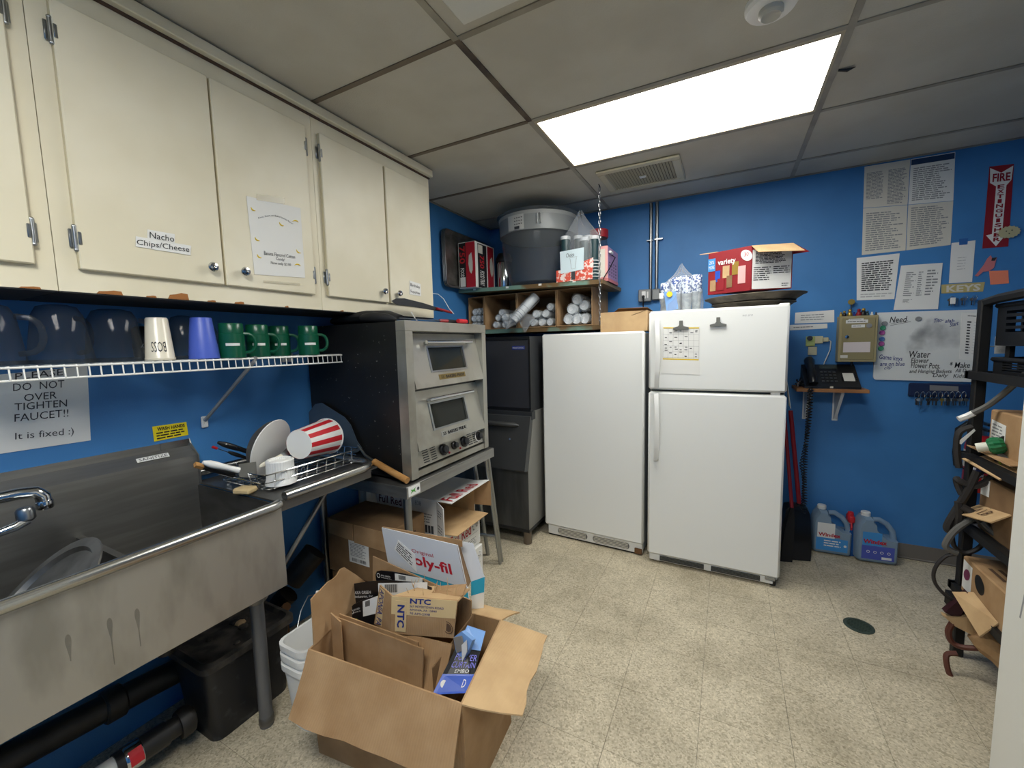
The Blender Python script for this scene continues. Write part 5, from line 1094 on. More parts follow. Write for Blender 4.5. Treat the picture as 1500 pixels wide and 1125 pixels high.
# ------------------------------------------------------------------ conduits and outlet
def conduit(x, label):
    t = thing('conduit', label, 'conduit', (x, YW-.012, 1.83)); MB().cyl((x, YW-.014, 1.82), (x, YW-.014, ZC-.01), .0125, n=12).build('pipe', 'dull chrome', t, 40); return t
cA = conduit(-.545, 'grey metal conduit above the wall outlet, left of the pair'); cB = conduit(-.500, 'grey metal conduit, right of the pair')
MB().rbox((-.575, YW-.028, 2.205), (-.53, YW-.001, 2.213), .002).build('strap', 'dull chrome', cA); MB().rbox((-.518, YW-.03, 2.205), (-.455, YW-.001, 2.218), .002).build('strap', 'dull chrome', cB)
t = thing('outlet_box', 'grey metal wall outlet box with a black plug', 'outlet', (-.575, YW-.02, 1.75))
MB().rbox((-.632, YW-.045, 1.745), (-.535, YW-.001, 1.840), .006).build('box', mat('box grey', '8b8d8c', .4, .4), t)
MB().rbox((-.605, YW-.050, 1.765), (-.575, YW-.044, 1.825), .006).build('receptacle', 'white plastic', t); MB().rbox((-.567, YW-.049, 1.77), (-.555, YW-.044, 1.82), .003).build('label', 'white paper', t)
MB().rbox((-.600, YW-.075, 1.770), (-.580, YW-.05, 1.792), .005).tube([(-.59, YW-.065, 1.775), (-.59, YW-.066, 1.70), (-.592, YW-.05, 1.55), (-.60, YW-.045, 1.2)], .005, 6).build('plug_cord', 'black plastic', t)
t = thing('junction_box', 'small grey junction box beside the wall outlet', 'junction box', (-.49, YW-.02, 1.75)); MB().rbox((-.530, YW-.042, 1.752), (-.470, YW-.001, 1.838), .006).build('box', 'box grey', t); MB().rbox((-.525, YW-.045, 1.758), (-.475, YW-.041, 1.832), .004).build('cover', 'box grey', t)

# ------------------------------------------------------------------ chain-hung shelves in the corner
UX1, UY0 = -.775, 2.870
def uz(x): return 1.895 + (1.869-1.895)*(x-XL)/(UX1-XL)
us = thing('hanging_shelf', 'upper chain-hung board shelf in the back corner with a worn green edge', 'shelf', (-1.38, 3.15, 1.84))
MB().add([(XL+.002, UY0+.012, uz(XL)-.026), (UX1, UY0+.012, uz(UX1)-.026), (UX1, YW-.002, uz(UX1)-.026), (XL+.002, YW-.002, uz(XL)-.026), (XL+.002, UY0+.012, uz(XL)), (UX1, UY0+.012, uz(UX1)), (UX1, YW-.002, uz(UX1)), (XL+.002, YW-.002, uz(XL))],
         [(0, 3, 2, 1), (4, 5, 6, 7), (0, 1, 5, 4), (1, 2, 6, 5), (2, 3, 7, 6), (3, 0, 4, 7)]).build('board', 'shelf board', us)
MB().add([(XL+.002, UY0, uz(XL)-.028), (UX1, UY0, uz(UX1)-.028), (UX1, UY0+.012, uz(UX1)-.028), (XL+.002, UY0+.012, uz(XL)-.028), (XL+.002, UY0, uz(XL)+.001), (UX1, UY0, uz(UX1)+.001), (UX1, UY0+.012, uz(UX1)+.001), (XL+.002, UY0+.012, uz(XL)+.001)],
         [(0, 3, 2, 1), (4, 5, 6, 7), (0, 1, 5, 4), (1, 2, 6, 5), (2, 3, 7, 6), (3, 0, 4, 7)]).build('front_edge', 'shelf edge', us)
for u, v in ((695, 424), (743, 421), (791, 417), (841, 412)):
    p = PY(UY0, u, v); MB().box(p+Vector((-.012, -.001, -.007)), p+Vector((.012, .002, .007))).build('paper_tag', 'white paper', us)
ls = thing('hanging_shelf', 'lower hanging shelf holding the boxes of cup sleeves', 'shelf', (-1.40, 3.2, 1.53))
MB().box((XL+.002, 2.972, 1.532), (-.812, YW-.002, 1.562)).build('board', 'shelf board', ls); MB().box((XL+.002, 2.96, 1.530), (-.812, 2.972, 1.563)).build('front_edge', 'shelf edge', ls)
MB().box((XL+.002, 3.38, 1.562), (XL+.03, YW-.002, 1.86)).build('wall_cleat', 'shelf board', ls)
ch = thing('shelf_chain', 'thin steel chain hanging from the ceiling to the shelf corner', 'chain', (-.790, 2.862, 1.56)); lk = None
cx, cy = -.792, 2.858; nl_ = 34; z = ZC-.012
for k in range(nl_):
    zz = ZC-.030-k*.0272
    if k < 2:
        g = MB(); n = 12; pts = []
        for i in range(n):
            a = 2*PI*i/n; dx = .0065*math.cos(a); pts.append(Vector((cx+(dx if k == 0 else 0), cy+(0 if k == 0 else dx), zz+.016*math.sin(a))))
        o = g.tube(pts, .0021, 5, True).build('link', 'dull chrome', ch, True)
        lk = (lk or []) + [o.data]
    else:
        o = bpy.data.objects.new('link', lk[k % 2]); COL.objects.link(o); o.parent = ch; o.location = (0, 0, -.0272*(k-k % 2))
MB().tube([(cx-.006, cy, ZC), (cx, cy, ZC-.012), (cx+.003, cy, ZC-.022)], .003, 6).build('hook', 'black', ch, True)
# baking sheets on edge against the left wall
def bun_pan(label, x, tilt, y0, z0):
    M = Matrix.Translation((x, y0, z0)) @ Matrix.Rotation(tilt, 4, 'Y'); t = thing('baking_sheet', label, 'baking sheet', (x, y0+.3, z0), 'aluminium sheets at the left wall')
    def ring(x_, e): return [Vector((x_, p.x, p.y)) for p in [Vector((q.x, q.y, 0)) for q in rr(e, .62-e, e, .43-e, 0, .04, 4)]]
    loft(MB(M), [ring(.0, .02), ring(.022, .004), ring(.026, 0), ring(.022, .006), ring(.003, .022)]).build('pan_body', 'alu pan', t, 40); MB(M).tube(ring(.026, 0), .0035, 6, True).build('rolled_rim', 'dull chrome', t, True)
for i in range(3): bun_pan(['aluminium baking sheet nearest the left wall', 'middle aluminium baking sheet of the three on edge', 'front aluminium baking sheet beside the food tray box'][i], XL+.010+i*.013, -.015, 2.63, 1.898)
# food tray box
x0, x1, xs, y0, y1 = PY(2.80, 672, 400).x, PY(2.80, 683, 400).x, PY(2.80, 697, 400).x, 2.80, 0
y1 = PX(xs, 725, 415).y; z0 = uz(-1.75)+.001; z1 = PY(2.80, 697, 352).z
t = thing('food_tray_box', 'red and black 750 food tray carton on the upper shelf', 'box', ((x0+xs)/2, (y0+y1)/2, z0))
b = MB().rbox((x0, y0, z0), (xs, y1, z1), .003).build('carton_body', 'white paper', t)
MB().slab(RB(y0-.001, x0+.008, z1-.006, x1, z0+.006), .001).build('black_face', 'ink black', b); MB().slab(RB(y0-.001, x1, z1-.004, xs-.002, z0+.004), .001).build('red_face', 'ink red', b)
def rot90(q): return [q[1], q[2], q[3], q[0]]
mb = MB(); lettering(mb, '750', rot90(RB(y0-.002, x0+.014, z1-.03, x1-.006, z1-.165)), bold=.02); mb.build('lettering', 'red', b)
mb = MB(); lettering(mb, 'FOOD TRAY', rot90(RB(y0-.002, x0+.020, z1-.20, x1-.016, z1-.34)), bold=.02); mb.build('lettering', 'white paper', b); MB().slab(RB(y0-.002, x0+.015, z0+.085, x1-.008, z0+.012), .001).build('barcode_panel', 'white paper', b)
def tray_print(q, par): MB().prism([bil(q, *p) for p in ((.35, .30), (.62, .24), (.72, .45), (.70, .62), (.55, .70), (.38, .64), (.28, .48))], (q[1]-q[0]).cross(q[3]-q[0]).normalized()*.001).build('tray_picture', 'old paper', par)
tray_print(RB(y0-.003, x1, z1, xs, z0), b)
L = y1-y0
MB().slab(R(xs+.001, y0+.12*L, z1-.012, y0+.56*L, z0+.004), .001).build('black_face', 'ink black', b); MB().slab(R(xs+.001, y0+.62*L, z1-.010, y1-.02, z0+.004), .001).build('red_face', 'ink red', b)
mb = MB(); lettering(mb, '750', rot90(R(xs+.002, y0+.20*L, z1-.10, y0+.42*L, z1-.20)), bold=.02); mb.build('lettering', 'red', b); mb = MB(); lettering(mb, 'FOOD TRAY', rot90(R(xs+.002, y0+.20*L, z1-.22, y0+.42*L, z0+.02)), bold=.02); mb.build('lettering', 'white paper', b)
tray_print(R(xs+.003, y0+.62*L, z1, y1, z0), b); MB().slab(R(xs+.002, y0+.14*L, z1-.02, y0+.36*L, z1-.085), .001).build('seal', 'old paper', b)
# airpot between the box and the tub
c = Vector((-1.70, 3.16, uz(-1.70)+.001)); t = thing('airpot', 'black and chrome thermal airpot half hidden behind the clear tub', 'airpot', c)
MB().lathe([(.065, 0), (.068, .01), (.068, .22), (.060, .24)], c, n=28).build('body', 'chrome', t, 40); MB().lathe([(.068, .24), (.070, .25), (.070, .27), (.05, .31), (1e-4, .315)], c, n=28).build('lid', 'black plastic', t, 40); MB().lathe([(.070, 0), (.072, .03)], c, n=28).build('base', 'black plastic', t, 40)
# big clear tub
c = Vector((-1.348, 3.088, uz(-1.35)+.006)); t = thing('clear_tub', 'large translucent plastic tub on the upper shelf', 'tub', c)
zr = 2.414-c.z
prof = [(1e-4, 0), (.195, 0), (.225, .02), (.262, .13), (.285, .27), (.293, zr-.16), (.306, zr-.15), (.310, zr-.02), (.318, zr-.015), (.325, zr), (.318, zr+.004), (.312, zr-.006), (.300, zr-.145), (.284, zr-.16), (.276, .27), (.255, .13), (.218, .026), (1e-4, .006)]
MB().lathe(prof, c, n=56).build('tub_body', 'tub plastic', t, 35)
MB().lathe([(.300, zr-.15), (.3115, zr-.018)], c, n=56).build('upper_band', mat('tub band', 'b9bab6', .5, alpha=.75), t, 40)
def onc(r_, a, h): return c+Vector((r_*math.cos(a), r_*math.sin(a), h))
lq = MB(); mbp = MB(); a0 = -1.95
for i in range(6):
    a, b_ = a0+i*.075, a0+(i+1)*.075; lq.quad([onc(.3125, a, zr-.04), onc(.3125, b_, zr-.04), onc(.3085, b_, zr-.145), onc(.3085, a, zr-.145)])
lq.build('label', mat('label film', 'd8d8d2', .5, alpha=.8), t)
for k in range(3):
    for i in range(4): a = a0+.20+i*.06; mbp.quad([onc(.3140, a, zr-.06-k*.022), onc(.3140, a+.035, zr-.06-k*.022), onc(.3135, a+.035, zr-.066-k*.022), onc(.3135, a, zr-.066-k*.022)])
mbp.quad([onc(.3135, a0+.2, zr-.122), onc(.3135, a0+.34, zr-.122), onc(.3125, a0+.34, zr-.142), onc(.3125, a0+.2, zr-.142)]); mbp.build('label_print', 'print', t)
MB().tube([onc(.316, -1.18, zr-.115), onc(.318, -1.18, zr-.05), onc(.318, -1.14, zr-.042), onc(.318, -1.10, zr-.05), onc(.316, -1.10, zr-.115)], .005, 6).build('moulded_handle', 'tub band', t, True)
# bag of clear-wrapped cups
c = Vector((-1.0, 2.945, uz(-1.0)+.001)); t = thing('cup_bag', 'bag of stacked dark green cups with white and coral print', 'cups', c)
for i, (x, y, h) in enumerate(((-1.058, 2.912, .325), (-.985, 2.985, .335), (-.915, 3.0, .330), (-.918, 2.922, .300), (-.850, 2.922, .302), (-.988, 2.912, .20))):
    s = MB().lathe([(.030, 0), (.033, h-.02)], (x, y, c.z), n=18).build('cup_stack', 'dark green cup', t, 40)
    for k in range(6): MB().lathe([(.0335, .02+k*.022), (.0365, .022+k*.022), (.0335, .026+k*.022)], (x, y, c.z), n=18).build('cup_rim', 'cup white', s, 40)
    MB().lathe([(.033, h-.022), (.036, h-.018), (.036, h), (.031, h+.003), (1e-4, h+.001)], (x, y, c.z), n=18).build('top_cup', 'cup white', s, 40)
crumple(MB(), (-.955, 2.950, c.z), .140, .082, .465, 5, .07, top=.62).build('plastic_bag', 'clear film', t, 60)
bq = RB(2.868, -1.115, c.z+.085, -.845, c.z+.002); MB().slab(bq, .001).build('coral_band', 'coral print', t)
wq = [Vector((-1.085, 2.866, c.z+.215)), Vector((-.905, 2.864, c.z+.225)), Vector((-.91, 2.864, c.z+.075)), Vector((-1.08, 2.866, c.z+.060))]; w_ = MB().slab(wq, .001).build('white_panel', 'pale print', t)
MB().slab([Vector((-.905, 2.865, c.z+.13)), Vector((-.84, 2.868, c.z+.15)), Vector((-.84, 2.868, c.z+.08)), Vector((-.91, 2.865, c.z+.075))], .001).build('coral_corner', 'coral print', t)
mb = MB(); lettering(mb, 'Choice', sub(wq, .26, .14, .60, .32), shear=.2); mb.build('lettering', 'ink black', w_)
cu = sub(wq, .40, .36, .72, .88); MB().tube([bil(cu, *p)+Vector((0, -.001, 0)) for p in ((0, 0), (1, 0), (.9, .15), (.8, 1), (.25, 1), (.1, .15))], .0012, 4, True).build('cup_outline', 'print grey', w_)
MB().slab([p+Vector((0, -.001, 0)) for p in sub(bq, .42, .2, .53, .9)], .001).build('info_panel', 'print', t)
# jar with dark red lid, pink box
c = Vector((-.865, 3.10, uz(-.865)+.001)); t = thing('storage_jar', 'jar with a dark red lid behind the bag of cups', 'jar', c)
MB().lathe([(.075, 0), (.08, .02), (.08, .22), (.06, .30), (.06, .335)], c, n=24).build('jar_body', 'pitcher plastic', t, 40); MB().lathe([(.066, .33), (.068, .34), (.068, .385), (.062, .39), (1e-4, .39)], c, n=24).build('lid', 'dark red', t, 40)
t = thing('appliance_box', 'pink and lilac appliance with vent holes and a loose cord', 'appliance', (-.75, 3.1, uz(UX1)+.001))
zb = uz(-.8)+.001; x0, x1, y0, y1 = -.835, -.765, 2.975, 3.28; zt = zb+.245
MB().rbox((x0, y0, zb), (x1-.002, y1, zt), .003).build('body', 'lilac', t); MB().slab(RB(y0-.001, x0, zt, x1-.002, zb+.02), .001).build('pink_face', 'pale pink', t); MB().slab(RB(y0-.002, x0+.004, zt-.02, x1-.02, zb+.03), .001).build('pale_panel', 'old paper', t); MB().box((x0, y0-.001, zb), (x1, y1, zb+.022)).build('base_strip', 'pink bird', t)
for i in range(4):
    for k in range(5): MB().slab(R(x1, y0+.04+i*.06, zb+.14-k*.022, y0+.06+i*.06, zb+.132-k*.022), .001).build('vent_hole', 'black', t)
MB().tube([(x1+.008, 3.05, zb+.19), (x1+.016, 3.12, zb+.185), (x1+.012, 3.06, zb+.14), (x1+.006, 2.98, zb+.08), (x1-.02, 2.955, zb+.03), (x1-.03, 2.95, zb+.005)], .004, 6).build('cord', 'black plastic', t, True); MB().rbox((x1+.0, 2.99, zb+.195), (x1+.02, 3.05, zb+.212), .004).build('plug', 'white plastic', t)
# ---- boxes with sleeves of cups on the lower shelf
def sleeve(label, x, z, r=.030, y0=2.99, m='cup white', h=.38, dx=0, dz=0, grp='sleeves of cups in the lower shelf boxes', film_=True):
    a, b_ = Vector((x, y0, z)), Vector((x+dx, y0+h, z+dz)); t = thing('cup_sleeve', label, 'cup sleeve', Vector((x, y0+.1, z-r)), grp); d = (b_-a).normalized()
    MB().lathe([(1e-4, .004), (r*.72, .002), (r*.80, -.001), (r*.85, .004), (r*.97, .06), (r, .065), (r, h)], a, d, 18).build('cups', m, t, 40)
    if film_:
        rg = random.Random(int(x*1e4+z*1e3)); vs, fs = [], []; n = 14
        for j, (rad, hh) in enumerate(((.35, -.022), (.8, -.012), (1.04, .004), (1.08, .05), (1.06, .2))):
            vs += [a+d*hh+Vector((math.cos(2*PI*k/n), 0, math.sin(2*PI*k/n)))*r*rad*(1+rg.uniform(-.10, .10)) for k in range(n)]
        for j in range(4): fs += [(j*n+k, j*n+(k+1) % n, (j+1)*n+(k+1) % n, (j+1)*n+k) for k in range(n)]
        MB().add(vs, fs).build('film', 'clear film', t)
    return t
def open_carton(label, x0, x1, z1=1.845):
    t = thing('cup_carton', label, 'box', ((x0+x1)/2, 3.18, 1.564), 'cup cartons on the lower shelf'); z0, w, y0, y1 = 1.564, .005, 2.955, 3.40; g = MB()
    g.box((x0, y0, z0), (x1, y1, z0+w)); g.box((x0, y0+.02, z1-w), (x1, y1, z1)); g.box((x0, y0, z0+w), (x0+w, y1, z1-w)); g.box((x1-w, y0, z0+w), (x1, y1, z1-w)); g.box((x0+w, y1-w, z0+w), (x1-w, y1, z1-w)); g.build('carton_body', 'kraft', t)
    return t
xb = [PY(2.955, u, 450).x for u in (668, 709, 757, 815, 868)]
spots = [('bottom left', 'bottom middle', 'bottom right', 'middle row left', 'middle row centre', 'middle row right', 'upper left', 'upper middle', 'upper right'), ('bottom left', 'bottom middle', 'middle row left', 'middle row centre', 'middle row right', 'topmost'), ('bottom left', 'bottom middle', 'bottom right', 'middle row left', 'middle row right', 'topmost'), ('bottom left', 'bottom middle', 'bottom right', 'upper left', 'topmost', 'upper right')]
names = ['leftmost', 'second', 'third', 'rightmost']
for i in range(4):
    a, b_ = max(xb[i], XL+.035)+.003, xb[i+1]-.003
    open_carton('%s open cardboard carton of cup sleeves on the lower shelf' % names[i], a, b_, 1.842 if i else 1.838)
    w = b_-a; k = 0; rad = (.030, .029, .032, .043)[i]
    rows = {0: ((.02, 0), (.5, 0), (.98, 0), (.05, 2), (.52, 2), (.97, 2), (.2, 3.8), (.62, 3.9), (.95, 4.0)), 1: ((.25, 0), (.60, 0), (.30, 2), (.62, 2.05), (.92, 2.1), (.45, 3.4)), 2: ((.35, 0), (.62, 0), (.88, 0), (.45, 2), (.75, 2), (.9, 3.6)), 3: ((.20, 0), (.54, 0), (.88, 0), (.36, 1.72), (.56, 3.35), (.86, 2.3))}[i]
    for s, lvl in rows:
        x = a+.006+rad+(w-.012-2*rad)*min(1, s); zz = 1.570+rad*1.02+lvl*rad*1.0 
        sleeve('wrapped sleeve of white cups, %s in the %s carton' % (spots[i][k], names[i]), x, zz, rad, 2.975+.012*(k % 3)); k += 1
# the sleeve sliding out of the third carton
p0, p1 = PY(2.84, 752, 470), PY(2.98, 785, 434); t = thing('cup_sleeve', 'long sleeve of blue-lined white cups sticking out of the third carton', 'cup sleeve', p0); d = (p1-p0).normalized(); ln = (p1-p0).length
MB().lathe([(1e-4, 0), (.026, .001), (.030, .01), (.033, .08), (.033, ln)], p0, d, 20).build('cups', 'cup white', t, 40)
for h in (.03, .05, .07, .10, .14): MB().lathe([(.0315+.02*min(h, .08), h), (.0325+.02*min(h, .08), h+.003)], p0, d, 20).build('lip_line', 'print grey' if h != .07 else 'ink blue', t, 40)
g = crumple(MB(Matrix.Translation(p0) @ d.to_track_quat('Z', 'Y').to_matrix().to_4x4() @ Matrix.Translation((0, 0, ln)) @ Matrix.Rotation(PI, 4, 'X')), (0, 0, 0), .042, .042, ln+.06, 9, .12, 20, 10, .7).build('film', 'clear film', t, 60)
t = thing('plastic_wrap', 'crumpled clear plastic hanging from the third carton', 'plastic', PY(2.93, 770, 490)); crumple(MB(Matrix.Translation(PY(2.925, 772, 462)) @ Matrix.Rotation(PI*.9, 4, 'X')), (0, 0, 0), .06, .03, .13, 12, .3, 18, 8, .2).build('wrap', 'clear film', t, 60)
crumple(MB(Matrix.Translation(PY(2.93, 745, 466)) @ Matrix.Rotation(PI*.9, 4, 'X')), (0, 0, 0), .05, .03, .09, 14, .3, 18, 8, .2).build('wrap_end', 'clear film', t, 60)

# ------------------------------------------------------------------ notices on the back wall
WB = YW-.0025
def notice(label, ps, m='white paper', name='notice', cat='paper', y=WB): return paper(name, label, cat, ony(y, *ps), m), ony(y, *ps)
PL = ((1266, 244), (1334, 233), (1400, 222), (1397, 294), (1393, 359), (1327, 367), (1262, 374), (1264, 305), (1330, 300))
tl, tm, tr_, mr_, br_, bm_, bl_, ml_, cc = [PY(WB, *p) for p in PL]
t = thing('labor_poster', 'large four-panel labour law poster high on the back wall', 'poster', (bl_+br_)/2)
quads = ([tl, tm, cc, ml_], [tm, tr_, mr_, cc], [ml_, cc, bm_, bl_], [cc, mr_, br_, bm_])
for i, q in enumerate(quads):
    s = MB().slab(sub(q, .008, .005, .992, .995), .0015).build('poster_panel', 'old paper' if i != 1 else 'white paper', t)
    mb = MB()
    if i == 0: textlines(mb, sub(q, .06, .16, .46, .80), 20, words=5, fill=.55, seed=11); textlines(mb, sub(q, .54, .16, .95, .95), 24, words=5, fill=.55, seed=12)
    else: textlines(mb, sub(q, .08, (.16, .20, .1, .06)[i], .94, .93), (20, 17, 18, 19)[i], words=7, fill=.5, ragged=.35, seed=20+i)
    mb.build('print', 'print grey', s)
    if i == 1: MB().slab([p+Vector((0, -.001, 0)) for p in sub(q, .02, .02, .98, .14)], .001).build('blue_header', 'navy', s)
o, q = notice('sheet of typed rules below the poster on the left', ((1255, 378), (1318, 371), (1310, 438), (1255, 440))); mb = MB(); textlines(mb, sub(q, .12, .12, .90, .80), 14, words=6, fill=.55, ragged=.1, seed=31); mb.build('print', 'print', o); mb = MB(); textlines(mb, sub(q, .1, .84, .95, .95), 2, words=6, seed=32); mb.build('print', 'print pale', o)
o, q = notice('phone list sheet with columns, curled at its lower corner', ((1320, 389), (1381, 385), (1374, 453), (1309, 454)), y=WB-.003); mb = MB()
for k, (s0, s1, t0, t1, n) in enumerate(((.16, .42, .15, .70, 12), (.46, .60, .15, .70, 12), (.66, .95, .12, .70, 9), (.18, .40, .76, .84, 4))): textlines(mb, sub(q, s0, t0, s1, t1), n, words=1.5, fill=.5, ragged=.5, seed=40+k)
mb.build('print', 'print grey', o)
o, q = notice('blank narrow note taped up under a strip of blue tape', ((1394, 356), (1429, 352), (1424, 413), (1390, 415))); MB().slab([p+Vector((0, -.001, 0)) for p in ony(WB, (1405, 350), (1418, 349), (1417, 358), (1405, 359))], .001).build('blue_tape', 'tape blue', o); mb = MB(); textlines(mb, sub(q, .3, .35, .7, .7), 5, words=2, fill=.2, seed=51); mb.build('faint_print', 'print pale', o)
o, q = notice('yellowed KEYS plaque above the hanging keys', ((1379, 417), (1443, 413), (1440, 427), (1379, 430)), mat('plaque', 'b9ab70', .6), 'wall_plaque', 'plaque'); mb = MB(); lettering(mb, 'KEYS', sub(q, .12, .15, .92, .9), bold=.03); mb.build('lettering', 'old paper', o)
for k, (u, v, lab) in enumerate(((1395, 438, 'bunch of keys with a white tag on the plaque hooks'), (1414, 437, 'small dark key on the plaque hook'), (1428, 437, 'small shiny key ring on the plaque hook'))):
    c = PY(YW-.012, u, v); t = thing('key_bunch', lab, 'keys', c); MB().tube([c+Vector((.010*math.cos(a), 0, .010*math.sin(a)+.006)) for a in [2*PI*i/10 for i in range(10)]], .0014, 5, True).build('ring', 'chrome', t, True)
    for j in range(4 if k == 0 else 2):
        p = c+Vector(((j-1.2)*.010, -.003*j, -.005)); MB().lathe([(1e-4, -.001), (.009, -.001), (.009, .001), (1e-4, .001)], p, (.3*j-.4, -1, 0), 12).box(p+Vector((-.0025, -.001, -.034)), p+Vector((.0025, .001, -.006))).build('key', 'dull chrome' if j % 2 else 'charcoal', t)
    if k == 0: MB().rbox(c+Vector((-.012, -.012, -.03)), c+Vector((.012, -.008, .008)), .003).build('tag', 'white plastic', t)
o, q = notice('orange sticky note on the wall above the rack', ((1449, 397), (1477, 396), (1478, 415), (1451, 417)), 'orange note', 'sticky_note', 'sticky note')
# cardinal cut-out
t = thing('bird_cutout', 'pink paper bird cut-out on the blue wall', 'wall decoration', PY(WB, 1445, 395)); bp = [PY(WB, *p) for p in ((1428, 404), (1434, 397), (1441, 388), (1446, 379), (1451, 374), (1453, 378), (1460, 377), (1458, 384), (1456, 392), (1449, 397), (1440, 398), (1432, 405))]
MB().prism(bp, (0, -.002, 0)).build('bird', 'pink bird', t); MB().prism([PY(WB-.003, *p) for p in ((1453, 378), (1460, 377), (1457, 382), (1452, 382))], (0, -.001, 0)).build('face_mask', 'charcoal', t)
# fire extinguisher sign
q = ony(WB, (1449.5, 244), (1485.5, 240), (1477, 361), (1439, 364)); s = paper('fire_sign', 'red and white FIRE EXTINGUISHER arrow sign', 'sign', q, 'dark red')
ar = [(.03, .02), (.50, .09), (.97, .02), (.93, .19), (.75, .25), (.72, .83), (.93, .83), (.52, .985), (.10, .84), (.33, .83), (.34, .25), (.08, .20)]
w_ = MB().prism([bil(q, *p)+Vector((0, -.0012, 0)) for p in ar], (0, .001, 0)).build('arrow', 'white paper', s)
mb = MB(); lettering(mb, 'FIRE', [p+Vector((0, -.0015, 0)) for p in sub(q, .16, .095, .88, .195)], bold=.03)
for i, chh in enumerate('EXTINGUISHER'): lettering(mb, chh, [p+Vector((0, -.0015, 0)) for p in sub(q, .44 if chh == 'I' else .39, .235+i*.0585, .60 if chh == 'I' else .67, .282+i*.0585)], bold=.03)
mb.build('lettering', 'dark red', w_)
c = PY(YW-.01, 1478, 340); t = thing('paper_sun', 'small cut-out with a scalloped edge overlapping the fire sign', 'wall decoration', c); n = 32
MB().prism([c+Vector(((.040 if k % 2 else .046)*math.cos(2*PI*k/n), 0, (.030 if k % 2 else .035)*math.sin(2*PI*k/n))) for k in range(n)], (0, -.003, 0)).build('disc', mat('sun cream', 'b9b48f', .7), t)
for a, b_ in ((-.012, .006), (.010, .008), (0, -.008)): MB().ball(c+Vector((a, -.004, b_)), .003, 6).build('dot', 'charcoal', t)
# paper strips left of the key cabinet
o, q = notice('wide typed paper strip beside the refrigerator', ((1165, 458), (1222, 454), (1222, 472), (1164, 474))); mb = MB(); textlines(mb, sub(q, .15, .2, .85, .8), 3, words=6, fill=.35, seed=61); mb.build('print', 'print grey', o)
o, q = notice('narrow paper strip under the wide typed strip', ((1157, 476), (1212, 474), (1212, 481), (1157, 484))); mb = MB(); textlines(mb, sub(q, .1, .3, .8, .7), 1, words=8, seed=62); mb.build('print', 'print grey', o)
# thermostat cluster
c = PY(YW, 1190, 500); t = thing('thermostat', 'beige thermostat plates with a small lime dial on the wall', 'thermostat', c)
MB().rbox(PY(YW-.012, 1191, 492.5), PY(YW-.001, 1205, 503), .002).build('cover_plate', 'beige plastic', t); MB().rbox(PY(YW-.018, 1181, 493), PY(YW-.001, 1193, 507), .003).build('dial_plate', 'lime dial', t); MB().rbox(PY(YW-.014, 1184, 508), PY(YW-.001, 1196, 520), .002).build('lower_plate', 'beige plastic', t)
k = PY(YW-.02, 1186, 495.5); MB().lathe([(.016, 0), (.016, .012), (1e-4, .013)], k, (0, -1, 0), 14).build('dial', 'charcoal', t); MB().rbox(PY(YW-.03, 1206, 494.5), PY(YW-.001, 1213, 500.5), .004).build('jack', 'beige plastic', t)
MB().tube([PY(YW-.02, 1213, 497), PY(YW-.015, 1217, 500), PY(YW-.012, 1216, 512), PY(YW-.012, 1209, 528), PY(YW-.02, 1204, 540)], .003, 6).build('cable', 'white plastic', t, True)
# key cabinet
KX0, KX1, KZ0, KZ1, KY = .634, .828, 1.274, 1.566, YW-.078
t = thing('key_cabinet', 'tan metal key cabinet with paper labels on the back wall', 'cabinet', ((KX0+KX1)/2, YW-.04, KZ0))
MB().rbox((KX0, KY+.004, KZ0), (KX1, YW-.001, KZ1), .003).build('cabinet_box', 'tan metal', t); dr_ = MB().rbox((KX0+.014, KY, KZ0+.014), (KX1-.014, KY+.006, KZ1-.014), .002).build('door', mat('tan metal door', '948963', .45), t)
MB().lathe([(.010, 0), (.010, .008), (1e-4, .009)], (KX0+.040, KY, 1.435), (0, -1, 0), 14).build('lock', 'chrome', dr_, 30)
for a, b_, c_, d in ((.045, 1.548, .12, 1.539), (.032, 1.540, .142, 1.520), (.062, 1.510, .128, 1.492)):
    q = RB(KY-.0012, KX0+a, b_, KX0+c_, d); o = MB().slab(q, .001).build('label', 'white paper', dr_); mb = MB(); textlines(mb, sub(q, .08, .25, .92, .75), 1, words=6, seed=int(a*1000)); mb.build('print', 'print', o)
q = RB(KY-.0015, KX0+.025, 1.400, KX0+.160, 1.335); MB().slab(q, .0012).build('taped_note', mat('pinkish paper', 'ddd2d0', .8), dr_); MB().lathe([(1e-4, 0), (.014, 0), (.014, .004), (1e-4, .005)], (KX0+.148, KY-.001, 1.502), (0, -1, 0), 16).build('magnet', 'magnet grey', dr_)
MB().slab(RB(KY-.0012, KX0+.012, 1.318, KX0+.05, 1.300), .001).build('label', 'old paper', dr_)
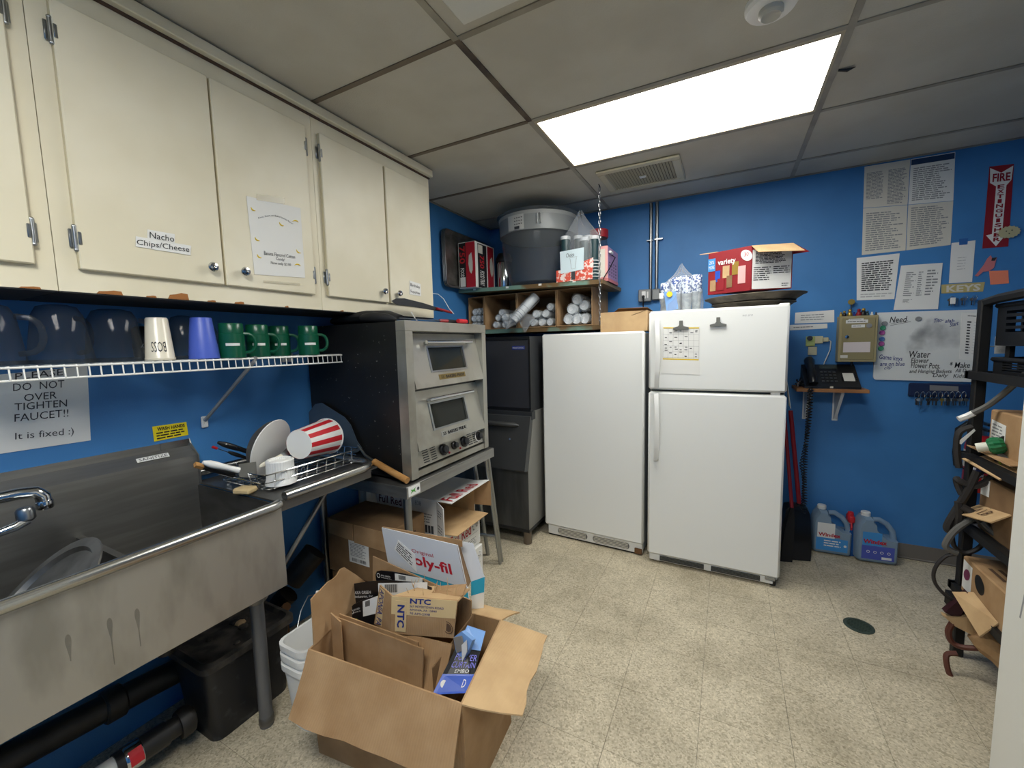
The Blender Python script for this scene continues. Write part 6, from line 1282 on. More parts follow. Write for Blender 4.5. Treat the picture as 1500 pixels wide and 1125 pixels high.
# trinkets on the key cabinet (plain little figures)
trk = [(.645, .028, 'gold', 'small yellow trinket at the left end of the key cabinet top'), (.662, .036, 'black', 'dark round trinket beside the yellow one on the key cabinet'), (.690, .045, 'gold', 'tall yellow trinket near the middle of the key cabinet top'), (.712, .026, 'ink blue', 'low dark blue trinket in front of the gold award'), (.735, .045, 'dark red', 'dark red standing trinket right of the middle on the key cabinet'), (.758, .048, 'black', 'tall black trinket on the key cabinet top'), (.778, .030, 'dark green cup', 'dark green trinket on the right half of the key cabinet'), (.800, .022, 'white plastic', 'small white trinket near the right end of the key cabinet'), (.820, .020, 'charcoal', 'little dark trinket at the right end of the key cabinet top')]
for x, h, m, lab in trk:
    o = thing('trinket', lab, 'trinket', (x, KY+.03, KZ1), 'trinkets on the key cabinet'); MB().lathe([(h*.30, 0), (h*.34, h*.15), (h*.24, h*.5), (h*.15, h*.6)], (x, KY+.03, KZ1+.0005), n=10).build('body', m, o, 40); MB().ball((x, KY+.03, KZ1+h*.78), h*.22, 8).build('head', 'gold' if m == 'black' else m, o, True)
c = Vector((.700, KY+.055, KZ1)); o = thing('award', 'small gold award standing behind the trinkets', 'award', c); MB().lathe([(.012, 0), (.012, .006), (.003, .012), (.003, .075)], c, n=10).build('stem', 'charcoal', o, 40); MB().lathe([(.008, -.003), (.018, -.003), (.018, .003), (.008, .003)], c+Vector((0, 0, .092)), (0, -1, 0), 16).build('medallion', 'gold', o, 40)
# whiteboard
def board_material(org):
    m = bpy.data.materials.new('smeared whiteboard'); m.use_nodes = True; nt = m.node_tree; N = nt.nodes; L = nt.links; b = N['Principled BSDF']; b.inputs['Roughness'].default_value = .25
    tc = N.new('ShaderNodeTexCoord'); col = None; prev = lin('dfe2e0')
    nz = N.new('ShaderNodeTexNoise'); nz.inputs['Scale'].default_value = 14; nz.inputs['Detail'].default_value = 6; L.new(tc.outputs['Object'], nz.inputs['Vector'])
    for u, v, sx, sz, ang, c in ((1351, 490, .06, .13, .55, '6f7072'), (1380, 492, .17, .11, .0, '9fa1a2')):   # wiped marker ink
        mp = N.new('ShaderNodeMapping'); mp.vector_type = 'TEXTURE'; p = PY(YW-.012, u, v)-org; mp.inputs['Location'].default_value = p; mp.inputs['Rotation'].default_value = (0, ang, 0); mp.inputs['Scale'].default_value = (sx, 1, sz); L.new(tc.outputs['Object'], mp.inputs[0])
        ln_ = N.new('ShaderNodeVectorMath'); ln_.operation = 'LENGTH'; L.new(mp.outputs[0], ln_.inputs[0])
        ad = N.new('ShaderNodeMath'); ad.operation = 'MULTIPLY_ADD'; ad.inputs[1].default_value = 1.6; L.new(nz.outputs['Fac'], ad.inputs[0]); L.new(ln_.outputs['Value'], ad.inputs[2])
        mr = N.new('ShaderNodeMapRange'); mr.inputs['From Min'].default_value = .75; mr.inputs['From Max'].default_value = 1.75; mr.inputs['To Min'].default_value = .8; mr.inputs['To Max'].default_value = 0; L.new(ad.outputs[0], mr.inputs['Value'])
        mx = N.new('ShaderNodeMix'); mx.data_type = 'RGBA'; L.new(mr.outputs[0], mx.inputs[0]); mx.inputs[7].default_value = lin(c)
        if col is None: mx.inputs[6].default_value = prev
        else: L.new(col, mx.inputs[6])
        col = mx.outputs[2]
    L.new(col, b.inputs['Base Color']); return m
q = [PY(YW-.012, *p) for p in ((1283, 458), (1446, 453), (1440, 560), (1279, 556))]
t = thing('whiteboard', 'whiteboard with handwritten notes and coloured magnets', 'whiteboard', (q[2]+q[3])/2)
pts = []
for cs, ct, a0 in ((.03, .05, PI), (.97, .05, 1.5*PI), (.97, .95, 0), (.03, .95, .5*PI)):
    for i in range(5): a = a0+PI/2*i/4; pts.append(bil(q, cs+.03*math.cos(a), ct+.05*math.sin(a)))
bd = MB().prism(pts, (0, .010, 0)).build('board', board_material((q[2]+q[3])/2), t)
def wr(items, m, sh=.25):
    mb = MB()
    for s, ps in items: lettering(mb, s, [PY(YW-.012, *p) for p in ps], shear=sh, bold=.006)
    mb.build('handwriting', m, bd)
def box4(u0, v0, u1, v1, h): return ((u0, v0), (u1, v1), (u1, v1+h), (u0, v0+h))
wr([('Need', box4(1303, 464, 1329, 463, 9)), ('Water', box4(1332, 514, 1363, 514, 10)), ('Flower', box4(1334, 524, 1361, 524, 8)), ('Flower Pots.', box4(1334, 531, 1377, 532, 8)), ('and Hanging Baskets', box4(1332, 541, 1394, 541, 7)), ('Daily', box4(1366, 547, 1389, 547, 7)),
    ('* Make Sure', box4(1391, 530, 1444, 530, 9)), ('All Dumpsters', box4(1399, 540, 1444, 540, 7)), ('Kids n Open', box4(1396, 548, 1444, 548, 7))], 'ink black')
wr([('Game keys', box4(1288, 519, 1322, 522, 9)), ('are on blue', box4(1289, 530, 1325, 530, 6)), ('clip', box4(1295, 537, 1306, 535, 6)), ('Tito-', box4(1368, 467, 1382, 465, 6)), ('slab', box4(1384, 468, 1398, 467, 5)), ('Start', box4(1391, 473, 1404, 470, 6))], 'ink blue')
MB().tube([PY(YW-.0125, 1304, 477), PY(YW-.0125, 1334, 471)], .0012, 4).build('underline', 'ink black', bd); MB().tube([PY(YW-.0125, 1305, 474.5), PY(YW-.0125, 1330, 469.5)], .0010, 4).build('underline', 'ink black', bd)
for u, v, m, lab in ((1295.5, 474, 'magnet grey', 'grey'), (1293, 480.5, 'magnet green', 'upper green'), (1292, 487.5, 'magnet pink', 'upper pink'), (1291.5, 496.5, 'magnet blue', 'blue'), (1291, 503.5, 'magnet pink', 'lower pink'), (1290, 510.5, 'magnet green', 'lower green'), (1345, 467, 'magnet grey', 'top')):
    p = PY(YW-.0123, u, v); o = thing('round_magnet', ('%s round magnet in the row at the left edge of the whiteboard' % lab) if lab != 'top' else 'grey round magnet beside the word Need on the whiteboard', 'magnet', p, 'round magnets on the whiteboard')
    MB().lathe([(.0145, 0), (.0145, .006), (.012, .009), (.006, .0075), (1e-4, .0075)], p, (0, -1, 0), 18).build('disc', m, o, 30)
q2 = [PY(YW-.014, *p) for p in ((1409, 458), (1450, 460), (1440, 530), (1405, 526))]; o = paper('schedule_sheet', 'dated schedule sheet hanging over the right of the whiteboard', 'paper', q2)
mb = MB(); textlines(mb, sub(q2, .22, .045, .95, .075), 1, words=7, seed=71); textlines(mb, sub(q2, .22, .16, .40, .88), 12, words=1, fill=.5, seed=72); mb.build('print', 'print', o); mb = MB(); textlines(mb, sub(q2, .48, .16, .92, .88), 12, words=1, fill=.12, seed=73); mb.build('ruled_lines', 'print pale', o)
# key rack below
t = thing('key_rack', 'dark blue key rack with carabiners and keys under the whiteboard', 'key rack', PY(YW, 1375, 570))
MB().rbox(PY(YW-.022, 1332, 561), PY(YW-.001, 1420, 583), .008).build('back_plate', mat('rack navy', '16264a', .5), t); MB().slab([PY(YW-.024, *p) for p in ((1362, 564), (1404, 566), (1404, 573), (1362, 572))], .001).build('grey_strip', mat('strip grey', '77777a', .6), t)
for i in range(9):
    u = 1343+i*8.6; c = PY(YW-.030, u, 578); MB().tube([c+Vector((.010*math.cos(a), -.004*math.sin(a), .022*math.sin(a)-.004)) for a in [2*PI*k/12 for k in range(12)]], .0021, 5, True).build('carabiner', 'chrome' if i % 3 else 'dull chrome', t, True)
    for j in range(3): p = c+Vector((random.uniform(-.01, .01), -.006-.004*j, -.030)); MB().lathe([(.004, -.001), (.0095, -.001), (.0095, .001), (.004, .001)], p, (random.uniform(-.5, .5), -1, 0), 12).box(p+Vector((-.0025, -.001, -.034)), p+Vector((.0025, .001, -.007))).build('key', 'gold' if (i == 4 and j == 2) else random.choice(('dull chrome', 'chrome', 'charcoal')), t)
# phone shelf and phone
SZ_ = 1.112; sy = 3.19
t = thing('phone_shelf', 'small wooden wall shelf on two white brackets under the phone', 'shelf', (.575, 3.3, 1.08))
MB().rbox((.400, sy, SZ_-.022), (.768, YW-.002, SZ_), .003).build('board', 'shelf wood', t)
for x in (.475, .640):
    MB().prism([Vector((x, YW-.003, SZ_-.022)), Vector((x, sy+.05, SZ_-.022)), Vector((x, sy+.05, SZ_-.035)), Vector((x, YW-.020, SZ_-.215)), Vector((x, YW-.003, SZ_-.225))], (.016, 0, 0)).build('bracket', 'white plastic', t); MB().rbox((x-.008, YW-.006, SZ_-.235), (x+.024, YW-.001, SZ_-.022), .002).build('bracket_plate', 'white plastic', t)
t = thing('desk_phone', 'black corded desk phone on the wooden shelf', 'phone', (.57, 3.28, SZ_))
def PH(x, s, h=0): return Vector((x, sy+.02+.19*s, SZ_+.018+.125*s+h))
MB().prism([Vector((.445, sy+.015, SZ_+.001)), Vector((.445, sy+.015, SZ_+.0148)), PH(.445, 1), Vector((.445, sy+.215, SZ_+.07)), Vector((.445, sy+.19, SZ_+.001))], (.285, 0, 0)).build('base', 'black plastic', t)
hs = MB(); hs.tube([PH(.49, -.04, .020), PH(.487, .05, .038), PH(.485, .45, .046), PH(.487, .85, .042), PH(.49, 1.02, .028)], [.026, .030, .021, .030, .026], 10); hs.build('handset', mat('handset', '1b1c1e', .3), t, True)
MB().slab([PH(.545, .95, .002), PH(.635, .95, .002), PH(.635, .78, .002), PH(.545, .78, .002)], .001).build('display', mat('lcd', '3d4440', .2), t)
for i in range(4):
    for j in range(4): p = PH(.548+i*.022, .62-j*.14, .001); MB().rbox(p+Vector((-.007, -.007, -.002)), p+Vector((.007, .007, .004)), .002).build('key_button', mat('key grey', '55585c', .5), t)
MB().slab([PH(.655, .58, .002), PH(.710, .58, .002), PH(.710, .22, .002), PH(.655, .22, .002)], .001).build('directory_card', 'old paper', t)
for j in range(5): p = PH(.649, .55-j*.08, .003); MB().box(p+Vector((-.003, -.004, -.002)), p+Vector((.003, .004, .002))).build('line_button', 'black', t); p = PH(.718, .55-j*.08, .003); MB().box(p+Vector((-.003, -.004, -.002)), p+Vector((.003, .004, .002))).build('line_button', 'black', t)
MB().tube([(.715, sy+.205, SZ_+.10), (.716, sy+.205, SZ_+.29)], .006, 8).build('antenna', 'black', t, True); MB().rbox((.575, sy+.012, SZ_+.004), (.592, sy+.016, SZ_+.016), .002).build('front_tag', 'old paper', t)
def coil(p0, p1, turns, r, th, wob=.0):
    p0, p1 = Vector(p0), Vector(p1); n = turns*8; pts = []
    for i in range(n+1): s = i/n; a = 2*PI*turns*s; p = lerp(p0, p1, s); pts.append(p+Vector((r*math.cos(a)+wob*math.sin(PI*s), r*math.sin(a), 0)))
    return MB().tube(pts, th, 5)
hc = coil((.470, sy-.012, SZ_+.0), (.462, 3.17, .30), 48, .011, .0032, -.004).build('handset_cord', 'black plastic', t, True); coil((.475, sy-.016, SZ_+.01), (.440, 3.165, .62), 26, .011, .0032, .012).build('cord_loop', 'black plastic', hc, True); coil((.440, 3.165, .62), (.470, 3.175, .36), 14, .010, .0032, .008).build('cord_loop', 'black plastic', hc, True)
t = thing('cable_tangle', 'tangle of black cables behind the phone', 'cable', (.40, 3.36, SZ_+.001)); rg = random.Random(4)
for k in range(4): MB().tube([(.405+.05*rg.random(), 3.25+.12*rg.random(), SZ_+.006+.05*rg.random()*min(1, i)) for i in range(7)], .003, 5).build('cable', 'black plastic' if k else 'grey rubber', t, True)
# dustpan with brush, red handles
c = Vector((.425, 3.20, 0)); t = thing('dustpan', 'black lobby dustpan standing beside the refrigerator', 'dustpan', c)
loft(MB(), [[Vector((.350, 3.08, .004)), Vector((.505, 3.12, .004)), Vector((.505, 3.30, .004)), Vector((.350, 3.30, .004))], [Vector((.345, 3.10, .10)), Vector((.510, 3.14, .10)), Vector((.510, 3.31, .10)), Vector((.345, 3.31, .10))], [Vector((.365, 3.16, .30)), Vector((.500, 3.18, .29)), Vector((.500, 3.29, .30)), Vector((.365, 3.29, .31))], [Vector((.40, 3.20, .335)), Vector((.48, 3.21, .325)), Vector((.48, 3.26, .33)), Vector((.40, 3.26, .335))]]).build('pan_body', 'black plastic', t, 60)
MB().tube([(.45, 3.23, .30), (.418, 3.26, .62), (.385, 3.30, .95)], .0135, 10).build('red_handle', 'dark red', t, True); MB().lathe([(.018, 0), (.018, .05)], (.452, 3.228, .29), (-.1, .08, .99), 12).build('socket', 'black plastic', t)
t = thing('lobby_broom', 'broom with a red handle half hidden behind the refrigerator', 'broom', (.36, 3.15, 0)); MB().tube([(.395, 3.13, .33), (.375, 3.20, .60), (.345, 3.30, .98)], .011, 10).build('red_handle', 'dark red', t, True)
loft(MB(), [[Vector((.33, 3.04, .003)), Vector((.40, 3.06, .003)), Vector((.40, 3.08, .003)), Vector((.33, 3.07, .003))], [Vector((.36, 3.09, .22)), Vector((.41, 3.10, .22)), Vector((.41, 3.12, .22)), Vector((.36, 3.115, .22))], [Vector((.385, 3.11, .34)), Vector((.405, 3.12, .34)), Vector((.405, 3.135, .34)), Vector((.385, 3.13, .34))]]).build('bristles', 'black matte', t)
# window cleaner jugs and spray bottle
def jug(x, y, rot, label, lab2):
    M = Matrix.Translation((x, y, 0)) @ Matrix.Rotation(rot, 4, 'Z'); t = thing('cleaner_jug', label, 'jug', (x, y, 0), 'blue cleaner jugs by the wall'); d = .060
    # side outline with the hole of the handle
    out = [(-.085, .004), (.095, .004), (.105, .015), (.108, .16), (.100, .20), (.075, .245), (.035, .272), (.0, .280), (-.02, .278), (-.028, .292), (-.070, .292), (-.075, .278), (-.090, .255), (-.100, .22), (-.100, .015)]
    hole = [(.085, .165), (.070, .205), (.035, .240), (.008, .247), (.008, .225), (.035, .190), (.060, .165)]
    body = [(-.085, .004), (.095, .004), (.105, .015), (.108, .155), (.060, .160), (.028, .185), (-.005, .222), (-.010, .262), (-.028, .278), (-.028, .292), (-.070, .292), (-.075, .278), (-.090, .255), (-.100, .22), (-.100, .015)]
    def lo(poly, s, off): cx = sum(p[0] for p in poly)/len(poly); cz = sum(p[1] for p in poly)/len(poly); return [Vector((cx+(p[0]-cx)*s, off, cz+(p[1]-cz)*s)) for p in poly]
    loft(MB(M), [lo(body, .90, -d), lo(body, .985, -d*.78), lo(body, 1, -d*.4), lo(body, 1, d*.4), lo(body, .985, d*.78), lo(body, .90, d)]).build('bottle', 'jug blue', t, 50)
    liq = [(-.080, .008), (.09, .008), (.10, .02), (.103, lab2), (-.096, lab2), (-.095, .02)]; loft(MB(M), [lo(liq, .92, -d*.85), lo(liq, .97, -d*.5), lo(liq, .97, d*.5), lo(liq, .92, d*.85)]).build('liquid', 'liquid blue', t)
    MB(M).tube([(-.012, 0, .268), (.02, 0, .272), (.06, 0, .248), (.090, 0, .205), (.098, 0, .160), (.098, 0, .14)], [.016, .016, .016, .016, .017, .018], 10).build('handle', 'jug blue', t, True)
    MB(M).lathe([(.024, 0), (.025, .002), (.025, .024), (.022, .027), (1e-4, .027)], (-.049, 0, .290), n=18).build('cap', 'white plastic', t, 40)
    def Q(u0, z1, u1, z0, o=.0005): return [M @ Vector((u0, -d-o, z1)), M @ Vector((u1, -d-o, z1)), M @ Vector((u1, -d-o, z0)), M @ Vector((u0, -d-o, z0))]
    return t, Q
t, Q = jug(.635, 3.335, .05, 'blue cleaner jug with white and blue label beside the dustpan', .085)
q = Q(-.080, .215, .015, .115); l1 = MB().slab(q, .001).build('upper_label', 'white paper', t); mb = MB(); lettering(mb, 'Windex', Q(-.075, .150, .045, .125, .002), bold=.03); mb.build('lettering', 'ink red', l1)
q = Q(-.085, .115, .085, .03); l1 = MB().slab(q, .001).build('lower_label', 'label blue', t); mb = MB(); textlines(mb, sub(q, .25, .12, .8, .7), 3, words=3); mb.build('print', 'white paper', l1); MB().lathe([(1e-4, 0), (.008, 0)], bil(q, .92, .5)+Vector((0, -.001, 0)), (0, -1, 0), 12).build('badge', 'white paper', l1)
t, Q = jug(.860, 3.315, .10, 'blue cleaner jug with full blue label, right of the spray bottle', .10)
q = Q(-.078, .205, .02, .118); l1 = MB().slab(q, .001).build('upper_label', 'label blue', t); mb = MB(); lettering(mb, 'Windex', Q(-.075, .160, .045, .132, .002), bold=.035); mb.build('lettering', 'ink red', l1)
q = Q(-.080, .118, .085, .03); l1 = MB().slab(q, .001).build('lower_label', 'label violet', t); MB().slab([p+Vector((0, -.001, 0)) for p in sub(q, .62, .76, .92, .93)], .001).build('barcode', 'white paper', l1); mb = MB()
for k in range(4): mb.lathe([(.006, 0), (.0085, 0)], bil(q, .2+k*.21, .45)+Vector((0, -.001, 0)), (0, -1, 0), 12)
mb.build('icons', 'white paper', l1, kind='stuff')
c = Vector((.742, 3.345, 0)); t = thing('spray_bottle', 'dark blue spray bottle with a red trigger between the jugs', 'spray bottle', c)
MB().lathe([(.042, 0), (.045, .01), (.045, .09), (.030, .16), (.017, .20), (.015, .215)], c, n=24, sy=.7).build('bottle', 'sprayer blue', t, 50); MB().lathe([(.017, .213), (.017, .226)], c, n=16).build('collar', 'white plastic', t)
MB().rbox(c+Vector((-.018, -.045, .226)), c+Vector((.018, .03, .272)), .008).tube([c+Vector((0, -.035, .232)), c+Vector((0, -.045, .20)), c+Vector((0, -.035, .18))], .006, 6).lathe([(.019, 0), (.015, .02), (1e-4, .024)], c+Vector((0, -.005, .270)), n=12).build('trigger_head', 'red', t, 40)

# ------------------------------------------------------------------ black rack at the right with boxes and string-light cords
RX, RXB, RYF, RYN, RW = .945, 1.50, 2.45, 1.52, .036
t = thing('metal_rack', 'black metal rack along the right wall', 'rack', (1.2, 2.0, 0))
for x in (RX, RXB):
    for y in (RYF, RYN): MB().rbox((x-RW/2, y-RW/2, 0), (x+RW/2, y+RW/2, 1.575), .004).build('post', 'rack black', t)
for x in (RX, RXB): MB().tube([(x, RYF+.02, 1.560), (x, RYF-.10, 1.572), (x, (RYF+RYN)/2, 1.582), (x, RYN+.10, 1.572), (x, RYN-.02, 1.560)], .018, 6).build('top_rail', 'rack black', t, True)
for z in (1.245, .895, .60, .30):
    sh = MB(); sh.box((RX-.035, RYN, z), (RX-.005, RYF+.02, z+.032)); sh.box((RXB, RYN, z), (RXB+.03, RYF+.02, z+.032)); sh.box((RX-.035, RYF-.0, z), (RXB+.03, RYF+.03, z+.032)); sh.box((RX-.035, RYN-.03, z), (RXB+.03, RYN, z+.032)); sh.build('shelf_frame', 'rack black', t)
    if z != 1.245: MB().box((RX-.005, RYN, z+.012), (RXB, RYF, z+.020)).build('shelf_deck', mat('deck grey', '55565a', .5, .4), t)
MB().box((RX-.045, RYF-.12, .225), (RX+.03, RYF+.02, .285)).build('foot_stay', 'rack black', t)
# black crates
def crate(label, x0, x1, y0, y1, z0, z1):
    t = thing('plastic_crate', label, 'crate', ((x0+x1)/2, (y0+y1)/2, z0), 'black crates on the rack'); w = .012; g = MB()
    g.box((x0, y0, z0), (x1, y1, z0+w)); g.box((x1-w, y0, z0+w), (x1, y1, z1)); g.box((x0, y0, z0+w), (x1-w, y0+w, z1)); g.build('shell', 'crate black', t)
    # the aisle side (x0) and far end (y1) with real slots
    def slotted(axis):
        g = MB(); L0, L1 = (y0+w, y1-w) if axis == 'x' else (x0, x1-w)
        def bx(a, b, c, d): g.box((x0, a, c), (x0+w, b, d)) if axis == 'x' else g.box((a, y1-w, c), (b, y1, d))
        H = z1-z0-w; zb = z0+w; segs = [(.10, .14, .30, .80)] + [(.34+.0, .56, .28+k*.16, .36+k*.16) for k in range(4)] + [(.70, .92, .28+k*.16, .36+k*.16) for k in range(4)]
        cols = sorted(set([0, 1]+[s[0] for s in segs]+[s[1] for s in segs])); LL = L1-L0
        for i in range(len(cols)-1):
            a, b = cols[i], cols[i+1]; hs = sorted([(s[2], s[3]) for s in segs if s[0] <= a+1e-6 and s[1] >= b-1e-6]); zc = 0
            for h0, h1 in hs: bx(L0+a*LL, L0+b*LL, zb+zc*H, zb+h0*H); zc = h1
            bx(L0+a*LL, L0+b*LL, zb+zc*H, z1)
        g.build('slotted_side', 'crate black', t)
    slotted('x'); slotted('y'); MB().tube([(x0, y0, z1), (x0, y1, z1), (x1, y1, z1), (x1, y0, z1)], .010, 6, True).build('rim', 'crate black', t); return t
crate('upper black slotted crate on the rack', .965, 1.46, 1.75, 2.405, 1.385, 1.545)
crate('lower black slotted crate on the rack shelf', .965, 1.46, 1.75, 2.405, 1.257, 1.330)
MB().box((.985, 1.85, 1.335), (1.44, 1.90, 1.383)).build('spacer', 'rack black', t)
MB().box((.985, 2.35, 1.335), (1.0, 2.38, 1.383)).build('spacer', 'rack black', t)
o = paper('rack_note', 'small white note hanging between the two black crates', 'paper', [PY(2.50, *p) for p in ((1458, 493), (1483, 492.5), (1482, 518), (1456.5, 518))]); mb = MB(); textlines(mb, sub([PY(2.499, *p) for p in ((1458, 493), (1483, 492.5), (1482, 518), (1456.5, 518))], .1, .1, .9, .9), 7, words=3, fill=.2); mb.build('print', 'print pale', o)
t = thing('string_wire', 'thin white wire strung from the rack post to the note', 'wire', PY(2.48, 1445, 507)); MB().tube([PY(2.47, 1438, 507), PY(2.48, 1447, 507), PY(2.495, 1458, 507.5)], .0015, 5).build('wire', 'white plastic', t, True)
# cardboard boxes on the rack: faces towards the aisle (x = const) and towards the far end hidden
def rack_box(label, x0, x1, y0, y1, z0, z1, m='kraft'):
    t = thing('cardboard_box', label, 'box', ((x0+x1)/2, (y0+y1)/2, z0), 'brown boxes on the rack'); MB().rbox((x0, y0, z0), (x1, y1, z1), .005).build('carton_body', m, t); return t
b1 = rack_box('brown box with a white label on the middle shelf of the rack', 0.968, 1.47, 1.75, 2.40, .922, 1.125)
q = [Vector((.9665, y, z)) for y, z in ((2.385, 1.085), (2.285, 1.075), (2.285, 1.00), (2.385, 1.00))]; l_ = MB().slab(q, .001).build('shipping_label', 'white paper', b1); mb = MB(); textlines(mb, sub(q, .1, .1, .9, .9), 5, words=2, seed=81); mb.build('print', 'print grey', l_)
MB().slab([(.968, 2.40, .93), (.968, 2.15, .93), (.905, 2.15, .895), (.900, 2.42, .905)], .005).build('torn_flap', 'kraft light', b1); MB().slab([(.968, 2.40, .955), (.968, 2.15, .955), (.93, 2.15, .95), (.915, 2.425, .965)], .004).build('torn_flap', 'kraft', b1)
b2 = rack_box('brown box with a torn flap on the shelf below', 0.952, 1.47, 1.72, 2.39, .622, .848, 'kraft dark')
MB().slab([(.952, 2.39, .72), (.952, 2.17, .76), (.895, 2.16, .725), (.880, 2.38, .675)], .005).build('torn_flap', 'kraft light', b2); mb = MB(); lettering(mb, '4 LB', [Vector(p) for p in ((.935, 2.34, .728), (.935, 2.24, .745), (.905, 2.24, .725), (.905, 2.34, .70))], off=-.004); mb.build('print', 'print brown', b2)
q = [Vector((.9505, y, z)) for y, z in ((2.38, .835), (2.32, .84), (2.32, .775), (2.38, .77))]; l_ = MB().slab(q, .001).build('shipping_label', 'white paper', b2)
b3 = rack_box('brown box with a round hand hole and purple logo near the floor', .925, 1.47, 1.72, 2.405, .322, .485)
q = [Vector((.9235, y, z)) for y, z in ((2.395, .470), (2.325, .465), (2.325, .345), (2.395, .350))]; l_ = MB().slab(q, .001).build('logo_label', 'white paper', b3); MB().lathe([(1e-4, 0), (.022, 0)], bil(q, .5, .42)+Vector((-.001, 0, 0)), (-1, 0, 0), 12, 1, 1.3).build('purple_logo', mat('plum', '7a2f55', .7), l_)
MB().lathe([(1e-4, 0), (.036, 0)], (.9238, 2.265, .425), (-1, 0, 0), 20, 1.1, .9).build('hand_hole', 'black', b3); MB().slab([(.923, 2.30, .375), (.923, 2.12, .355), (.885, 2.14, .275), (.870, 2.33, .345)], .005).build('torn_flap', 'kraft light', b3)
mb = MB(); textlines(mb, [Vector((1.06, 2.30, .4855)), Vector((1.06, 1.9, .4855)), Vector((.95, 1.9, .4855)), Vector((.95, 2.30, .4855))], 4, words=3); mb.build('print', 'print brown', b3)
# crumpled paper bags at the bottom
def bag(label, c, s, seed):
    t = thing('paper_bag', label, 'paper bag', (c[0], c[1], c[2]-s[2]), 'crumpled brown paper on the bottom shelf'); rg = random.Random(seed); n, m = 14, 8; vs, fs = [], []
    for j in range(m):
        th = PI*j/(m-1)
        for k in range(n): a = 2*PI*k/n; w = 1+rg.uniform(-.16, .16); vs.append(Vector((c[0]+s[0]*w*math.sin(th)*math.cos(a), c[1]+s[1]*w*math.sin(th)*math.sin(a), c[2]-s[2]*math.cos(th)*(1+rg.uniform(-.05, .05)))))
    for j in range(m-1): fs += [(j*n+k, j*n+(k+1) % n, (j+1)*n+(k+1) % n, (j+1)*n+k) for k in range(n)]
    MB().add(vs, fs).build('crumpled_paper', 'kraft', t); return t
bag('crumpled brown paper bulging out under the lowest shelf', (1.02, 2.26, .185), (.10, .13, .075), 1); bag('crumpled brown paper lying deeper on the floor under the rack', (1.08, 2.14, .10), (.11, .14, .08), 2)
o = MB().prism([PY(2.30, *p) for p in ((1380, 901), (1392, 905), (1408, 905), (1440, 902), (1460, 925), (1425, 931), (1400, 918))], (0, .02, .004)).build('torn_paper', 'kraft light'); place(o, 'torn tip of brown paper sticking out between the cords', 'paper')
o = MB().prism([PY(2.30, *p) for p in ((1384, 897), (1404, 880), (1418, 868), (1420, 880), (1408, 902), (1394, 902))], (0, .03, 0)).build('dark_wrap', mat('maroon plastic', '35191d', .35)); place(o, 'dark maroon plastic wrap draped on the rack post', 'plastic')
# cords
def cord(label, pts, r, m, extra=()):
    P3 = [PY(y, u, v) for u, v, y in pts]; sm = []
    for i in range(len(P3)-1):                      # Catmull-Rom through the points
        a, b, c, d = P3[max(i-1, 0)], P3[i], P3[i+1], P3[min(i+2, len(P3)-1)]
        for k in range(5): s = k/5; sm.append(.5*((2*b)+(c-a)*s+(2*a-5*b+4*c-d)*s*s+(3*b-a-3*c+d)*s**3))
    sm.append(P3[-1]); t = thing('power_cord', label, 'cord', min(P3, key=lambda p: p.z), 'cords hanging on the rack'); MB().tube(sm, r, 7).build('cord', m, t, True); return t
cord('thick grey cord sloping up across the rack with a white sleeve', ((1425, 605, 2.36), (1450, 592, 2.34), (1480, 568, 2.28), (1510, 540, 2.2)), .011, 'cord grey')
t = cord('short white tape sleeve at the end of the grey cord', ((1404, 614, 2.37), (1415, 610, 2.37), (1426, 605, 2.36)), .0125, 'white plastic')
cord('black cord looping down the left of the rack post', ((1424, 625, 2.36), (1405, 634, 2.36), (1402, 660, 2.36), (1405, 685, 2.36)), .012, 'cord dark')
cord('dark cord running down from the blue wrapped section', ((1432, 690, 2.34), (1420, 715, 2.35), (1405, 740, 2.36), (1390, 765, 2.36), (1388, 775, 2.36), (1398, 778, 2.36), (1405, 755, 2.35), (1404, 735, 2.35)), .014, 'cord dark')
cord('olive grey cord curving from the lower bulb to the baseboard', ((1440, 752, 2.34), (1420, 762, 2.34), (1398, 778, 2.34), (1385, 798, 2.34), (1392, 806, 2.34), (1402, 810, 2.34)), .012, 'cord grey')
cord('dark cable arcing over the floor left of the rack', ((1402, 812, 2.34), (1385, 815, 2.34), (1370, 832, 2.34), (1369, 852, 2.34), (1385, 872, 2.33), (1408, 884, 2.33)), .007, 'cord dark')
cord('black cord sagging behind the rack post', ((1394, 780, 2.42), (1398, 800, 2.42), (1415, 810, 2.42), (1437, 800, 2.42), (1447, 775, 2.42)), .009, 'cord dark')
cord('thick black cord sloping down to the right below the bulbs', ((1408, 742, 2.34), (1425, 752, 2.33), (1450, 775, 2.30), (1480, 792, 2.25), (1510, 800, 2.2)), .015, 'cord dark')
cord('grey cord below the thick black one', ((1440, 765, 2.30), (1460, 785, 2.27), (1485, 803, 2.22), (1510, 815, 2.16)), .010, 'cord grey')
cord('brown cord looping to the floor at the foot of the rack', ((1402, 957, 2.30), (1388, 958, 2.30), (1386, 968, 2.29), (1392, 990, 2.28), (1408, 1012, 2.26), (1430, 1030, 2.24), (1462, 1045, 2.2)), .010, 'cord brown')
cord('dark brown cord curling under the torn paper', ((1395, 912, 2.31), (1389, 925, 2.31), (1394, 940, 2.31), (1410, 948, 2.30), (1440, 950, 2.28), (1475, 952, 2.24)), .011, 'cord brown')
cord('thick dark loop in front of the fire extinguisher', ((1470, 655, 2.30), (1458, 690, 2.33), (1445, 705, 2.34), (1425, 712, 2.35), (1405, 704, 2.36), (1402, 702, 2.37), (1404, 712, 2.37), (1410, 725, 2.36)), .013, 'cord dark')
cord('yellow zip tie curling by the cords', ((1466, 680, 2.27), (1463, 674, 2.27), (1468, 670, 2.27), (1480, 669, 2.26), (1500, 672, 2.25)), .003, 'lime')
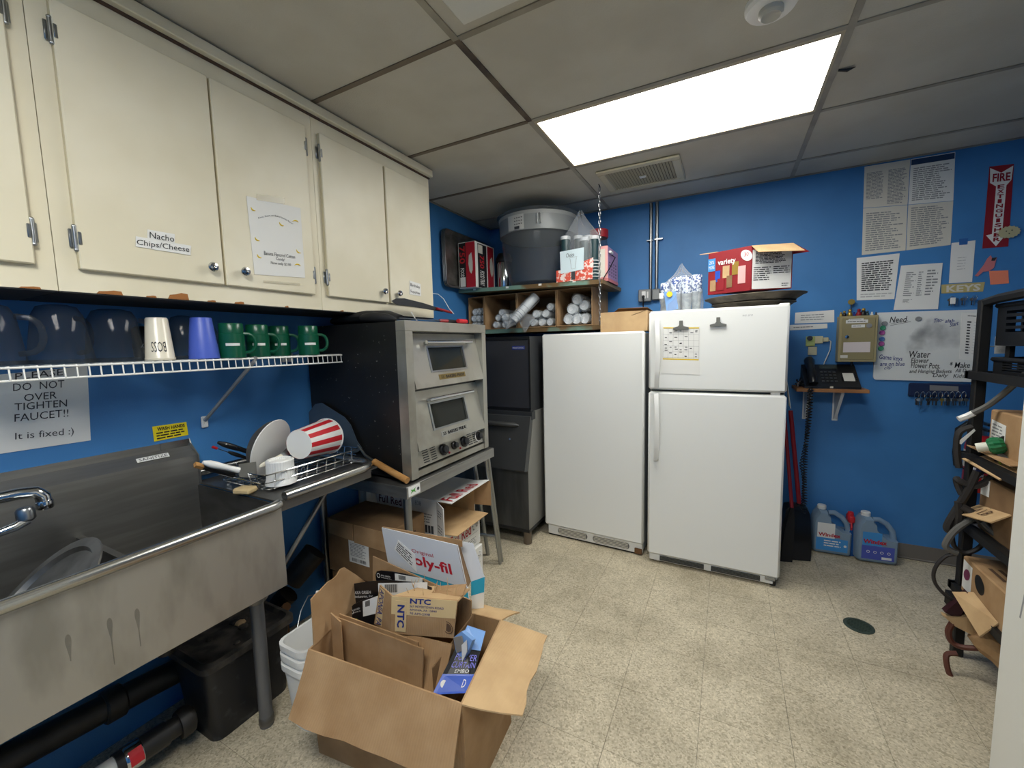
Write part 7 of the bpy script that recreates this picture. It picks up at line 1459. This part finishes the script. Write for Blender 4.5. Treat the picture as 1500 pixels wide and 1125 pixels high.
cord('dark grey cord bundle over the boxes', ((1462, 668, 2.28), (1478, 676, 2.26), (1495, 690, 2.24), (1515, 700, 2.2)), .016, 'cord grey')
o = cord('blue and white wrapped cord section on the rack post', ((1438, 675, 2.35), (1434, 688, 2.35), (1431, 698, 2.35)), .017, mat('navy wrap', '1c2250', .4, col2='c9c9d4', nscale=60, nlo=.56, nhi=.60))
o = paper('cord_tag', 'white paper tag on the black cord loop', 'tag', [PY(2.35, *p) for p in ((1427, 628), (1429, 631), (1408, 651), (1402, 648))])
def bulb(label, u, v, u2, v2, y, y2, s=1):
    a, b = PY(y, u, v), PY(y2, u2, v2); d = (b-a).normalized(); L = (b-a).length; t = thing('light_socket', label, 'light socket', a, 'green light sockets on the rack')
    MB().lathe([(1e-4, .003), (.014*s, .003), (.017*s, 0), (.018*s, .004), (.018*s, L*.42)], a, d, 16).build('white_base', 'bulb white', t, 40); g = MB(); n = 24; vs, fs = [], []
    pr_ = [(.020, L*.40), (.030, L*.48), (.034, L*.62), (.032, L*.85), (.024, L)]; tt = d.orthogonal().normalized(); bb = d.cross(tt)
    for r_, h in pr_: vs += [a+d*h+(tt*math.cos(2*PI*k/n)+bb*math.sin(2*PI*k/n))*s*r_*(1 if k % 2 else .90) for k in range(n)]
    for j in range(len(pr_)-1): fs += [(j*n+k, j*n+(k+1) % n, (j+1)*n+(k+1) % n, (j+1)*n+k) for k in range(n)]
    fs.append(tuple(range((len(pr_)-1)*n, len(pr_)*n))); g.add(vs, fs); g.build('green_shell', 'bulb green', t)
bulb('green ribbed light socket with a white base, upper of the two', 1430, 656, 1472, 651, 2.30, 2.28); bulb('green ribbed light socket with a white base, lower under the torn flap', 1436, 754, 1472, 754, 2.31, 2.29, .85)
o = MB().slab([PY(2.29, *p) for p in ((1456, 645), (1490, 632), (1492, 642), (1470, 668))], .01).build('black_package', 'pack black'); place(o, 'glossy black wrapper behind the upper green socket', 'wrapper'); mb = MB(); lettering(mb, 'lo', [PY(2.285, *p) for p in ((1478, 640), (1489, 636), (1490, 642), (1478, 645))]); mb.build('lettering', 'white paper', o)
t = thing('yellow_cylinder', 'pale yellow round pot on the upper rack shelf', 'pot', (1.18, 2.30, 1.125)); MB().lathe([(.06, 0), (.07, .01), (.075, .09), (.07, .095), (1e-4, .09)], (1.18, 2.30, 1.128), n=24).build('pot_body', mat('pot yellow', 'd3b24a', .6), t, 40)
# fire extinguisher on the back wall behind the rack
c = Vector((1.318, YW-.085, .52)); t = thing('fire_extinguisher', 'red fire extinguisher hanging behind the rack post', 'fire extinguisher', c)
MB().lathe([(.060, 0), (.065, .012), (.065, .26), (.055, .30), (.03, .325), (.02, .33)], c, n=28).build('cylinder', 'ext red', t, 40); MB().lathe([(.022, .328), (.022, .36), (.016, .37)], c, n=14).build('valve', 'dull chrome', t, 40)
MB().rbox(c+Vector((-.012, -.09, .362)), c+Vector((.012, .02, .376)), .003).rbox(c+Vector((-.012, -.085, .395)), c+Vector((.012, .02, .408)), .003).build('lever', 'black plastic', t)
MB().tube([c+Vector((-.02, 0, .35)), c+Vector((-.07, -.01, .40)), c+Vector((-.105, -.01, .36)), c+Vector((-.11, -.01, .22)), c+Vector((-.10, -.01, .14))], .012, 8).build('hose', 'black plastic', t, True); MB().lathe([(.066, .14), (.066, .24)], c, n=28).build('label', 'old paper', t, 40); MB().lathe([(.0665, .12), (.0665, .13)], c, n=28).build('strap', 'black', t, 40)
MB().rbox(c+Vector((-.03, .05, .08)), c+Vector((.03, .084, .35)), .004).build('wall_bracket', 'charcoal', t)
